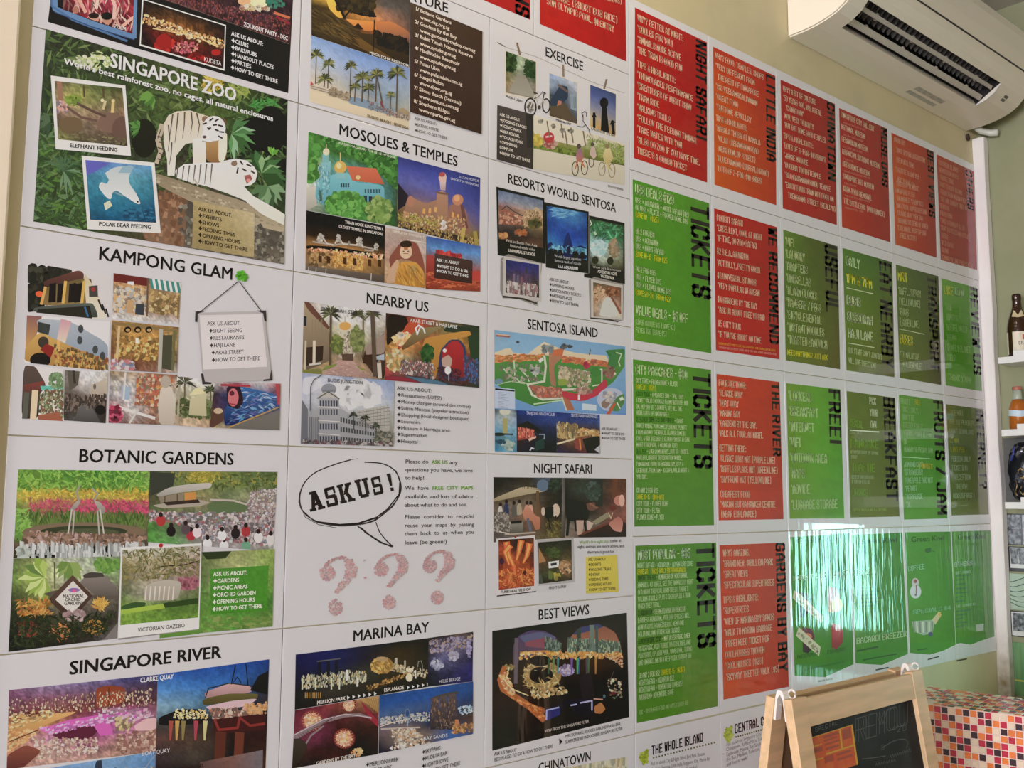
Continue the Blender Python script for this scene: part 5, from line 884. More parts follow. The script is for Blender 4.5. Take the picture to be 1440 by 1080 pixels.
for x, y in ((435, 790), (520, 800), (545, 850), (580, 830), (655, 850)): L([(x - 14, y - 50), (x, y + 40)], 8, '7a6a54')
for x, y in ((384, 742), (460, 770), (515, 795), (565, 800)): D((x, y, 14, 12), 14, 9, 'a8a090 8a8478 6a6458')
P([(340, 905), (892, 1010), (892, 1128), (338, 1030)], 'cec6b2>c4bca6')
part('bicycle', 'printed white bicycle')
def wheel(x, y, a, b, c, w=5):
    L([(x + a * math.cos(t * .3307), y + b * math.sin(t * .3307)) for t in range(20)], w, c)
wheel(320, 655, 34, 54, '2c2824', 8); wheel(416, 645, 22, 42, '2c2824', 7); D((320, 655, 20, 30), 24, 9, '8a8478 5c564c')
L([(320, 655), (348, 580), (398, 610), (416, 645)], 6, 'c8c4bc'); L([(348, 580), (372, 655), (398, 610)], 5, 'b8b4ac'); L([(340, 565), (362, 572)], 7, '302c28'); L([(396, 612), (404, 565)], 5, '3c3834'); L([(392, 560), (414, 572)], 5, '302c28'); E(374, 655, 10, 12, '4a443c')
L([(330, 610), (370, 590), (396, 560)], 3, '4a443c')
part('jogger', 'line drawing of a runner'); L([(640, 700), (640, 740), (655, 760), (640, 775), (605, 770)], 4, '4a443c'); L([(655, 760), (676, 790), (684, 824)], 4, '4a443c'); L([(636, 712), (632, 690), (650, 680), (662, 690), (660, 712)], 4, '4a443c')
part('cyclists', 'printed riders on bicycles')
for x, y, c, r in ((592, 1028, '3a2c24', 1), (648, 1022, '3a2c24', 1), (755, 1030, '8a7c60', 1), (815, 1040, '8a7c60', 1), (690, 985, '5c4c40', .8)): wheel(x, y, 19 * r, 42 * r, c, 5)
L([(592, 1028), (615, 960), (650, 1020)], 7, 'c06830'); L([(620, 965), (640, 1010)], 6, 'c87840'); P([(596, 940), (612, 905), (630, 905), (645, 960), (625, 990), (600, 980)], '8a6a80>b07058'); E(614, 892, 13, 15, '5a4a48'); P([(678, 940), (690, 895), (710, 895), (722, 950), (705, 970)], 'c0a8a0'); E(696, 880, 11, 13, '5a5048'); P([(760, 950), (775, 905), (805, 905), (825, 965), (800, 1000), (770, 990)], 'd0c090>b8a870'); E(786, 892, 13, 15, '8a7858'); L([(755, 1030), (780, 985), (815, 1040)], 5, 'a0946c'); L([(780, 985), (800, 1030)], 9, 'c8b070')
part('panel', 'dark grey list box'); P([(118, 640), (338, 700), (336, 1032), (115, 972)], '4a4440>3a3430'); P([(290, 690), (338, 700), (338, 900), (300, 900)], '302e2c')
part('bullet_list', 'pale capitals on grey'); TB(['ASK US ABOUT', STAR + 'JOGGING TRACKS', STAR + 'SCENIC WALK', STAR + 'BIKE RENTAL', STAR + 'YOGA STUDIOS', STAR + 'SWIMMING', 'COMPLEX', STAR + 'HOW TO GET THERE'], (134, 705), (318, 990), 7, (132, 938), 17, 'd8d0c4', .022)
part('caption'); T('SENTOSA ISLAND', (790, 1138), (884, 1162), 13, '3a342c', .011)

land('white resort-attractions poster with three black-framed photos side by side', 2, 1)
view(670, 230, 4.6957)
part('title'); T('RESORTS WORLD SENTOSA', (198, 130), (912, 324), 62, font=.018)
part('photograph', 'theme park lagoon in a black frame'); P([(123, 155), (440, 232), (448, 664), (132, 606)], '17120f'); G([(137, 178), (430, 246), (432, 560), (140, 500)], '5c6c8c 64708c 687490 606c88/7884a0 848c9c 8890a0 7c8494/8a5c50 9a7060 b89878 c0a078/a87050 a07050 b09068 b08c60/5a4c48 483c38 584c3c 6a5438/3c3430 2c2828 382c28 4a3828/6a4430 302420 5c3828 5c4030', n=.12)
L([(160, 310), (190, 280), (240, 320), (300, 350)], 6, '3c3c40'); P([(300, 340), (350, 330), (385, 285), (425, 320), (428, 410), (300, 420)], 'c0a480>a88860'); D([(310, 310), (428, 320), (428, 420), (310, 420)], 60, 15, 'd8c098 8a6c48 b89060 6a4c34', .7, (70, 110)); P([(150, 320), (190, 310), (290, 360), (310, 410), (150, 405)], 'a0584c>8a4c38'); D([(150, 320), (290, 350), (290, 400), (150, 400)], 50, 15, 'c08868 8a3c30 d8b090 5c3c34'); D((375, 400, 40, 26), 30, 20, '3c4428 50582c 8a6838'); D((285, 460, 36, 20), 20, 16, 'b87040 8a4c28'); D([(145, 460), (195, 465), (195, 500), (145, 495)], 14, 14, 'b07848 d09858')
S_.clip = None; T('First in South East Asia', (188, 520), (392, 552), 18, 'c8c0b4', .011); T('Featured world rides', (214, 552), (378, 580), 18, 'c8c0b4', .011); T('UNIVERSAL STUDIOS', (202, 584), (378, 612), 19, 'd8d0c4', .022)
part('photograph', 'deep blue aquarium in a black frame'); P([(440, 256), (733, 320), (733, 728), (450, 688)], '100e12'); G([(455, 280), (722, 330), (720, 640), (462, 600)], '1c3c7c 2860a0 3878b0 1c4078/1c4890 3070b8 3c80c0 204c90/183c90 2454a8 2858a8 183c84/1c50a0 1c48a0 1840a0 183c8c/2870b0 1c50a8 1c4cac 205ca8/3c88b8 3078b0 2c70b0 50a0c8/1c4060 58a8c8 2c6090 3c80a8', n=.12)
D((560, 320, 80, 40), 50, 22, '58a0d0 3c78b8 78b8d8', 2.5, (-20, 20), 'l'); P([(460, 530), (490, 520), (510, 580), (560, 560), (580, 480), (600, 450), (615, 500), (630, 560), (680, 540), (720, 560), (720, 642), (462, 600)], '142c70>101c48'); D([(470, 545), (720, 570), (715, 600), (470, 580)], 40, 16, '60b0d0 88c8e0 1c3c68 3c90b8'); E(600, 575, 14, 26, '14183c')
for x in (480, 510, 545, 650, 690, 640): E(x, 590 + (x - 480) * .1, 16, 26, '0c0e1c')
S_.clip = None; T('Worlds largest aquarium', (506, 620), (682, 644), 18, 'b8b8bc', .011); T('famous tank of coasts', (508, 650), (682, 672), 18, 'b8b8bc', .011); T('S.E.A AQUARIUM', (528, 688), (662, 706), 19, 'd8d8dc', .022)
part('photograph', 'jungle water park in a black frame'); P([(735, 345), (970, 394), (972, 798), (702, 752), (702, 728), (735, 728)], '12110e'); G([(740, 365), (962, 412), (960, 708), (742, 668)], '2c3c2c 3a5a38 243824 304830/3a6a50 3c7c58 2c6c44 3c5c3c/6a8a78 4a8478 3a8060 3c5c40/88b0b0 90c0c0 80a898 5c7458/a0b8b0 b8d0d0 98a898 6a7058/5c6858 a8b8a8 7c8060 50543c/3c3c2c 4a4c34 3c3c2c 302c20', n=.2); D([(745, 380), (960, 420), (955, 520), (745, 480)], 90, 24, '2c6c40 3c9058 1c4028 58b078 20301c', 1.6, sh='l'); L([(860, 450), (880, 490), (905, 500), (920, 460)], 9, '60c088'); L([(890, 430), (940, 440)], 10, '488c60'); D((800, 560, 46, 50), 50, 22, 'b0e0e0 d0ece8 88c0c0', 1.2); D((900, 560, 30, 60), 40, 18, '9a8068 b89878 6a6c48'); E(776, 640, 22, 26, '2a2c1c'); E(875, 645, 22, 26, '2a2c1c'); L([(740, 375), (752, 400), (742, 412)], 6, 'd0d8c8'); L([(770, 455), (780, 470)], 14, 'b0c8a8')
S_.clip = None; T('Water park & adventure', (760, 690), (945, 716), 16, 'b8b4a8', .011); T('ADVENTURE COVE', (792, 722), (918, 742), 19, 'd0ccc0', .022); T('WATERPARK', (812, 752), (902, 770), 19, 'd0ccc0', .022)
part('snapshot', 'stack of snapshots with a castle at night on top'); P([(150, 630), (200, 600), (425, 660), (396, 944), (250, 890), (166, 892), (148, 840)], '8a8480'); P([(160, 640), (420, 660), (395, 942), (330, 915)], 'a8a29e'); P([(172, 612), (415, 662), (420, 912), (166, 872)], 'bcb6b2'); L([(168, 880), (300, 895), (390, 925)], 12, '3a3430'); G([(185, 636), (405, 670), (405, 888), (186, 854)], '282c68 283078 24286c/30346c 3c3068 343060/40384c 5c3c50 3c3440/4c4848 6a4c50 2c3430/3a3834 4c3834 1c201c', n=.15)
for x, h, c in ((215, 770, '5c5c70'), (240, 730, '70607c'), (265, 740, '586078'), (290, 750, '7a5060'), (318, 720, '584060'), (345, 760, '4a4858')): L([(x, 850), (x, h)], 14, c); P([(x - 9, h), (x, h - 30), (x + 9, h)], '4a3c58')
D([(195, 790), (390, 810), (390, 870), (195, 850)], 70, 18, 'c8c0b8 e8e0d8 a05058 6a4c50 302c28', .3, (80, 100)); L([(320, 690), (320, 730)], 8, '2c4030')
part('snapshot', 'stack of snapshots with an ice slope on top'); P([(732, 770), (770, 750), (965, 800), (960, 1035), (920, 1048), (740, 1020)], '8c8680'); P([(748, 765), (958, 805), (956, 1034), (748, 1018)], 'beb8b0'); L([(745, 1022), (860, 1030), (925, 1046)], 8, '2c2824'); G([(762, 785), (946, 822), (946, 1018), (764, 1012)], '4a4c30 6a5038 785840/806048 9a6c50 7a5038/a07850 c0b4a0 8a5a40/a07c5c c8c4b8 b08c70/9a7c5c c8c8c0 b0a890', n=.16); P([(840, 890), (880, 880), (940, 1010), (800, 1012), (820, 930)], 'c8c8c0'); L([(880, 880), (944, 990)], 14, '8a4c34'); D((800, 860, 30, 50), 30, 18, 'c09870 8a5c40 d8b890'); D((890, 850, 40, 30), 30, 18, '8a5038 5c3c28 b07850')
part('bullet_list'); TB(about('OPENING HOURS', 'DISCOUNTED TICKETS', 'EATING PLACES', 'HOW TO GET THERE'), (472, 774), (680, 882), 2, (472, 914), 20, '342c28', .011)

land('white Sentosa Island poster with a green illustrated island map', 2, 2)
view(670, 430, 4.6957)
part('title'); T('SENTOSA ISLAND', (328, 152), (795, 212), 64, font=.018)
part('map', 'illustrated island map')
G([(110, 160), (974, 270), (980, 722), (112, 688)], '7ca8c8 7cacd0 78a8cc 74a4cc 70a0c8/88b0cc 84b0d0 80acd0 7ca8cc 78a0c8/7ca8c8 80a8c8 80a8c8 7ca4c8 70a0c8/6c9cc8 70a0c8 70a0c8 6c9cc8 6898c8/6090c8 6494c8 6898cc 6898cc 6090c8', n=.02, cell=3)
P([(112, 310), (180, 285), (215, 280), (235, 310), (330, 320), (395, 270), (440, 240), (500, 265), (560, 290), (640, 310), (720, 320), (850, 330), (870, 380), (750, 390), (112, 380)], 'd8c8a8>d0bc98')
P([(112, 350), (300, 335), (440, 325), (560, 350), (700, 375), (860, 385), (900, 400), (972, 300), (970, 400), (900, 500), (800, 580), (700, 625), (560, 625), (380, 665), (260, 620), (180, 560), (112, 510)], '4a8c3c>3c7c30'); P([(845, 295), (900, 290), (970, 285), (972, 320), (900, 420), (850, 400), (870, 350)], '3c7c3c'); L([(848, 300), (880, 330)], 8, '2c6c34')
D([(112, 330), (440, 320), (430, 360), (112, 375)], 120, 18, 'c86830 d88840 b85028 e0a060 8a6838', 2, (-10, 10)); D([(540, 330), (860, 370), (850, 400), (560, 375)], 110, 18, 'c86030 d07838 b85838 8a3848 d8a068', 2, (0, 14)); P([(470, 300), (560, 280), (560, 340), (500, 400), (520, 540), (480, 520), (470, 400)], 'b07858>a07058'); P([(490, 290), (570, 290), (560, 330), (500, 330)], 'c86838')
L([(440, 330), (450, 400), (440, 500), (330, 520), (360, 590), (430, 620), (560, 610), (590, 690)], 14, 'c8ccb8'); L([(240, 360), (245, 460), (270, 500), (330, 515)], 8, 'c0ccb0'); L([(160, 400), (190, 440)], 7, 'c8d0b8'); L([(290, 430), (330, 470), (340, 500)], 8, 'c4ccb4'); L([(380, 450), (390, 500)], 8, 'c0c8b0'); L([(600, 440), (660, 460), (730, 450), (740, 500), (680, 550), (560, 555)], 16, 'c8c8b8'); L([(760, 430), (820, 420), (820, 520), (760, 530)], 8, 'd0d4c0'); L([(700, 430), (760, 450)], 7, 'b8d0c8'); L([(860, 400), (910, 450), (880, 480)], 8, 'd0d0c0'); L([(915, 310), (950, 320), (930, 370), (940, 400)], 8, 'b8c8a8'); L([(130, 520), (220, 500), (310, 515)], 7, 'a8c498'); L([(370, 650), (560, 625)], 8, 'b8d0a8')
P([(340, 520), (480, 540), (560, 550), (560, 600), (440, 610), (370, 580)], '9a7060>a85c48'); D([(340, 530), (560, 550), (560, 605), (400, 600)], 90, 16, 'c86848 8a5c50 d0a088 705048 b84838', 1.2); P([(550, 560), (700, 590), (780, 545), (845, 480), (860, 530), (800, 590), (700, 632), (570, 620)], 'b82848>c02c40'); P([(560, 600), (610, 625), (640, 690), (590, 690)], 'a86848'); D((700, 560, 60, 20), 30, 16, '8a5c58 b88878 c8a898')
D([(530, 400), (740, 440), (740, 540), (540, 520)], 110, 18, '9a8470 b8a088 6a5c48 d0c0a8 7a8c48', 1.2); D((575, 450, 36, 36), 26, 16, 'd0c4a0 b0a080'); E(560, 505, 34, 22, '8a9c38'); D([(150, 380), (440, 370), (430, 510), (160, 500)], 50, 16, '9a9a88 6a5c4c b8b0a0 2c6428', 1.1); D((380, 430, 26, 22), 22, 16, 'b8bcb4 8a948c'); P([(400, 360), (430, 340), (435, 360), (410, 380)], 'd8d8d0'); D([(420, 260), (500, 270), (490, 310), (430, 310)], 30, 16, '7a8488 98a0a0 5c6464'); D((570, 270, 24, 12), 16, 12, '505860 6a7078'); E(264, 242, 12, 8, '3c4450'); D((610, 270, 16, 10), 8, 9, '4a5258'); D((870, 440, 36, 36), 26, 16, '8a5c50 a87868 5c4038'); E(778, 440, 36, 34, '3c8034'); D((720, 390, 18, 24), 16, 14, 'c83858 b02c48'); L([(745, 292), (735, 325)], 6, '4a5050'); E(140, 500, 26, 18, '6888a0')
E(880, 620, 92, 78, 'b0b8cc'); P([(860, 690), (920, 600), (968, 580), (970, 640), (930, 700)], '4a8040'); P([(845, 720), (900, 640), (912, 650), (870, 722)], 'c05030'); P([(815, 640), (850, 610), (880, 640), (850, 680), (820, 670)], '8a7060'); D((870, 600, 40, 40), 20, 18, 'd8ccc0 b0a8a0 7080a0'); P([(935, 610), (955, 600), (965, 620), (940, 630)], 'd0d8c0'); L([(920, 640), (940, 680)], 7, 'd8dcc8'); P([(112, 540), (245, 552), (247, 684), (112, 676)], 'b8c4dc'); P([(115, 545), (243, 558), (243, 568), (115, 556)], '1c2028')
for k in range(11): L([(136, 572 + 10 * k), (210 - (k * 17) % 40, 578 + 10 * k)], 3, '8a98b0')
P([(690, 645), (783, 655), (783, 695), (690, 688)], 'c4d0e0'); P([(120, 185), (212, 195), (212, 212), (120, 204)], 'a05848'); P([(120, 185), (212, 195), (212, 202), (120, 193)], 'd0b098'); L([(668, 590), (668, 620)], 14, 'e0d8d8')
part('photograph', 'island evening photos'); G([(112, 682), (256, 690), (256, 968), (112, 962)], '2c3c48 a8b0a8 3c4850/88a0b0 b0c0c0 88a0c0/5890b0 70a0b8 78b0d0/3c6c80 5890a0 4888a8/3888b0 58a0c0 3c80a8', n=.14); E(180, 700, 36, 24, 'c8c8b8'); L([(180, 750), (180, 840)], 30, 'a8a060'); E(140, 850, 40, 12, '20302c'); D((200, 920, 40, 30), 26, 18, '98b0a8 b8c8c0 708c84'); D((150, 900, 30, 12), 14, 14, '2c4c60 305868'); L([(112, 845), (230, 850)], 10, '1c2824')
S_.clip = None; G([(256, 690), (520, 704), (520, 972), (258, 966)], '1c3078 1c3480 203c8c 243c8c/202c58 203470 283c80 2c4484/202428 24283c 20284c 242c58/3c2028 302028 1c2030 1c2038/281c28 201c2c 181c28 1c2028/181828 141424 161a20 12141c', n=.1)
P([(262, 790), (330, 760), (430, 830), (262, 850)], '15181c'); P([(262, 800), (370, 820), (372, 875), (262, 890)], 'a0302c>8a3c34'); D([(265, 805), (370, 825), (370, 870), (265, 870)], 50, 13, 'e06050 f0a080 701c20 c84038', .4, (80, 100)); P([(330, 880), (385, 860), (385, 872), (340, 895)], 'd8b098'); P([(380, 900), (440, 870), (440, 940), (380, 960)], '1c3c38'); L([(345, 955), (355, 938), (370, 945)], 9, 'c8c8d0'); L([(405, 850), (440, 850), (438, 880)], 6, '88a0b8')
S_.clip = None; G([(520, 704), (805, 720), (808, 976), (520, 972)], '1c3480 1c347c 20387c 2c4890/283c78 2c3c78 2c3c74 344c88/403838 504040 503c34 3c3440/3c2c28 8a6840 7a4c34 5c4030/2c2038 5c3c30 6a3428 3c2824/241c48 302438 4c2430 281c20', n=.12)
D([(520, 780), (660, 790), (660, 870), (520, 860)], 70, 18, 'c8a868 e8d090 6a5030 302c38 a87c48', .3, (80, 100)); D([(660, 810), (800, 820), (800, 860), (660, 850)], 50, 13, 'd8a850 c07838 e8d0a0 604028'); L([(525, 912), (640, 880)], 12, 'e0c8a8'); P([(640, 880), (690, 870), (680, 960), (640, 940)], '8a3c38'); L([(672, 880), (680, 950)], 8, 'd88838'); P([(690, 880), (800, 860), (806, 975), (720, 970)], '1c161c'); P([(770, 950), (806, 920), (806, 976)], 'b8b8c0'); L([(640, 870), (800, 838)], 8, 'b89058')
S_.clip = None; T('TANJONG BEACH CLUB', (320, 718), (506, 728), 20, 'c8cce0', .011); T('SENTOSA BOARDWALK', (616, 734), (792, 742), 20, 'c8cce0', .011)
part('bullet_list'); TB(['ASK US ABOUT.', STAR + 'WHAT TO SEE & DO', STAR + 'HOW TO GET THERE'], (816, 820), (974, 888), 2, (816, 882), 17, '3c3634', .011)

land('white night-animals poster with tram ride, fire show and yellow list box', 2, 3)
view(670, 640, 4.6957)
part('title'); T('NIGHT SAFARI', (368, 118), (757, 122), 62, font=.018)
part('photograph', 'tram ride past animals at night')
G([(104, 146), (570, 150), (566, 546), (104, 576)], '181412 201c18 241f1c 485868 302c28/201c18 3a342c 4a4030 302c28 201c18/504438 7a6858 6a5a48 302820 1c1814/6a5c50 705c50 8a5c44 3a3024 201c14/5c5048 5a4c44 6a4c38 4a3c28 3c3420/4a4240 6a6460 6a5c4c 5c5030 5c5030', n=.14)
P([(106, 300), (110, 285), (300, 205), (440, 225), (445, 240), (330, 258), (110, 308)], 'b8a888>9a8868'); P([(110, 308), (330, 258), (300, 290), (112, 318)], '5c4c38'); 
for k in range(16): L([(300 + 9 * k, 206 + k), (300 + 9 * k, 220 + k)], 3, '4a3c2c')
L([(395, 240), (400, 440)], 18, '6a4c30'); L([(235, 280), (230, 400)], 9, '4a443c'); E(430, 200, 40, 40, '5c7088'); tree(510, 200, 40, 50, '283428 3a4838 1c241c', 40, 18)
for x, y, c in ((150, 360, 'c8c0b8'), (190, 340, '30385c'), (240, 350, '5c5850'), (275, 340, 'a89880'), (325, 350, 'c89078'), (350, 350, 'd0a088')): E(x, y - 34, 11, 13, '2a1c16'); P([(x - 18, y), (x - 8, y - 22), (x + 10, y - 22), (x + 20, y + 50), (x - 16, y + 60)], c)
P([(290, 370), (340, 340), (380, 400), (415, 410), (410, 490), (380, 495), (360, 430), (310, 430)], 'c88468>a86448'); L([(330, 420), (350, 500)], 18, '5c6478'); P([(210, 455), (300, 440), (300, 530), (220, 520)], '8a8478>4a4440'); P([(190, 440), (290, 430), (290, 450), (195, 455)], '1c1814'); L([(125, 500), (210, 520)], 9, 'd0c8bc'); D([(110, 380), (200, 380), (220, 500), (110, 500)], 60, 20, '8a8078 4a443c c0b4a8 2c2824', .7, (60, 120)); L([(180, 525), (380, 510)], 10, 'b0a090'); E(470, 380, 34, 40, '1c1410'); E(432, 372, 13, 28, 'c8b09c'); E(515, 365, 26, 44, 'd0b8a4'); P([(440, 350), (500, 340), (500, 400), (450, 420)], '181210'); L([(465, 420), (482, 500)], 12, '140f0c'); L([(515, 400), (505, 470)], 12, '2c201a'); D([(450, 440), (560, 440), (560, 540), (460, 545)], 50, 22, '7a6c30 5c5424 8a7c40 403a1c', 1.5, sh='l')
part('photograph', 'feeding a dark buffalo')
G([(572, 150), (980, 156), (982, 540), (572, 546)], '282420 30342c 2c302c 4a3028 5c3420/201c1a 384034 30342c 5a3828 6a3828/1c1614 241c1a 302822 50302a 7a4438/2a1e1a 281e1a 3a3028 7a4c40 8a5044/6a5a50 7a6c60 6a5c50 6a3428 7a4038/8a7c70 6a4c40 50281f 301c18 301a18', n=.14)
P([(580, 300), (620, 286), (700, 310), (740, 340), (730, 430), (660, 440), (585, 430)], '1e1412>140e0c'); L([(600, 420), (590, 530)], 18, '1c1310'); L([(640, 420), (650, 500)], 14, '1c1310'); L([(700, 420), (715, 500)], 16, '1c1310'); P([(715, 320), (770, 310), (800, 345), (760, 370), (725, 360)], '6a4438'); L([(740, 320), (790, 350)], 12, '8a5c48'); P([(650, 430), (700, 430), (690, 525), (655, 525)], 'b89888'); P([(720, 430), (765, 450), (740, 495), (720, 490)], 'c0a898'); L([(800, 160), (800, 330)], 50, '262c26'); tree(760, 240, 50, 60, '38443a 283028 50605a', 40, 18); L([(910, 160), (900, 280)], 30, '6a3a24'); P([(755, 440), (850, 380), (880, 400), (780, 460)], '8c8468'); P([(660, 530), (880, 440), (980, 440), (980, 540), (670, 542)], '3a1814>241010'); L([(690, 520), (860, 450)], 14, '6a3424'); E(935, 300, 36, 34, 'c07868'); E(950, 300, 18, 40, 'd8a898'); P([(860, 450), (930, 400), (960, 440), (950, 510), (900, 500)], 'b06858>c88878'); L([(862, 380), (880, 420), (890, 380)], 5, 'd0b8a0'); E(890, 350, 26, 16, '6a2c24'); P([(700, 300), (690, 400), (640, 420)], '1c1411')
S_.clip = None; G([(556, 150), (576, 150), (574, 546), (552, 546)], '6a6460 4a4440/7a7470 5a544c/4a4440 3c362c', n=.08, clip=False)
part('snapshot', 'white-bordered fire show snapshot'); P([(126, 905), (382, 890), (384, 902), (126, 934)], '2a2624'); P([(122, 552), (378, 528), (384, 896), (124, 926)], 'd0caca'); G([(136, 560), (370, 546), (372, 862), (138, 890)], '502014 20120f 502818/a04020 2c140f 7a3818/7a2c14 a04c1c 4a1c10/8a2c14 b04818 6a2410/a8341a c0501c a03818/8a2814 b04c20 8a3018', n=.25)
for pts in ([(190, 580), (200, 650), (240, 740), (250, 800)], [(285, 570), (270, 640), (255, 690)], [(340, 590), (325, 660), (300, 710)], [(210, 600), (180, 640), (205, 720)]): L(pts, (44, 12), 'd86028'); L(pts, (20, 5), 'f0a048')
D([(140, 760), (370, 750), (370, 850), (140, 880)], 120, 28, 'd05020 e07830 a83014 f0a040 7a2010', 1.4, sh='l'); E(158, 700, 16, 22, '3a1c38'); E(310, 775, 12, 14, '50180c'); L([(240, 730), (245, 790)], 14, 'd87038'); S_.clip = None; T('TUMBUAKAR FIRE SHOW', (154, 912), (350, 892), 17, '2c2624', .022); E(248, 540, 7, 8, 'a02c28')
part('snapshot', 'night entrance snapshot'); P([(390, 562), (632, 542), (636, 838), (400, 862)], 'b0aaaa'); G([(398, 576), (618, 560), (622, 824), (404, 850)], '201c16 24241c 1c1a14/302c1c 303420 2a2418/6a4420 3a3c24 4a3c24/5c4830 303018 8a6c40/3c4028 38381c 7a6038/241c18 2c2418 302418', n=.2); P([(402, 610), (450, 700), (404, 715)], 'a87848'); P([(465, 705), (535, 695), (535, 738), (468, 748)], 'e0dcdc'); P([(480, 714), (520, 709), (520, 725), (482, 731)], '2c2a30'); D((575, 740, 34, 40), 50, 18, 'c09060 e0b888 8a5c34 5c4028'); P([(465, 760), (495, 770), (490, 820), (465, 815)], '5c6c2c'); L([(410, 790), (420, 840)], 20, '4a5448'); tree(500, 640, 50, 30, '3c4c24 50602c 2a341c', 30, 18); D((520, 800, 24, 20), 12, 14, 'b8a830 8a8438')
part('caption'); T('NIGHT SAFARI', (468, 886), (582, 874), 18, '3a3432', .011)
part('intro_text'); T("World's first night zoo,", (670, 586), (866, 576), 20, '7a9a40', .011); T('cooler at', (872, 576), (946, 572), 20, '3a3434', .011); T('night, animals are more active, and', (655, 614), (966, 608), 20, '3a3434', .011); T('the tram is good fun.', (722, 650), (902, 644), 20, '3a3434', .011)
part('panel', 'yellow list box'); P([(712, 672), (918, 658), (928, 900), (714, 914)], 'cfc050>c8b84c')
part('bullet_list'); TB(['ASK US ABOUT', STAR + 'EXHIBITS', STAR + 'WALKING TRAILS', STAR + 'SHOWS', STAR + 'FEEDING TIMES', STAR + 'OPENING HOURS', STAR + 'HOW TO GET THERE'], (728, 698), (908, 888), 6, (730, 898), 18, '4a4220', .022)

land('white Best Views poster with a dark heart-framed night photo', 2, 4)
view(670, 840, 4.5)
part('title'); T('BEST VIEWS', (382, 142), (706, 106), 64, font=.018)
part('photograph', 'night city seen through a heart shape')
G([(92, 212), (944, 96), (958, 756), (92, 968)], '18141a 14121a 14121c 141218 141014/181416 201c24 2c2424 3a2c2a 16120f/1a1210 3a2818 2c2018 3a2414 16100c/2c1810 2a1c14 181418 181410 120e0c/141010 241410 12121c 16120f 100d0b/100e0e 100e10 101014 120e0c 0e0c0a', n=.06, cell=2.6)
P([(225, 300), (260, 240), (330, 208), (420, 210), (490, 245), (525, 300), (530, 370), (260, 380), (235, 540), (222, 400)], '50406a>604838'); P([(260, 245), (400, 215), (500, 250), (440, 280), (300, 290)], '5a5c80'); P([(300, 280), (440, 250), (520, 300), (520, 330), (300, 310)], '8a4858'); P([(565, 300), (600, 230), (690, 185), (800, 180), (870, 220), (905, 300), (910, 360), (565, 370)], '8a5444>b0704c'); P([(640, 190), (760, 165), (800, 185), (700, 215), (600, 240)], '3c4070')
D([(425, 250), (525, 290), (525, 370), (430, 370)], 80, 16, '30403c 50605a 1c2420 88988c 708878', .4, (80, 100)); D([(570, 260), (900, 280), (905, 360), (570, 365)], 170, 16, '2c3c38 506c60 1c2a28 88a898 b8c8a0 3c5448', .4, (84, 96)); L([(640, 205), (640, 350)], 26, '384840'); L([(722, 180), (724, 345)], 30, '6a7c74'); L([(752, 180), (754, 345)], 18, '485850'); L([(245, 260), (240, 540)], 22, '6a5c68')
L([(270, 350), (420, 340), (560, 360), (700, 362), (910, 365)], 14, 'b87828'); D([(270, 340), (910, 350), (910, 380), (270, 390)], 160, 12, 'f0b040 d88820 ffe0a0 a05c18'); D([(780, 365), (920, 370), (920, 450), (880, 400)], 50, 9, 'e0a050 c03830 f0d8b0 8a5c28'); D((200, 440, 30, 16), 20, 12, 'a8a060 806030')
L([(170, 440), (140, 520), (160, 580), (240, 630), (330, 690), (420, 770)], (30, 46), 'b06028'); D([(140, 500), (190, 470), (240, 620), (180, 600)], 60, 18, 'e88838 f0b868 b05020 ffe0b0', 2, (30, 70)); D([(210, 630), (330, 680), (420, 700), (410, 770)], 90, 18, 'e08030 f0a858 b04c18 8a3010', 2, (15, 45)); L([(200, 440), (175, 530), (220, 580), (320, 620)], 7, 'f0c890')
E(410, 490, 120, 90, '9a7c48'); D((400, 500, 120, 100), 160, 18, 'e0c078 c89848 8a6830 f0dca0 5c4424', 1.6, sh='l'); E(400, 490, 76, 52, '101018'); E(395, 400, 70, 34, '1c1814'); D((560, 460, 46, 30), 40, 13, 'b8a8c8 8878b0 d8d0e0 604c80'); D([(330, 590), (560, 560), (560, 600), (360, 640)], 60, 16, 'd0a860 a87838 6a4c28 f0d8a8', 1.5)
for x, c in ((450, '3a5c40'), (480, '6a8848'), (508, '3a7c78'), (595, '7850a8'), (640, '3a50a0'), (632, '48a068'), (702, '4a6c40'), (748, 'a87830'), (690, '504858')): L([(x, 385), (x - 2, 480)], (16, 8), c)
P([(640, 500), (720, 470), (760, 800), (690, 760), (660, 640)], '2a2428>1c1818'); P([(425, 700), (600, 640), (730, 640), (730, 760), (430, 780)], '14142c>0e0e1c'); P([(430, 720), (520, 690), (520, 740), (430, 780)], '282c70'); L([(434, 772), (436, 712), (512, 694)], 9, 'a0a8e8'); L([(560, 688), (625, 675)], 9, 'b0b4f0'); L([(650, 666), (722, 652), (722, 712)], 9, 'b0b0f0'); P([(520, 740), (570, 660), (640, 760), (600, 800)], '0e0c10')
P([(735, 690), (780, 660), (810, 705), (780, 735), (740, 730)], 'b07038'); L([(735, 640), (790, 645)], 8, 'c89080'); D([(820, 520), (920, 500), (910, 640), (840, 640)], 26, 9, 'd8d8b0 a87848 3c8060 8a3838'); E(855, 524, 11, 11, 'c8d0b0'); E(855, 606, 20, 10, '6a2428'); L([(860, 470), (820, 560)], 4, '5c5044'); E(800, 625, 8, 12, '4c7078')
S_.clip = None; T('VIEW FROM THE SINGAPORE FLYER', (424, 854), (702, 790), 18, 'b8b0a8', .022)
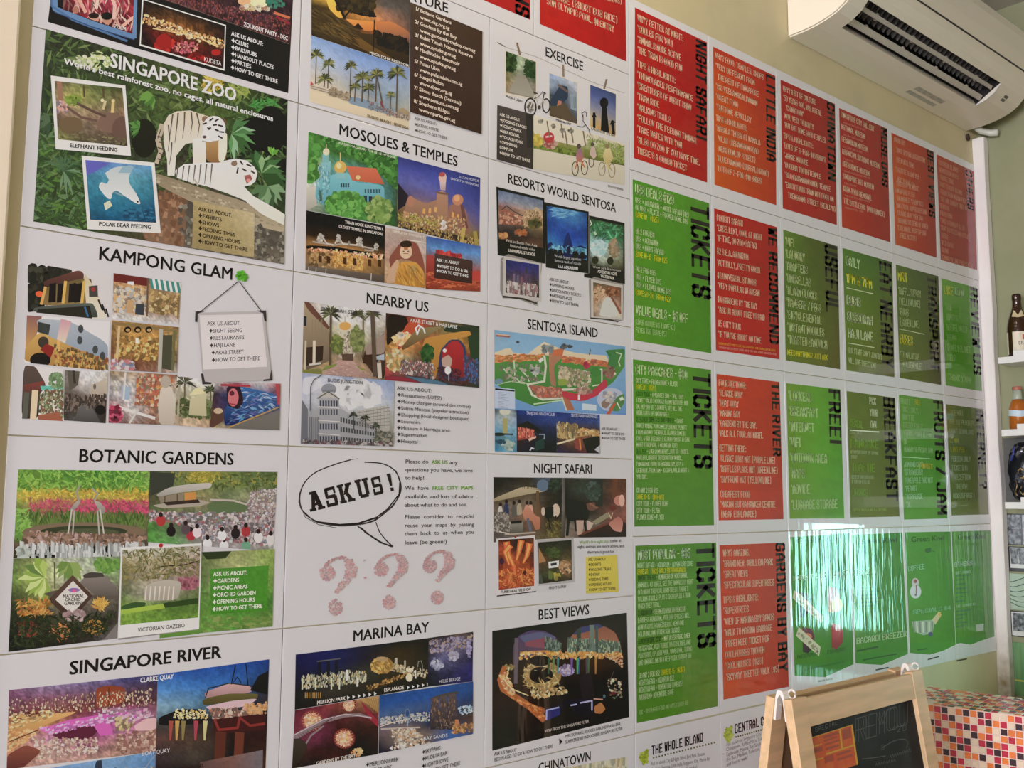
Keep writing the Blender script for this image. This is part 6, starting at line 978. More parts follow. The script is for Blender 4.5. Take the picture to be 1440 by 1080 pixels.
part('bullet_list'); T('ASK US ABOUT', (104, 1000), (246, 974), 22, '342e2c', .011); T('BEST PLACES TO GO & HOW TO GET THERE', (104, 1038), (474, 948), 22, '342e2c', .011); T('MBS SKYPARK, KUDETA BAR, NEW ASIA BAR,', (554, 888), (906, 806), 20, '342e2c', .011); T('SUPERTREE BY INDOCHINE, SINGAPORE FLYER', (554, 924), (915, 836), 20, '342e2c', .011); P([(515, 890), (536, 910), (516, 934)], '1c1816')

land('white Chinatown poster, only its heading showing at the bottom edge', 2, 5)
part('title'); T('CHINATOWN', (382, 1110), (718, 1028), 60, font=.018)
part('photograph', 'pale street photo'); G([(100, 1160), (946, 1005), (950, 1700), (95, 1900)], 'b0a488 b8a880 c0b898 b8b8a8/a89068 a87848 b09c78 a8a890/8a6848 a05838 8a7058 90988c', n=.14); D([(560, 1060), (946, 1010), (946, 1300), (560, 1400)], 90, 30, 'd0c8b0 a89060 c8b878 8a9480 e0d8c0', .3, (84, 96))
# ================================================================== narrow portrait sheets
N1, N2 = ('n', .165), ('n', .21)
CR, GR, YE, BK = 'e0c0a4', 'c4dca4', 'd8d020', '201814'
def menu(label, c, r, v, quad, cols, title, blocks, n=.03, kind='poster', loose=False, d=0.0, hole=True):
    port(label, c, r, loose=loose, d=d); view(*v)
    part('panel', 'coloured print area'); G(quad, cols, n=n, cell=5, clip=False)
    if title: part('title', 'turned black capitals'); TV(title[0], title[1], title[2], title[3], BK, N2)
    if blocks:
        for b in blocks:
            part('list', 'pale narrow capitals'); TB(*b[:6], b[6] if len(b) > 6 else CR, b[7] if len(b) > 7 else N1)
RED = 'a81c18 a81a18 a01818/a81c18 a41818 981818/b02018 a81814 a01414/b4201a ac1814 a01414'
ORA = 'b83418 b43020 a02418/c05018 b43818 a42818/c05018 b84418 a82c18/c05018 b84018 a83014'
V15, V19, V16, V20, V17, V21, V18, V22 = (880, 0, 4.152), (1090, 80, 3.6), (880, 240, 4.0), (1090, 310, 4.3194), (880, 500, 4.152), (1090, 520, 4.5), (880, 750, 3.274), (1090, 730, 4.3194)

# the two red sheets cut off at the top
poster('poster', 'red sheet cut off at the top edge, above the exercise and nature posters', .669, .966, LZ[0], LZ[0] + .415); view(660, 0, 3.1304)
part('panel', 'coloured print area'); G([wv(.682, 2.86), wv(.949, 2.86), (263, 90), wv(.682, vw((263, 90))[1])], RED, n=.03, cell=5, clip=False)
part('title', 'turned black capitals'); TV('ATTRACTIONS', (195, -500), (197, 62), 62, BK, N2)
part('list', 'pale narrow capitals'); TB(['ENTRY FROM $18', 'OPEN DAILY', 'ASK US!'], (20, -120), (160, -18), 2, (20, -66), 30, CR, N1)
poster('poster', 'red sheet about an olympic pool, cut off at the top edge', .966, 1.263, LZ[0], LZ[0] + .415); view(660, 0, 3.1304)
part('panel', 'coloured print area'); G([wv(.980, 2.86), wv(1.250, 2.86), (686, 273), (305, 108)], RED, n=.03, cell=5, clip=False)
part('list', 'pale narrow capitals'); T('SWIMMING COMPLEX (INDOOR SHOWS)', (338, -62), (668, 22), 28, CR, N1); T('GEORGE (SHORT BUS RIDE)', (345, -10), (650, 108), 32, CR, N1); T('50M OLYMPIC POOL, $1 ENTRY', (335, 20), (632, 146), 30, CR, N1)

# first row
menu('red night-animals sheet at the left end of the complete top row of narrow sheets', 3, 0, V15, [(47, 46), (467, 250), (468, 1068), (40, 925)], RED, ('NIGHT SAFARI', (402, 228), (403, 802), 62), [
 (['WHY? BETTER AT NIGHT:', '*COOLER FOR YOU!', '*ANIMALS MORE ACTIVE', '*THE TRAM IS GOOD FUN'], (62, 125), (322, 422), 3, (62, 312), 40),
 (['TIPS & HIGHLIGHTS:', '*THUMBUAKER PERFORMANCE', '*CREATURES OF NIGHT SHOW', '*TRAM RIDE', '*WALKING TRAILS', '*FOLLOW THE FEEDING TIMINGS', '*TAKE WATER WITH YOU', '*ALSO DO ZOO IF YOU HAVE TIME.', "THERE'S A COMBO TICKET"], (60, 392), (385, 596), 1, (60, 898), 38)])
menu('orange-red little-india sheet, second in the top row of narrow sheets', 4, 0, V15, [(503, 275), (866, 447), (872, 1200), (511, 1080)], ORA, ('LITTLE INDIA', (812, 432), (815, 935), 54), [
 (['WHY? FOOD, TEMPLES, SHOPS', '*VERY DIFFERENT FROM', '  THE REST OF SINGAPORE', '*SRI VEERAMAKALIAMMAN', '*GREAT FOOD', '*CUSTOME JEWELLRY'], (516, 342), (798, 470), 0, (522, 640), 34),
 (['TIPS & HIGHLIGHTS:', '*MASALA THOSAI AT KAMALA', '  VILAS (SERANGOON ROAD', '  NEAR DUNLOP STREET)', '*BLUE DIAMOND (BUFFALO ROAD)', '*LOTS OF 3-FOR-$10 SHOPS'], (520, 705), (830, 1035), 4, (528, 1000), 34)])
menu('dark red chinatown sheet, third in the top row of narrow sheets', 5, 0, V19, [(22, 117), (297, 240), (307, 853), (33, 768)], 'a01c1a 981818 8c1616/a41a18 9c1616 901414/a81c16 a01414 901212', ('CHINATOWN', (257, 225), (262, 622), 38), [
 (['WHY? A BIT OF CULTURE', '*50 YEARS AGO, WAS A REAL', '   "CHINATOWN"', '*NOW, VERY TOURISTY', '*BUT GOT SOME GOOD TEMPLES'], (34, 175), (252, 440), 4, (40, 358), 28),
 (['TIPS & HIGHLIGHTS:', '*LOTS OF 3-FOR-$10 SHOPS', '*JAMAE MOSQUE', '*BUDDHA TOOTH TEMPLE', '*SRI MARIAMMAN HINDU TEMPLE', "*ERICH'S AUSTRIAN HOT DOGS ON", '   TRENGGANU STREET (REALLY!)'], (36, 412), (275, 685), 4, (46, 710), 28)])
menu('dark red museums sheet, fourth in the top row of narrow sheets', 6, 0, V19, [(318, 260), (562, 365), (577, 940), (333, 862)], 'a01c1a 981818 8c1616/a41a18 9c1616 901414/b03014 a01c14 901212', ('MUSEUMS', (530, 355), (534, 652), 30), [
 (['SINGAPORE CITY GALLERY', '', 'NATIONAL MUSEUM', '', 'PERANAKAN MUSEUM', '', 'ASIAN CIVILISATIONS MUSEUM', '', 'ARTSCIENCE MUSEUM', '', 'SINGAPORE ART MUSEUM', '', 'KRANJI WAR MEMORIAL', '', 'THE BATTLE BOX (WWII BUNKER)'], (328, 305), (522, 568), 6, (342, 742), 28),
 (['INTERACTIVE CITY MODEL', '', 'HISTORY AND FASHION', '', 'CULTURE AND BEADS', '', 'FROM ASIA', '', 'SHOWS FROM ABROAD AND ART', '', 'FREE FRIDAY', '', 'WAR CEMETERY AND GARDEN', '', 'UNDERGROUND TOUR'], (338, 338), (478, 622), 8, (348, 768), 9, 'c88070')])
menu('orange-red best-views sheet, fifth in the top row of narrow sheets', 7, 0, V19, [(583, 385), (797, 482), (812, 1018), (603, 950)], 'b03818 a82c18 902014/c05018 a83018 901c12/b84818 a02814 901c12', ('BEST VIEWS', (765, 470), (775, 808), 30), [
 (['MARINA BAY', '  *SANDS SKYPARK OBSERVATORY', '  (OPEN UNTIL 10PM)', '*BAR KU DE TA SAME VIEW', '  NEXT TO POOL $20'], (596, 430), (755, 540), 1, (608, 632), 26, 'd8a088'), (['  (DRESS UP AT NIGHT)', 'SINGAPORE FLYER', '  *ON HIGHEST "CABIN" $33', '*MINT 70TH, SUPERTREE BAR', '  CLARKE QUAY VIEW BAR', '  AROUND THE BEND OF RIVER', '*ESPLANADE ROOFTOP BAR', '  (FREE ACCESS)'], (600, 650), (762, 800), 3, (616, 915), 25, 'd8a088')])
menu('red sheet at the right end of the top row, next to the white pipe casing', 8, 0, V19, [(812, 495), (1000, 580), (1018, 1080), (833, 1028)], 'a83418 983018 902418/982018 8c1c14 8c1c14/942014 8c1c14 881a14', ('OTHERS', (958, 570), (968, 770), 32), [
 (['SOUTHERN ISLANDS', '*HENDERSON WAVES', '  BRIDGE TRAIL', '*BOAT TO KUSU ISLAND', '  FERRY FROM MARINA PIER', '  SAT AND SUNDAY TIMES $18', 'SENTOSA', 'PULAU UBIN', '*TAKE A BUMBOAT $2.50', '*RENT BICYCLES AND CYCLE $8', 'TO SEA', '*WILD BOARS', 'ISLAND', '*CHANGI VILLAGE FOOD CENTRE'], (822, 545), (990, 930), 9, (838, 1025), 24, 'c88870')])
# second row
LG = '4c8c24 508c24 4a8424/508c20 4a8a20 44801c/548c20 4c8a20 44801c'
DG = '5c7c2c 48581c 3c4818/4c6c20 50641c 4c501c/5c701c 5c641c 545020'
menu('green tickets sheet headed with a 129 dollar deal', 3, 1, V16, [(32, 50), (462, 185), (474, 1028), (40, 955)], LG, ('TICKETS', (358, 178), (366, 708), 104), [
 (['USS DEALS $129'], (46, 132), (264, 195), 0, (46, 132), 56, GR, N1), (['USS + AQUARIUM + NIGHT SAFARI $129', 'or USS + FLYER + FLOWER DOME $119'.upper(), 'SAVE 10% ($25)'], (48, 182), (348, 268), 0, (48, 262), 32, [GR, GR, YE], N1),
 (['OR 2 FOR $98', 'USS + AQUARIUM', 'USS + NIGHT SAFARI', 'SAVE 10-15% FROM $25'], (50, 355), (206, 478), 2, (50, 485), 32, [GR, GR, GR, YE], N1), (['OR 2 FOR $95', 'USS + FLYER $85', 'USS + FLOWER DOME $85', 'SAVE 20-30% FROM $22'], (50, 568), (248, 700), 2, (50, 700), 32, [GR, GR, GR, YE], N1),
 (['VALUE DEALS - $5 OFF'], (50, 812), (342, 860), 0, (50, 812), 56, GR, N1), (['RIVER CRUISE $15 (SAVE $3)', 'FLYER $28 (SAVE $5)'], (50, 866), (272, 900), 0, (50, 910), 30, 'acd088', N1)])
menu('red recommendations sheet with five numbered attractions', 4, 1, V16, [(490, 213), (845, 320), (858, 1062), (500, 1010)], RED, ('WE RECOMMEND', (794, 314), (803, 972), 50), [
 (['#1 NIGHT SAFARI', '*EXCELLENT, COOL AT NIGHT', '*IF TIME, DO ZOO+SAFARI'], (504, 282), (762, 396), 1, (508, 396), 36), (['#2 S.E.A. AQUARIUM', '*ACTUALLY, PRETTY GOOD!'], (506, 470), (748, 580), 1, (508, 535), 36), (['#3 UNIVERSAL STUDIOS', '*VERY POPULAR IN ASEAN'], (508, 606), (746, 708), 1, (510, 664), 36), (['#4 GARDENS BY THE BAY', '*ASK US ABOUT FREE VS PAID'], (510, 740), (775, 846), 1, (514, 800), 36), (['#5 CITY TOUR', "*IF YOU'RE SHORT ON TIME"], (512, 876), (755, 974), 1, (514, 936), 36),
 (['DISCOUNTED TICKETS ARE SOLD HERE AT THE COUNTER FOR LESS', '*BRING YOUR STUDENT CARD WHEN YOU VISIT FOR A CHEAPER PRICE'], (514, 978), (834, 1018), 0, (516, 1000), 12, ['d8a030', 'd89890'], N1)])
menu('olive green useful-things sheet with a yellow last line', 5, 1, V20, [(42, 57), (372, 158), (388, 905), (57, 850)], DG, ('USEFUL', (293, 140), (302, 555), 78), [
 (['*WIFI', '*LAUNDRY', '*ADAPTERS', '*UMBRELLAS', '*ALARM CLOCKS', '*HANGERS / PEGS', '*BICYCLE RENTAL', '*INSTANT NOODLES', '*TOASTED SANDWICH'], (55, 152), (310, 783), 8, (70, 748), 52, 'b4c088', N1), (['NEED ANYTHING? JUST ASK'], (68, 818), (312, 850), 0, (68, 818), 34, YE, N1)])
menu('olive green eat-nearby sheet with daily meeting times', 6, 1, V20, [(402, 168), (705, 255), (718, 953), (427, 912)], '4a7428 3c6420 3c5820/58781c 58701c 485818/5c701c 5c641c 545020', ('EAT NEARBY', (625, 245), (640, 888), 72), [
 (['DAILY'], (422, 272), (508, 298), 0, (422, 272), 58, 'b8d09c', N1), (['1PM & 7PM'], (428, 378), (582, 418), 0, (428, 378), 58, YE, N1), (['BUGIS', 'BUSSORAH', 'HAJI LANE'], (428, 512), (586, 640), 1, (436, 712), 58, 'c0cca4', N1), (['OUR STAFF CAN\'T JOIN BUT', 'WILL GIVE DIRECTIONS'], (438, 805), (642, 848), 0, (440, 868), 36, 'b4c090', N1)])
part('rule_line', 'pale line'); L([(428, 410), (588, 446)], 5, 'c0c8a0'); part('rule_line', 'pale line'); L([(435, 745), (595, 773)], 5, 'c0c8a0')
menu('dark green transport sheet with yellow train and bus headings', 7, 1, V20, [(726, 268), (985, 340), (1002, 1000), (750, 957)], '4c6420 3c5020 34441c/50681c 4c601c 444c1c/58681c 545c1c 444020', ('TRANSPORT', (918, 330), (938, 915), 52), [
 (['MRT'], (740, 365), (798, 380), 0, (740, 365), 58, YE, N1), (['*RAFFL. SUBWAY', '(YELLOW LINE)', '*BUGIS', '(GREEN LINE)'], (742, 448), (878, 532), 1, (752, 640), 44, 'a8b884', N1), (['BUSES'], (752, 748), (832, 762), 0, (752, 748), 58, YE, N1), (['*TO MALAYSIA', '(GOLDEN MILE)'], (755, 832), (890, 908), 1, (760, 890), 40, 'a8b484', N1)])
part('rule_line', 'pale line'); L([(748, 660), (900, 692)], 4, 'b8c098')
menu('bright green review-us sheet beside the white pipe casing', 8, 1, V20, [(1003, 352), (1218, 410), (1250, 1038), (1030, 1002)], '5c9830 548c30 508828/4c8c24 4c8824 4c8424/508c1c 4c8820 4c841c', ('REVIEW US', (1176, 402), (1200, 935), 46), [
 (['LIKE'], (1020, 448), (1076, 458), 0, (1020, 448), 54, 'b8b828', N1), (['US ON'], (1080, 460), (1138, 472), 0, (1080, 460), 54, '98b888', N1), (['*TRIP', ' ADVISOR', '*HOSTELWORLD', '*AGODA', '*LONELY PLANET', '*YELP'], (1026, 542), (1160, 685), 2, (1040, 852), 40, '88b468', N1), (['THANK YOU !'], (1044, 968), (1180, 992), 0, (1044, 968), 40, '88b468', N1)])
# third row
menu('green tickets sheet headed city packages', 3, 2, V17, [(35, 22), (490, 85), (508, 990), (43, 998)], '4c8c24 508c24 4a8424/508c20 548a24 4c8420/4c7c30 508428 4a8020', ('TICKETS', (384, 95), (392, 658), 104), [
 (['CITY PACKAGES - $80'], (50, 108), (352, 140), 0, (50, 108), 56, GR, N1), (['CITY TOUR + FLOWER DOME + FLYER', 'SAVE 20% ($20)'], (52, 160), (294, 182), 0, (52, 196), 30, [GR, YE], N1),
 ([[('1.CITY TOUR', '1c4c10'), ('- OPERATES 9AM - 7PM. 1 DAY', GR)], 'TICKET VALID 24 HOURS FROM FIRST USE. HOP', 'ON, HOP OFF AT 3 ROUTES, SEE ALL THE', 'HIGHLIGHTS OF SINGAPORE !', [('2.FLOWER DOME & CLOUD FOREST', '1c4c10'), ('- GIANT', GR)], 'DOMES WHERE YOU CAN EXPERIENCE PLANTS', 'FROM AROUND THE WORLD. FLOWER DOME IS', 'COOL & DRY (DESERT), CLOUD FOREST IS COOL', 'MOIST (TROPICAL & MOUNTAIN TOP)', [('3.FLYER', '1c4c10'), ('- LIKE LONDON EYE, BUT 30% BIGGER.', GR)], 'WORLDS LARGEST OBSERVATION WHEEL,', 'PANORAMIC VIEWS OF MARINA BAY, CITY &', 'GETAWAY. FROM 8AM - 10.30PM, VALID NIGHT &', 'YOU DAY.'], (54, 236), (358, 292), 1, (56, 722), 27, GR, N1),
 (['OR ANY 2 FOR $55', 'SAVE 10-15% ($10-$15)', 'CITY TOUR + FLOWER DOME', 'CITY TOUR + FLYER', 'FLOWER DOME + FLYER'], (56, 800), (240, 880), 2, (58, 958), 30, [GR, YE, GR, GR, GR], N1)])
menu('red-orange river sheet listing four quays', 4, 2, V17, [(522, 108), (890, 155), (914, 955), (535, 962)], 'c03c1c b83420 b03420/c03818 b03018 a82c18/c03c20 b43420 ac3020', ('THE RIVER', (843, 155), (852, 588), 46), [
 (['FOUR SECTIONS:', '*CLARKE QUAY', '*BOAT QUAY', '*MARINA BAY', '*GARDENS BY THE BAY.', 'WALK ALL FOUR. AT NIGHT.'], (536, 178), (795, 486), 5, (540, 472), 38), (['GETTING THERE:', '*CLARKE QUAY MRT (PURPLE LINE)', '*RAFFLES PLACE MRT (GREEN LINE)', '*BAYFRONT MRT (YELLOW LINE)'], (540, 558), (882, 690), 2, (546, 742), 40), (['CHEAPEST FOOD', '*MAKAN SUTRA HAWKER CENTRE', '(NEAR ESPLANADE)'], (546, 828), (866, 888), 1, (546, 945), 40)])
menu('bright green sheet of free things, lockers to luggage storage', 5, 2, V21, [(62, 85), (405, 125), (430, 940), (85, 942)], '6c9030 5c9828 508c28/648c24 5c9c24 4c9020/6c9028 609428 509028', ('FREE!', (330, 122), (338, 462), 74), [
 (['*LOCKERS', '*BREAKFAST', '*INTERNET', '*WIFI', '*OUTDOOR AREA', '*MAPS', '*ADVICE', '*LUGGAGE STORAGE'], (76, 192), (322, 592), 4, (96, 886), 60, 'b0c890', N1)])
menu('olive breakfast sheet with pick-your-own heading', 6, 2, V21, [(445, 135), (752, 178), (780, 928), (470, 935)], '5c6c24 50641c 545c24/5c6c20 586820 586024/5c6c20 60681c 585c20', ('BREAKFAST', (676, 172), (698, 832), 72), [
 (['PICK', 'YOUR', 'OWN'], (590, 218), (642, 298), 1, (598, 368), 46, 'c8d0b0', N1), (['CEREAL'], (468, 360), (550, 372), 0, (468, 360), 50, '6c9c24', N1), (['CORN, OATS', ''], (466, 408), (540, 412), 0, (466, 430), 20, '98a878', N1), (['PANCAKE'], (470, 492), (648, 500), 0, (470, 492), 56, '6c9424', N1), (['WITH YOUR CHOICE OF TOPPING', 'SYRUP'], (470, 530), (645, 540), 0, (474, 562), 22, 'a0b080', N1), (['TOASTIE'], (478, 642), (625, 648), 0, (478, 642), 54, '6c9424', N1), (['CHEESE OR TOMATO WITH A BITE', 'OF SOME HAM IF YOU LIKE'], (474, 688), (618, 692), 0, (478, 718), 22, 'a0b088', N1), (['DRINKS'], (484, 800), (580, 802), 0, (484, 800), 50, '6c9434', N1), (['COFFEE AND TEA ARE ALL DAY FREE'], (484, 895), (700, 892), 0, (484, 895), 16, '8ca048', N1)])
part('rule_line', 'pale line'); L([(466, 382), (650, 394)], 7, 'd0d8bc')
menu('green fruits and jam sheet between breakfast and the greyish internet sheet', 7, 2, V21, [(776, 157), (1053, 195), (1083, 940), (808, 948)], '58902c 4c8424 508030/548c2c 4c8828 508430/548c30 508828 508430', ('FRUITS / JAM', (992, 192), (1020, 918), 62), [
 (['FRUITS', 'TAKE 1 ONLY,', 'DON\'T BE', 'GREEDY FOR IT', 'OTHERS WANT IT TOO'], (788, 215), (980, 430), 4, (808, 415), 34, '90b078', N1), (['OK', 'MONDAY TO FRIDAY, 8AM'], (808, 472), (990, 528), 1, (810, 520), 34, '98b880', N1), (['JAM AND KAYA', '*STRAWBERRY', '*PINEAPPLE AND NUT', '*PEANUT', '*MARMALADE', '*OK'], (808, 616), (992, 716), 2, (822, 872), 36, '98bc90', N1)])
part('rule_line', 'pale line'); L([(800, 552), (970, 562)], 4, 'a8c8a0'); part('list', 'yellow word'); T('FREE', (872, 220), (912, 226), 34, 'b8b030', N1); part('list', 'yellow word'); T('TOAST', (900, 622), (992, 630), 34, 'c0a830', N1)
menu('grey-green internet sheet at the right end of the third row', 8, 2, V21, [(1075, 218), (1312, 250), (1345, 915), (1110, 922)], '5c7038 506430 5c6438/5c6c38 586834 606838/607038 606c34 686830', ('INTERNET?', (1262, 248), (1288, 755), 46), [
 (['FREE WIFI', 'USE 1ST FLOOR PC', 'DON\'T DOWNLOAD', '15 MIN', 'LIMIT PER', 'PERSON ONLY', 'TICKETS $1', '@ RECEPTION', '@ THE BAR', 'ASK US FIRST !'], (1092, 286), (1250, 412), 2, (1120, 815), 34, ['90a070', '90a070', '90a080', 'a0a038', 'a0a038', '98a888', '98a888', '98a888', '98a888', '98a888'], N1)])
part('rule_line', 'pale line'); L([(1130, 862), (1210, 858)], 6, '7c8c5c')
# fourth row
menu('green tickets sheet headed most popular', 3, 3, V18, [(38, 57), (410, 42), (417, 795), (45, 873)], '508024 4c8024 488024/4c7c24 4c8424 487c24/4c8024 4c8020 507c1c', ('TICKETS', (318, 50), (325, 532), 84), [
 (['MOST POPULAR - $85'], (50, 122), (292, 112), 0, (50, 122), 46, 'bcd0b0', N1), (['NIGHT SAFARI + AQUARIUM + ADVENTURE COVE', 'SAVE 20% ($22) DAILY EXTRAVAGANZA'], (48, 160), (302, 150), 0, (48, 188), 24, ['b0d09c', YE], N1),
 ([[('1.NIGHT SAFARI', '183c10'), ('- HUNDREDS OF NOCTURNAL', GR)], 'ANIMALS, 40 ACRES, SEE THE ANIMALS BY NIGHT', 'IN A NIGHT TROPICAL RAINFOREST. THERE\'S', 'WALKING TRAILS, PLUS 3 SHOWS PLUS A TRAM', 'WHICH THEY TRAIL.', [('2.AQUARIUM', '183c10'), ('- SEAWEED WORLDS BIGGEST', GR)], 'LARGEST AQUARIUM. WITH 800 SPECIES INCL.', 'MANTA RAYS, HAMMERHEADS, NEMO AND', 'DOLPHINS, AND OTHER SEA SHARKS', [('3.ADVENTURE COVE', '183c10'), ('- NOT A SEA PARK, A NEW', GR)], 'WATERPARK, WITH TUBES, WATERSLIDES, AND', 'PLAYGRDS, SPLASH POOL, WAVE POOL, TUBING', 'AND SNORKELING IN A REEF WITH 20,000 FISH'], (50, 218), (305, 232), 1, (52, 608), 24, 'b4d098', N1),
 ([[('OR ANY 2 FOR $62 ', GR), ('(SAVE 10-15 % OR $7)', YE)], 'NIGHT SAFARI + AQUARIUM $62', 'NIGHT SAFARI + ADVENTURE COVE $58', 'AQUARIUM + ADVENTURE COVE'], (54, 668), (256, 702), 2, (54, 768), 26, 'b8d09c', N1), (['ASK - DISCOUNTED FOOD AND WATER CARDS TOO'], (54, 835), (282, 788), 0, (54, 835), 22, '98bc74', N1)])
menu('red-orange gardens by the bay sheet behind the chalkboard\'s left leg', 4, 3, V18, [(426, 55), (725, 42), (745, 705), (444, 765)], 'b8381c b03420 a83020/b83418 b03018 a82c18/c04c18 b83c18 a82c18', ('GARDENS BY BAY', (683, 44), (697, 640), 44), [
 (['WHY? AMAZING.', '*BRAND NEW, $1BILLION PARK', '*GREAT VIEWS', '*SPECTACULAR SUPERTREES'], (442, 106), (672, 146), 1, (446, 254), 32), (['TIPS & HIGHLIGHTS:', '*SUPERTREES', '*VIEW OF MARINA BAY SANDS', '*WALK TO MARINA BARRAGE', '*FREE! NEED TICKET FOR', 'COOLHOUSES THOUGH', '*COOLHOUSES ($28)', '*SKYWAY TREETOP WALK ($5)'], (442, 322), (676, 398), 2, (456, 678), 32)])
# four drinks menus in loose sleeves
MG = '488a2c 448428 3c7c28/48882c 408428 387c28/48881c 40821c 3c7c20'
def drinks(label, c, quad, tip, head, a, b, body, extra):
    port(label, c, 3, loose=True, d=.0006); view(*V22)
    part('panel', 'green print area'); P(quad[:2] + tip, '4a9030>2f7c18' if 0 else '3f8428'); G(quad[:2] + [quad[2], quad[3]], MG, n=.03, cell=5, clip=False)
    part('title', 'dark lettering'); T('Green Kiwi', a, b, 32, '24501c', .022)
    part('list', 'pale capitals'); T(*head)
    for q in body: part('list', 'pale capitals'); T(*q)
    extra()
def kiwi(x, y, k=1):
    E(x, y, 20 * k, 15 * k, '2c5c2c'); L([(x + 14 * k, y), (x + 42 * k, y + 8 * k)], 5, '2c5c2c'); E(x + 12 * k, y - 10 * k, 9 * k, 8 * k, '2c5c2c')
def ex1():
    part('drink_pictures', 'iced drink pictures crossed by paper strips')
    for x, y, c, d in ((165, 510, '5a3038', '1c1420'), (345, 480, 'b03860', 'd8883c'), (190, 725, '6a2838', '241828'), (365, 700, 'c02838', '7c1c28')): P([(x - 34, y - 70), (x + 20, y - 60), (x + 40, y - 20), (x + 36, y + 50), (x, y + 90), (x - 30, y + 80)], c + '>' + d)
    E(368, 520, 32, 44, 'e0a038'); E(330, 460, 20, 34, 'c84878'); E(185, 715, 30, 24, 'c86a50')
    P([(105, 432), (128, 440), (285, 590), (275, 632), (255, 618), (98, 480)], 'c8c8a8'); P([(135, 655), (268, 775), (258, 832), (118, 708)], 'c8c8a8')
    D([(120, 460), (270, 600), (262, 618), (110, 478)], 14, 10, '989878 8c8c6c'); D([(140, 680), (255, 790), (250, 810), (130, 700)], 14, 10, '989878 8c8c6c')
    T('PASSIONFRUIT', (125, 850), (255, 826), 24, '1c4014', .011); T('STRAWBERRY', (304, 822), (414, 800), 24, '1c4014', .011); T('ALL DRINKS SERVED WITH CRUSHED ICE', (168, 920), (412, 870), 11, '1c4814', .011)
    part('caption'); T('PRICES IN SGD', (252, 990), (340, 972), 10, '3a3a36', .022)
drinks('green drinks menu with four iced drink pictures and stuck-on paper strips', 5, [(82, 110), (442, 85), (466, 860), (108, 880)], [(468, 880), (295, 958), (110, 950)], ('ICED TEAS', (100, 374), (300, 352), 30, 'a8c89c', N1), (120, 150), (400, 128), [('$4.50', (348, 348), (438, 340), 32, 'b8d0a8', N1), ('LEMON', (370, 440), (432, 434), 16, '1c4014', .011)], ex1)
def ex2():
    part('fine_print', 'dark lines of fine print')
    for k in range(6): L([(500, 420 + k * 22), (600 + (k * 37) % 60, 412 + k * 22)], 9, '2f6c28')
    part('fine_print', 'dark lines of fine print'); L([(490, 800), (615, 775)], 12, '24541c'); L([(525, 855), (730, 818)], 8, '24541c')
    part('caption'); L([(603, 915), (680, 900)], 8, '3a3a36')
drinks('green drinks menu listing beers and a rum', 6, [(455, 95), (762, 82), (798, 800), (478, 815)], [(798, 818), (640, 885), (480, 875)], ('BEERS', (476, 348), (566, 336), 34, 'a8c89c', N1), (498, 152), (735, 138), [('BACARDI BREEZER', (486, 758), (790, 712), 38, 'b0c898', N1)], ex2)
def ex3():
    part('drink_picture', 'snowman cup picture'); kiwi(920, 190); E(845, 440, 34, 42, 'c8c8cc'); E(843, 385, 22, 28, 'c0b8bc'); E(843, 376, 11, 12, '8c4850'); L([(850, 400), (848, 460)], 6, '7c4c58'); E(846, 460, 7, 7, '6a6c74')
    part('drink_picture', 'striped cup picture'); P([(820, 620), (960, 610), (950, 690), (890, 705), (835, 680)], '9aa894'); 
    for k in range(7): L([(832 + 19 * k, 622), (838 + 18 * k, 688)], 9, 'c8ccb8' if k % 2 else '7c8478')
    P([(945, 610), (985, 560), (1002, 580), (965, 640)], 'c8b890'); P([(975, 570), (998, 562), (996, 600)], 'd0a860'); E(935, 698, 14, 14, '4c5474'); L([(855, 795), (915, 785)], 8, '2c5c34')
    part('caption'); L([(920, 852), (985, 834)], 8, '3a3a36')
drinks('green drinks menu with a snowman cup and a striped cup', 7, [(780, 80), (1058, 75), (1086, 740), (808, 752)], [(1088, 762), (1010, 800), (930, 822), (812, 812)], ('COFFEE', (800, 318), (900, 302), 32, '88b898', N1), (818, 140), (1020, 128), [('SPECIALS $4', (830, 578), (1060, 548), 26, '78ac88', N1)], ex3)
def ex4():
    part('fine_print', 'dark lines of fine print')
    for k in range(7): L([(1090, 345 + k * 26), (1170 - (k * 31) % 40, 338 + k * 26)], 8, '2f6c48')
    part('fine_print', 'dark lines of fine print')
    for k in range(5): L([(1092, 560 + k * 24), (1180 - (k * 23) % 50, 550 + k * 24)], 7, '2f6848')
    part('price_sticker', 'pale blank sticker'); P([(1212, 640), (1258, 634), (1258, 676), (1214, 682)], 'a8b8a8'); part('caption'); L([(1095, 860), (1155, 848)], 8, '3a3a36')
drinks('green drinks menu at the right end, against the white pipe casing', 8, [(1065, 75), (1300, 68), (1322, 690), (1088, 720)], [(1325, 712), (1250, 735), (1180, 762), (1120, 752), (1090, 757)], ('OTHERS', (1082, 292), (1190, 280), 30, '98bca0', N1), (1100, 125), (1270, 118), [('SOFT DRINKS', (1088, 335), (1180, 326), 16, '90b898', N1), ('HOT DRINKS $3', (1095, 538), (1210, 522), 16, '90b898', N1)], ex4)
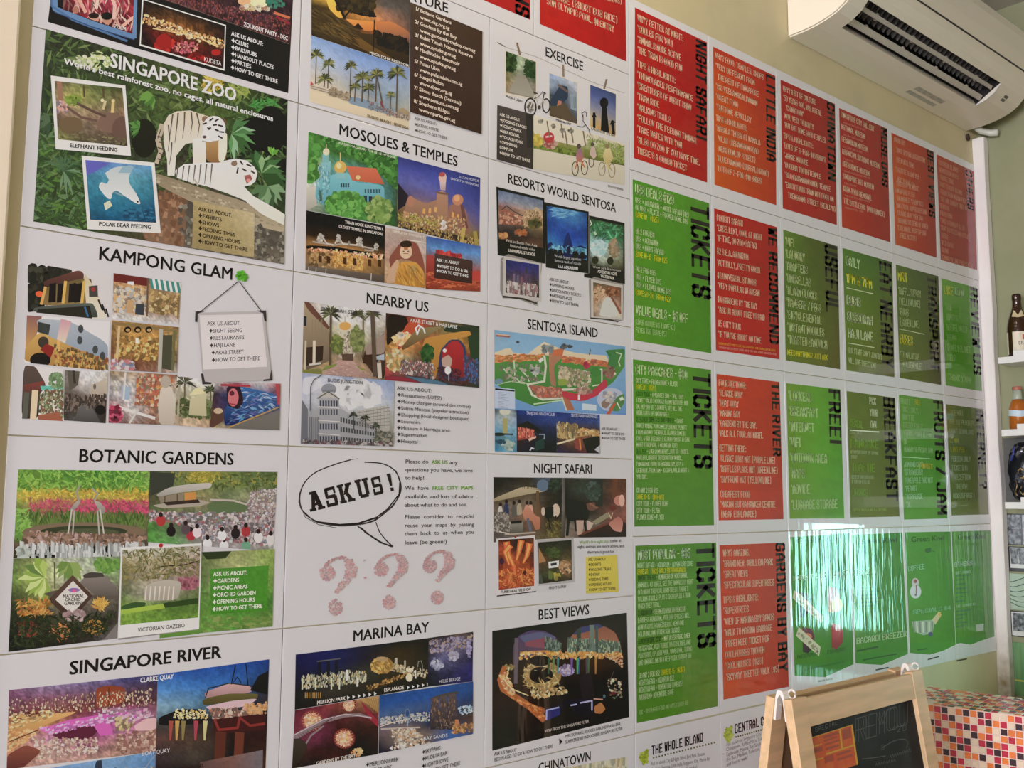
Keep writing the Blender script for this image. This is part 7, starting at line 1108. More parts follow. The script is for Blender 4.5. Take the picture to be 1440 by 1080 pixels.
# bottom row: two white tour sheets
def tour(label, c, v, name, a, b, lx, ly, d0, d1, lines, la, lb, lz):
    poster('poster', label, CX[c], CX[c + 1], .571, .989); view(*v)
    part('logo', 'lime green leaf-like blot'); E(lx, ly, 17, 30, '9aac28', 8); E(lx + 10, ly - 26, 8, 14, '8a9a28', 20); D((lx, ly, 20, 34), 26, 12, 'a8b830 7c9028 c0c860', 1, sh='o')
    part('title'); T(name, a, b, 44, BK, N2)
    part('dotted_rule', 'dotted line')
    for k in range(22): E(d0[0] + (d1[0] - d0[0]) * k / 21, d0[1] + (d1[1] - d0[1]) * k / 21, 4, 4.5, '5a5c2c', n=8)
    part('tour_text'); TB(lines, la, lb, 0, lz, 17, '6a6462', 0.0)
tour('white tour sheet titled the whole island, left of the chalkboard', 3, V18, 'THE WHOLE ISLAND', (113, 1020), (350, 957), 80, 1030, (122, 1032), (402, 962), ['Ask us about City & Night Safari, Bird Park, Botanic', 'Gardens, Sentosa, Little India, Singapore City, Marina Bay', 'and Orchard. Best value and freshly cooked', 'local food. Pick up from this hostel.'], (110, 1068), (358, 1020), (110, 1152))
tour('white tour sheet half hidden by the chalkboard\'s left leg', 4, V18, 'CENTRAL CITY', (496, 922), (668, 872), 468, 922, (502, 936), (720, 876), ['Ask us about Singapore City, Flyer', 'Chinatown, Raffles Place, Suntec City', 'Esplanade, Marina Bay Sands, Gardens by', 'the Bay, Merlion, Fullerton, Boat Quay', 'and free to walk!'], (456, 980), (650, 918), (458, 1072))
flush()
# ================================================================== air conditioner
PLAS = mat('cream_plastic', (.84, .76, .62, 1), .35, spec=.4)
DARK = mat('dark_plastic', (.02, .018, .018, 1), .45)
GREYP = mat('grey_plastic', (.14, .13, .12, 1), .4)
LOUV = mat('louvre_plastic', (.52, .47, .40, 1), .3)
def arc(cx, cz, r, a0, a1, n=6): return [(cx + r * math.cos(math.radians(a0 + (a1 - a0) * k / n)), cz + r * math.sin(math.radians(a0 + (a1 - a0) * k / n))) for k in range(n + 1)]
AX0, AX1, VX0, VX1 = 1.921, 3.012, 2.0, 2.822
t = tag(empty('air_conditioner', (2.466, -.1, 2.764)), 'cream split air conditioner mounted high on the wall above the red sheets', 'air conditioner')
under = [(-.002, 2.764), (-.05, 2.764), (-.085, 2.767), (-.118, 2.773)]
front = [(-.2, 2.822), (-.212, 2.838), (-.222, 2.86), (-.228, 2.89), (-.231, 2.94), (-.230, 3.0), (-.222, 3.035), (-.20, 3.05), (-.002, 3.05)]
full = under + [(-.15, 2.783), (-.178, 2.799)] + front
notch = under + [(-.106, 2.80), (-.100, 2.85), (-.13, 2.90), (-.17, 2.90), (-.19, 2.85)] + front
bm = bmesh.new()
def prism_into(bm, prof, x0, x1):
    A = [bm.verts.new((x0, a, b)) for a, b in prof]; Bv = [bm.verts.new((x1, a, b)) for a, b in prof]; n = len(prof)
    fs = [bm.faces.new(A), bm.faces.new(Bv[::-1])] + [bm.faces.new((A[i], Bv[i], Bv[(i + 1) % n], A[(i + 1) % n])) for i in range(n)]
    bmesh.ops.recalc_face_normals(bm, faces=fs); return fs
def inset(prof, d): # shrink towards the wall side for rounded ends
    cy, cz = -.10, 2.9
    return [(cy + (a - cy) * (1 - d) if a < -.01 else a, cz + (b - cz) * (1 - d)) for a, b in prof]
prism_into(bm, full, AX0 + .006, VX0); prism_into(bm, notch, VX0, VX1); prism_into(bm, full, VX1, AX1 - .012)
for d, x0, x1 in ((.025, AX0, AX0 + .006), (.03, AX1 - .012, AX1 - .005), (.08, AX1 - .005, AX1)): prism_into(bm, inset(full, d), x0, x1)
me = bpy.data.meshes.new('housing'); bm.to_mesh(me); bm.free(); link('housing', me, PLAS, t)
# dark lining of the outlet
bm = bmesh.new(); lin_ = [(-.1085, 2.795), (-.103, 2.848), (-.131, 2.896), (-.168, 2.896), (-.186, 2.852), (-.196, 2.824)]
for (a, b), (c, d) in zip(lin_, lin_[1:]): bm.faces.new([bm.verts.new(p) for p in ((VX0 + .001, a, b), (VX1 - .001, a, b), (VX1 - .001, c, d), (VX0 + .001, c, d))])
for x in (VX0 + .0015, VX1 - .0015): bm.faces.new([bm.verts.new((x, a, b)) for a, b in lin_ + [(-.116, 2.776)]])
me = bpy.data.meshes.new('outlet_lining'); bm.to_mesh(me); bm.free(); link('outlet_lining', me, DARK, t)
for a, b, c, d in ((-.130, 2.784, -.139, 2.796), (-.168, 2.809, -.172, 2.818)):
    lv = link('louvre', prism_mesh('louvre', [(a, b), (a + .003, b + .004), (c + .003, d + .004), (c, d), (c - .004, d + .001), (a - .003, b - .001)], VX0 + .008, VX1 - .008), LOUV, t)
    for k in range(4):
        x = VX0 + .10 + k * .205
        hm = box_mesh('hinge', x, x + .012, c + .002, c + .016, d - .004, d + .014, .002); ho = link('hinge', hm, LOUV); ho.parent = lv; ho.matrix_parent_inverse = lv.matrix_world.inverted(); ho.location = (0, 0, 0)
vm = prism_mesh('vane', [(-.136, 2.815), (-.125, 2.85), (-.15, 2.875), (-.172, 2.85)], 0, .004)
for k in range(30):
    v = link('vane', vm, [], t); 
    if k == 0: vm.materials.append(GREYP)
    v.location = Vector((VX0 + .03 + k * .0268, 0, 0)) - t.location
link('panel_seam', prism_mesh('panel_seam', [(-.2255, 2.885), (-.2295, 2.885), (-.2298, 2.889), (-.226, 2.889)], AX0 + .012, AX1 - .05), DARK, t)
link('rating_sticker', prism_mesh('rating_sticker', [(-.03, 2.7632), (-.075, 2.7655), (-.075, 2.766), (-.03, 2.7645)], 2.52, 2.70), mat('worn_sticker', (.52, .48, .41, 1), .6, vary=(60., (.36, .33, .29, 1))), t)
link('indicator', prism_mesh('indicator', [(-.168, 2.7925), (-.186, 2.8045), (-.1865, 2.8055), (-.168, 2.7945)], 2.885, 2.91), GREYP, t)
link('end_strip', prism_mesh('end_strip', [(-.117, 2.7715), (-.15, 2.7815), (-.178, 2.7975), (-.2, 2.8205), (-.2, 2.823), (-.178, 2.80), (-.15, 2.784), (-.117, 2.7735)], VX1 - .004, VX1 + .004), WHITE, t)
dp = tag(link('drain_pipe', tube_mesh('drain_pipe', [(3.02, -.03, 2.775), (3.045, -.035, 2.765), (3.06, -.06, 2.755), (3.06, -.085, 2.75)], .012), mat('clear_hose', (.62, .62, .52, 1), .25)), 'short pale hose elbow between the air conditioner and the white pipe casing', 'hose')
# white casing of the pipes, down the corner
CAS = mat('casing_plastic', (.86, .80, .75, 1), .45)
nt = CAS.node_tree; b = nt.nodes['Principled BSDF']
g = nt.nodes.new('ShaderNodeNewGeometry'); sx = nt.nodes.new('ShaderNodeSeparateXYZ'); mr = nt.nodes.new('ShaderNodeMapRange'); nz = nt.nodes.new('ShaderNodeTexNoise'); ml = nt.nodes.new('ShaderNodeMath'); ml.operation = 'MULTIPLY'
mx = nt.nodes.new('ShaderNodeMix'); mx.data_type = 'RGBA'; nz.inputs['Scale'].default_value = 30
mr.inputs[1].default_value = 1.08; mr.inputs[2].default_value = .86; mr.inputs[4].default_value = 1.5
nt.links.new(g.outputs['Position'], sx.inputs[0]); nt.links.new(sx.outputs[2], mr.inputs[0]); nt.links.new(g.outputs['Position'], nz.inputs[0])
nt.links.new(mr.outputs[0], ml.inputs[0]); nt.links.new(nz.outputs[0], ml.inputs[1]); nt.links.new(ml.outputs[0], mx.inputs[0])
mx.inputs[6].default_value = (.86, .80, .75, 1); mx.inputs[7].default_value = (.24, .17, .07, 1); nt.links.new(mx.outputs[2], b.inputs['Base Color'])
bm = bmesh.new(); rings = []
for k in range(19):
    z = 2.745 * (1 - k / 18) + .0 * k; wob = .0022 * math.sin(k * 1.3) + .0015 * math.sin(k * 2.9)
    rings.append([bm.verts.new(p) for p in ((3.0475 + wob, -.0005, z), (3.0475 + wob, -.037 + wob, z), (3.0505 + wob, -.040 + wob, z), (3.082, -.040 + wob, z), (3.085, -.037 + wob, z), (3.085, -.0005, z))])
for a, c in zip(rings, rings[1:]):
    for i in range(5): bm.faces.new((a[i], c[i], c[i + 1], a[i + 1]))
bm.faces.new(rings[0]); bm.faces.new(rings[-1][::-1]); bmesh.ops.recalc_face_normals(bm, faces=bm.faces[:])
me = bpy.data.meshes.new('pipe_casing'); bm.to_mesh(me); bm.free()
tag(link('pipe_casing', me, CAS), 'white vertical pipe casing running down the corner, brown-stained near its foot', 'pipe casing')
tag(link('cable_grommet', lathe_mesh('cable_grommet', [(.004, 0), (.012, .001), (.013, .006), (.006, .009)], 14, (0, 0, 0)), mat('rusty_brown', (.05, .03, .012, 1), .8)), 'small dark rusty plug on the wall under the air conditioner\'s far end', 'plug')
o = bpy.data.objects['cable_grommet']; o.rotation_euler = (math.pi / 2, 0, 0); o.location = (3.008, -.0002, 2.742)

# ================================================================== end wall: shelves, bottles, cards
def on_end(px, py, X=EX):
    d = ray(px, py); t = (X - CAM.x) / d.x
    return (CAM.y + t * d.y, CAM.z + t * d.z)
def shelf(zt, y0, label, lip):
    r = tag(empty('shelf', (3.03, -.2, zt)), label, 'shelf')
    link('board', box_mesh('board', 2.975, EX - .0005, -.44, y0, zt - .022, zt, .0015), WHITE, r)
    if lip: link('front_lip', box_mesh('front_lip', 2.968, 2.9745, -.44, y0 - .053, zt - .022, zt + .016, .001), WHITE, r)
    return r
ZS = [on_end(1410, 502, 2.975)[1], on_end(1412, 604, 2.975)[1], on_end(1416, 706, 2.975)[1]]
YS = [on_end(1403, 505, 2.975)[0], on_end(1408, 608, 2.975)[0], on_end(1413, 710, 2.975)[0]]
shelf(ZS[0], YS[0], 'white top shelf holding the brown beer bottle', True)
shelf(ZS[1], YS[1], 'white middle shelf holding the amber bottle', True)
shelf(ZS[2], YS[2], 'white lowest shelf holding the shiny black bag', True)
BR = mat('brown_bottle_glass', (.035, .012, .005, 1), .08, spec=.6)
LAB = mat('cream_label', (.74, .66, .50, 1), .5)
def bottle(name, label, y, z, x, prof, glass, cat='bottle'):
    r = tag(empty(name, (x, y, z)), label, cat); link('glass', lathe_mesh('glass', prof, 36, (x, y, z)), glass, r); return r
yb = on_end(1431, 470, 3.02)[0]
k = 1.0
b1 = bottle('beer_bottle', 'dark brown beer bottle with cream labels on the top shelf', yb, ZS[0] + .0003, 3.025, [(.029, 0), (.034, .004), (.034, .088), (.0335, .10), (.028, .128), (.019, .152), (.0145, .168), (.0130, .19), (.0145, .192), (.0145, .208), (.012, .212)], BR)
def wrap(name, parent, c, r, z0, z1, a0, a1, m, slope=0):
    bm = bmesh.new(); n = 16; A, B2 = [], []
    for i in range(n + 1):
        a = math.radians(a0 + (a1 - a0) * i / n); s = slope * (abs(i / n - .5) - .5)
        A.append(bm.verts.new((c[0] + (r[0] + .0006) * math.cos(a), c[1] + (r[0] + .0006) * math.sin(a), c[2] + z0 + s))); B2.append(bm.verts.new((c[0] + (r[1] + .0006) * math.cos(a), c[1] + (r[1] + .0006) * math.sin(a), c[2] + z1 + s)))
    for i in range(n): bm.faces.new((A[i], A[i + 1], B2[i + 1], B2[i]))
    me = bpy.data.meshes.new(name); bm.to_mesh(me); bm.free(); return link(name, me, m, parent)
c1 = (3.025, yb, ZS[0] + .0003)
wrap('body_label', b1, c1, (.034, .034), .008, .082, 172, 290, LAB); wrap('back_label', b1, c1, (.034, .034), .008, .082, 105, 143, LAB)
wrap('neck_label', b1, c1, (.0272, .0165), .134, .158, 165, 250, mat('neck_label_paper', (.62, .52, .30, 1), .5), .008)
# label lettering, a word cut by the frame
c = bpy.data.curves.new('label_word', 'FONT'); c.body = 'ERD'; c.size = .015; c.extrude = .0001
o = bpy.data.objects.new('label_word', c); COL.objects.link(o); c.materials.append(mat('label_print', (.03, .02, .02, 1), .6))
bpy.context.view_layer.update(); dg = bpy.context.evaluated_depsgraph_get()
me = bpy.data.meshes.new_from_object(o.evaluated_get(dg)); bpy.data.objects.remove(o)
for v in me.vertices:
    a = math.radians(200) + v.co.x / .034; v.co = Vector((c1[0] + .0349 * math.cos(a), c1[1] + .0349 * math.sin(a), c1[2] + .038 + v.co.y))
me.materials.clear(); link('label_word', me, mat('label_ink', (.03, .02, .02, 1), .6), b1)
wrap('crest', b1, c1, (.0346, .0346), .055, .072, 222, 240, mat('red_print', (.5, .12, .06, 1), .5))
AMB = mat('amber_drink', (.42, .12, .015, 1), .12, spec=.6); CLR = mat('clear_bottle_glass', (.42, .46, .36, 1), .1, spec=.7)
yc = on_end(1431, 580, 3.02)[0]; z2 = ZS[1] + .0003
b2 = tag(empty('drink_bottle', (3.025, yc, z2)), 'small amber bottle with a pale blue label on the middle shelf', 'bottle')
link('body', lathe_mesh('body', [(.024, 0), (.028, .003), (.0285, .06), (.027, .072), (.021, .09), (.0155, .1)], 32, (3.025, yc, z2)), AMB, b2)
link('neck', lathe_mesh('neck', [(.0157, .1), (.014, .106), (.0135, .133)], 24, (3.025, yc, z2)), CLR, b2)
link('cap', lathe_mesh('cap', [(.0148, .131), (.0152, .133), (.0152, .141), (.0135, .143)], 24, (3.025, yc, z2)), mat('copper_cap', (.45, .15, .1, 1), .4), b2)
wrap('label', b2, (3.025, yc, z2), (.0290, .0286), .046, .066, 130, 300, mat('pale_blue_label', (.55, .66, .72, 1), .5), .010)
# shiny black bag, puffed
def bag():
    bm = bmesh.new(); bmesh.ops.create_uvsphere(bm, u_segments=40, v_segments=30, radius=1)
    y0, z0 = on_end(1440, 660, 3.02); H = .098; W = .055
    for v in bm.verts:
        x, y, z = v.co; s = 1 if abs(z) < .2 else 1
        q = (abs(y) ** 1.0)
        zz = math.copysign(abs(z) ** .55, z); yy = math.copysign(abs(y) ** .7, y)
        wr = .004 * math.sin(13 * zz + 5 * yy) + .003 * math.sin(21 * yy - 9 * zz)
        v.co = Vector((3.032 + x * .034 * (1 - .55 * abs(zz) ** 3) + wr, y0 + yy * W * (1 - .12 * abs(zz)), ZS[2] + .0005 + H + zz * H))
    for f in bm.faces: f.smooth = True
    me = bpy.data.meshes.new('foil'); bm.to_mesh(me); bm.free(); return me, y0
fm, yf = bag()
b3 = tag(empty('snack_bag', (3.032, yf, ZS[2])), 'shiny black foil bag with gold swirls on the lowest shelf', 'bag')
link('foil', fm, mat('black_foil', (.012, .012, .02, 1), .16, metal=.3, spec=.8), b3)
GOLD = mat('gold_print', (.55, .36, .14, 1), .35, metal=.3)
def on_bag(px, py): y, z = on_end(px, py, 2.99); return (2.9935, y, z)
for pts in (((1432, 666), (1431, 662), (1434, 659), (1439, 661), (1441, 667), (1438, 672), (1434, 672)), ((1428, 676), (1430, 683), (1427, 692), (1430, 697)), ((1436, 684), (1433, 690), (1438, 696), (1442, 690))):
    link('gold_swirl', tube_mesh('gold_swirl', [on_bag(*p) for p in pts], .0022, 8), GOLD, b3)
link('blue_flash', tube_mesh('blue_flash', [on_bag(1426, 628), on_bag(1424, 638), on_bag(1421, 648)], .003, 8), mat('blue_print', (.05, .06, .3, 1), .3), b3)
# dark board behind the bag
y0, z1 = on_end(1409, 613); y1, z0 = on_end(1440, 705)
tag(link('backing_board', box_mesh('backing_board', EX - .006, EX - .0004, -.42, y0 - .006, ZS[2] + .0004, ZS[1] - .0226), mat('charcoal_board', (.10, .10, .09, 1), .6)), 'charcoal board behind the black foil bag between the lower shelves', 'board')
# printed cards under the shelves
def card(label, px, py0, py1, base, marks, wide=.10):
    y0, z1 = on_end(px, py0); _, z0 = on_end(px, py1); y1 = y0 - wide
    r = tag(empty('picture_card', (EX, (y0 + y1) / 2, z0)), label, 'card')
    link('sheet', box_mesh('sheet', EX - .003, EX - .0004, y1, y0, z0, z1, .0003), base, r)
    for i, (u0, v0, u1, v1, col) in enumerate(marks):
        link('print', box_mesh('print', EX - .0033 - i * .00012, EX - .0028, y0 - wide * u1, y0 - wide * u0, z1 - (z1 - z0) * v1, z1 - (z1 - z0) * v0), col, r)
    return r, y0, y1, z0, z1
GL = lambda n, c, v: mat(n, c, .3, coat=.6, vary=v)
DKP = GL('dark_glossy_print', (.03, .035, .035, 1), ((1, 90, 70), (.30, .33, .34, 1)))
MIDP = GL('grey_photo_print', (.10, .10, .10, 1), ((1, 60, 40), (.5, .5, .5, 1)))
WHC = mat('white_card', (.62, .64, .60, 1), .4, coat=.4); BLK = mat('black_card', (.02, .022, .025, 1), .4, coat=.5)
card('dark glossy print with white scribbles just under the lowest shelf', 1413, 722, 766, BLK, [(.06, .04, .52, .5, DKP), (.06, .54, .5, .97, DKP), (.56, .04, .97, .97, MIDP)])
r, y0, y1, z0, z1 = card('black-bordered photo of a pale standing figure, middle of the cards', 1416, 768, 803, BLK, [(.1, .04, .98, .86, WHC), (.12, .06, .96, .7, DKP)])
link('figure', tube_mesh('figure', [(EX - .0036, y0 - .036, z1 - .008), (EX - .0036, y0 - .034, z1 - .03), (EX - .0036, y0 - .037, z1 - .055)], .003, 8), WHC, r)
r, y0, y1, z0, z1 = card('pale green card with dark curved ripples', 1417, 806, 856, mat('sage_card', (.38, .50, .38, 1), .4, coat=.5), [])
for k in range(6):
    link('ripple', tube_mesh('ripple', [(EX - .0032, y0 - .004 - .012 * j, z1 - .018 - .016 * k - .010 * math.cos(j * .55 - k * .4)) for j in range(8)], .0013, 6), mat('dark_green_ink', (.05, .10, .07, 1), .5), r)
card('white-bordered dark photo below the rippled green card', 1419, 858, 894, BLK, [(.08, .04, .98, .96, WHC), (.12, .08, .94, .78, DKP)])
card('green drinks sheet in a shiny sleeve at the right edge', 1420, 902, 976, mat('green_sheet', (.10, .26, .10, 1), .3, coat=1, bump=((1, 60, 6), .5, .004), vary=((1, 4, 60), (.20, .36, .16, 1))), [(.04, .70, .6, .73, mat('yellow_line', (.5, .5, .08, 1), .4))])

# ================================================================== folding chalkboard
WOOD = mat('pine_wood', (.80, .53, .30, 1), .5, bump=((6, 60, 60), .3, .001), vary=((3, 45, 45), (.64, .43, .23, 1)))
BOARD = mat('chalkboard_black', (.016, .014, .013, 1), .6, spec=.12, vary=(14., (.03, .03, .029, 1)))
BACKB = mat('hardboard_brown', (.22, .12, .06, 1), .7)
CLIP = mat('white_clip_plastic', (.88, .80, .74, 1), .4)
CHALK = mat('faint_chalk', (.13, .125, .12, 1), .9)
FX0, FX1, RY, RZ, SL_ = 1.287, 1.797, -.35, 1.112, .15
t = tag(empty('chalkboard_sign', ((FX0 + FX1) / 2, RY, 0)), 'wooden folding chalkboard sign standing in front of the wall by the mosaic counter', 'chalkboard')
def leg_frame(side, name):
    """one leaf of the sign; side -1 faces the room, +1 the wall. local: u along x, s down the leaf, d out of the leaf"""
    L_ = 1.10; q = math.sqrt(1 + SL_ ** 2)
    def pt(u, s, d): return (u, RY + side * (.0095 + SL_ * s / q + d / q), RZ - s / q + d * SL_ / q)
    def bar(u0, u1, s0, s1, d0, d1, nm, m):
        bm = bmesh.new(); vs = [bm.verts.new(pt(u, s, d)) for u in (u0, u1) for s in (s0, s1) for d in (d0, d1)]
        for f in ((0, 1, 3, 2), (4, 6, 7, 5), (0, 4, 5, 1), (2, 3, 7, 6), (0, 2, 6, 4), (1, 5, 7, 3)): bm.faces.new([vs[i] for i in f])
        bmesh.ops.recalc_face_normals(bm, faces=bm.faces[:]); bmesh.ops.bevel(bm, geom=bm.edges[:], offset=.0012, segments=2, affect='EDGES', profile=.5)
        me = bpy.data.meshes.new(nm); bm.to_mesh(me); bm.free(); return link(nm, me, m, t)
    bar(FX0, FX0 + .05, 0, L_, 0, .019, 'stile', WOOD); bar(FX1 - .046, FX1, 0, L_, 0, .019, 'stile', WOOD)
    bar(FX0 + .05, FX1 - .046, .004, .056, .001, .018, 'rail', WOOD); bar(FX0 + .05, FX1 - .046, L_ - .17, L_ - .11, .001, .018, 'rail', WOOD)
    bar(FX0 + .048, FX1 - .044, .054, L_ - .168, .004, .009, 'writing_panel' if side < 0 else 'back_panel', BOARD if side < 0 else BACKB)
    if side < 0:
        bar(FX0 + .048, FX1 - .044, .054, L_ - .168, .002, .0038, 'back_panel', BACKB)
    return pt
pt = leg_frame(-1, 'front'); leg_frame(1, 'back')
for x in (FX0 + .004, FX1 - .022):
    bm = bmesh.new()
    for sgn in (-1, 1):
        pr_ = [(0, RZ + .016), (sgn * .006, RZ + .014), (sgn * .010, RZ + .002), (sgn * .0155, RZ - .040), (sgn * .011, RZ - .042), (sgn * .006, RZ - .002), (0, RZ + .008)]
        prism_into(bm, [(RY + a, b) for a, b in pr_], x, x + .018)
    me = bpy.data.meshes.new('hinge_clip'); bm.to_mesh(me); bm.free(); cl = link('hinge_clip', me, CLIP, t)
    rg = link('ring', tube_mesh('ring', [(x + .02, RY - .014 + .008 * math.cos(a), RZ + .008 + .008 * math.sin(a)) for a in [k * .449 for k in range(15)]], .002, 8), CLIP); rg.parent = cl; rg.location = -cl.location - t.location
    link('screw', lathe_mesh('screw', [(.001, 0), (.003, .0005), (.0025, .002)], 10, (x + .002, RY, RZ - .012)), LOUV, t)
# chalk writing and the pinned orange sheet, laid on the writing panel
def bd(px, py):
    """point of the writing panel seen at a photo pixel: (u, s)"""
    n = Vector((0, -1, SL_)).normalized(); p0 = Vector(pt(FX0, 0, .0093)); d = ray(px, py)
    k = (p0 - CAM).dot(n) / d.dot(n); q = CAM + d * k
    return (q.x, (RZ - q.z) * math.sqrt(1 + SL_ ** 2))
def vz(x, y): return bd(1040 + x / 3.6, 900 + y / 3.6)
def strokes(name, lines, w, m, d=.0094):
    bm = bmesh.new()
    for ln in lines:
        pp = [vz(*p) for p in ln]
        for (a, b), (c, e) in zip(pp, pp[1:]):
            k = math.hypot(c - a, e - b) or 1; nx, ny = -(e - b) / k * w / 2, (c - a) / k * w / 2
            bm.faces.new([bm.verts.new(pt(*z, d)) for z in ((a + nx, b + ny), (c + nx, e + ny), (c - nx, e - ny), (a - nx, b - ny))])
    me = bpy.data.meshes.new(name); bm.to_mesh(me); bm.free(); return link(name, me, m, t)
def outline(ch, x, y, w, h, sk=-.27):
    r = []
    for pl in NAR[ch].split(';'):
        for off in (-.7, .7): r.append([(x + (float(a) + off) / 4 * w, y + sk * (float(a) + off) / 4 * w - float(b) / 6 * h) for a, b in (k.split(',') for k in pl.split())])
    return r
big = []
for i, ch in enumerate('REMOU'): big += outline(ch, 596 + i * 52, 520 - i * 19, 40, 120 - i * 3)
strokes('chalk_heading', big, .0016, CHALK)
sm = []
for i, ch in enumerate('IN SPECIAL'):
    if ch != ' ': sm += [[(x, y) for x, y in l] for l in outline(ch, 335 + i * 17, 488 - i * 6, 10, 22)[::2]]
strokes('chalk_line', sm, .0014, CHALK)
sq = outline('2', 800, 470, 16, 26)[::2] + outline('0', 830, 462, 16, 26)[::2] + outline('8', 722, 560, 12, 24)[::2]
sq += [smooth([(730, 545), (780, 515), (830, 505), (852, 520), (845, 550)]), smooth([(620, 606), (680, 600), (740, 590)])]
for i in range(9): sq.append(smooth([(760 + i * 12, 600 - i * 4), (764 + i * 12, 586 - i * 4), (770 + i * 12, 602 - i * 4)], 3))
for i in range(8): sq.append(smooth([(690 + i * 13, 640 - i * 3), (694 + i * 13, 628 - i * 3), (700 + i * 13, 641 - i * 3)], 3))
strokes('chalk_scribble', sq, .0014, CHALK)
# orange sheet
A4 = [vz(315, 512), vz(570, 431), vz(598, 634), vz(330, 722)]
pn = tag(empty('pinned_sheet', pt(*A4[3], .0096)), 'orange printed sheet with yellow lines stuck on the chalkboard', 'paper')
def quad_on(name, q, d, m, parent):
    bm = bmesh.new(); bm.faces.new([bm.verts.new(pt(u, s, d)) for u, s in q])
    r = bmesh.ops.extrude_face_region(bm, geom=bm.faces[:]); 
    for v in [e for e in r['geom'] if isinstance(e, bmesh.types.BMVert)]: v.co += Vector((0, -.0004, .00006))
    bmesh.ops.recalc_face_normals(bm, faces=bm.faces[:]); me = bpy.data.meshes.new(name); bm.to_mesh(me); bm.free(); return link(name, me, m, parent)
quad_on('sheet', A4, .0096, mat('orange_print', (.62, .07, .012, 1), .4, coat=.15, vary=((40, 40, 40), (.66, .13, .02, 1))), pn)
YL = mat('yellow_print', (.62, .36, .03, 1), .4); DKR = mat('dark_red_print', (.36, .06, .03, 1), .4)
def bil(u, v): return tuple((A4[0][i] * (1 - u) + A4[1][i] * u) * (1 - v) + (A4[3][i] * (1 - u) + A4[2][i] * u) * v for i in (0, 1))
def blk(n, u0, v0, u1, v1, m, d=.0102): quad_on(n, [bil(u0, v0), bil(u1, v0), bil(u1, v1), bil(u0, v1)], d, m, pn)
for u0, v0, u1, v1 in ((0, 0, 1, .02), (.97, 0, 1, 1), (.42, .49, 1, .53), (.72, 0, .75, .52), (.18, .22, .36, .25), (.2, .56, .36, .59), (0, .42, .2, .44), (0, .72, .2, .74), (.0, 0, .012, 1)): blk('rule_line', u0, v0, u1, v1, YL)
for u0, v0, u1, v1 in ((.40, .06, .70, .12), (.40, .16, .66, .2), (.40, .26, .7, .3), (.78, .06, .94, .3), (.05, .08, .16, .14), (.42, .36, .68, .42), (.38, .56, .55, .72), (.62, .58, .9, .64), (.62, .7, .92, .76), (.04, .5, .16, .54), (.18, .29, .36, .4)): blk('print_block', u0, v0, u1, v1, DKR)

# ================================================================== mosaic counter
GROUT = mat('pale_grout', (.88, .66, .58, 1), .7)
TILE = bpy.data.materials.new('glass_mosaic'); TILE.use_nodes = True
at = TILE.node_tree.nodes.new('ShaderNodeVertexColor'); at.layer_name = 'tint'; pb = TILE.node_tree.nodes['Principled BSDF']
TILE.node_tree.links.new(at.outputs[0], pb.inputs['Base Color']); pb.inputs['Roughness'].default_value = .22
t = tag(empty('mosaic_counter', (2.4, -.5, 0)), 'counter clad in red, orange, cream and dark mosaic tiles', 'counter')
foot = [(2.236, -.164), (2.368, -.93), (2.62, -.93), (2.49, -.20), (2.385, -.062), (2.30, -.062)]
CZ = .95
link('body', prism_mesh('body', foot, 0, CZ, 'z'), GROUT, t)
TC = {'C': (.86, .68, .50), 'O': (.86, .22, .05), 'R': (.56, .025, .06), 'D': (.045, .018, .025)}
PATT = ['ORDCODODRCCOR', 'CORDCOCRDORCD', 'DRCORDRCOCDOO', 'ODRCOCDORCORO', 'RCODRDCRDORCR', 'DRCODRCCRDROD', 'CODRCOODCRODC', 'RCODRCCCODCRO']
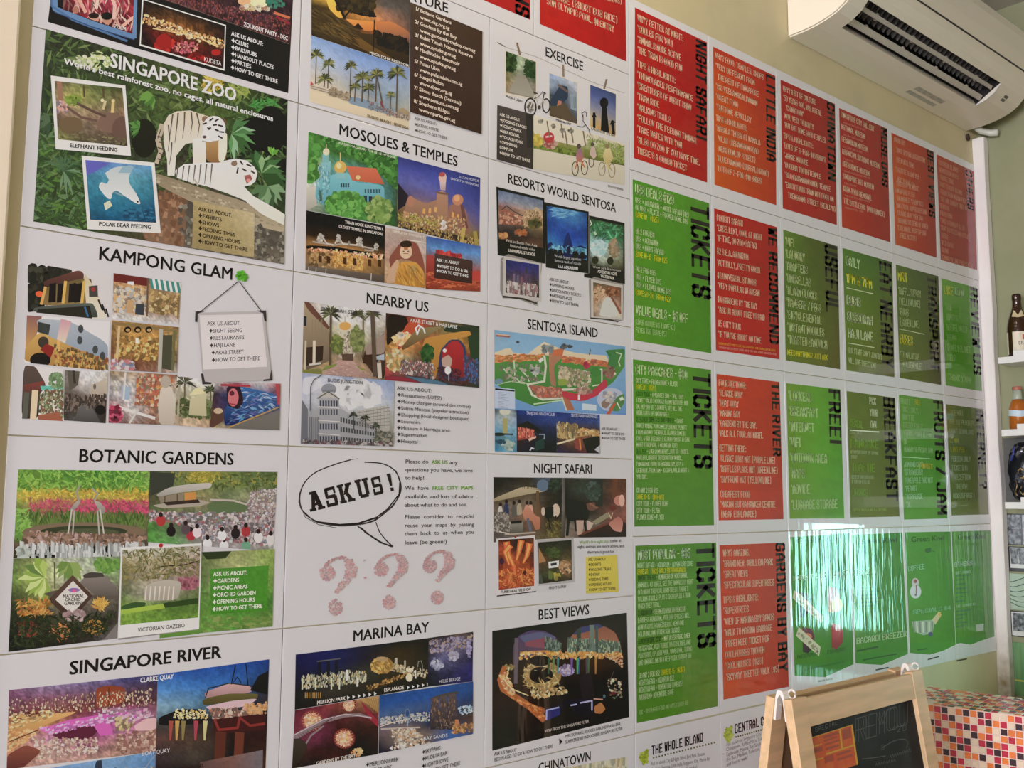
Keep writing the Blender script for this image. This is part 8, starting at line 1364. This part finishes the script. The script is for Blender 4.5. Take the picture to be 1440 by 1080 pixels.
def tiles(name, P0, du, dv, nu, nv, nrm, flip=False, cols=None):
    vs, fs, cs = [], [], []; p, g = .0178, .0155
    for j in range(nv):
        for i in range(nu):
            c = TC[PATT[j % 8][i % 13]] if i < 13 and j < 8 else TC[random.choice('CCORRDDO')]
            kk = random.uniform(.88, 1.08); c = tuple(v * kk for v in c) + (1,)
            o = Vector(P0) + du * (i * p + .0012) + dv * (j * p + .0012); b = len(vs)
            q = [o, o + du * g, o + du * g + dv * g, o + dv * g]
            ins = [o + (du + dv) * .0008, o + du * (g - .0008) + dv * .0008, o + (du + dv) * (g - .0008), o + du * .0008 + dv * (g - .0008)]
            vs += q + [w_ + nrm * .0014 for w_ in ins]; cs += [c] * 8
            fs += [(b + 4, b + 5, b + 6, b + 7)] + [(b + k, b + (k + 1) % 4, b + 4 + (k + 1) % 4, b + 4 + k) for k in range(4)]
    me = bpy.data.meshes.new(name); me.from_pydata([tuple(v) for v in vs], [], fs)
    ca = me.color_attributes.new('tint', 'FLOAT_COLOR', 'POINT'); fl = []
    for c in cs: fl.extend(c)
    ca.data.foreach_set('color', fl); bm = bmesh.new(); bm.from_mesh(me); bmesh.ops.recalc_face_normals(bm, faces=bm.faces[:]); bm.to_mesh(me); bm.free()
    link(name, me, TILE, t)
F0, F1 = Vector((2.236, -.164, 0)), Vector((2.368, -.93, 0)); du = (F1 - F0).normalized(); dn = Vector((0, 0, -1)); nr = Vector((du.y, -du.x, 0))
if nr.x > 0: nr = -nr
tiles('front_tiles', F0 + Vector((0, 0, CZ - .001)) + nr * .0002, du, dn, 43, 53, nr)
S0 = Vector((2.30, -.062, 0)); ds = (F0 - S0).normalized(); ns = Vector((ds.y, -ds.x, 0)); ns = -ns if ns.x > 0 else ns
tiles('side_tiles', S0 + Vector((0, 0, CZ - .001)) + ns * .0002 + ds * .001, ds, dn, 6, 53, ns)
e1 = Vector((-du.y, du.x, 0)); e1 = -e1 if e1.x < 0 else e1
tiles('top_tiles', F0 - du * .07 + e1 * .05 + Vector((0, 0, CZ + .0002)), du, e1, 46, 11, Vector((0, 0, 1))); tiles('rim_tiles', F0 + du * .014 + e1 * .001 + Vector((0, 0, CZ + .0002)), du, e1, 41, 3, Vector((0, 0, 1)))
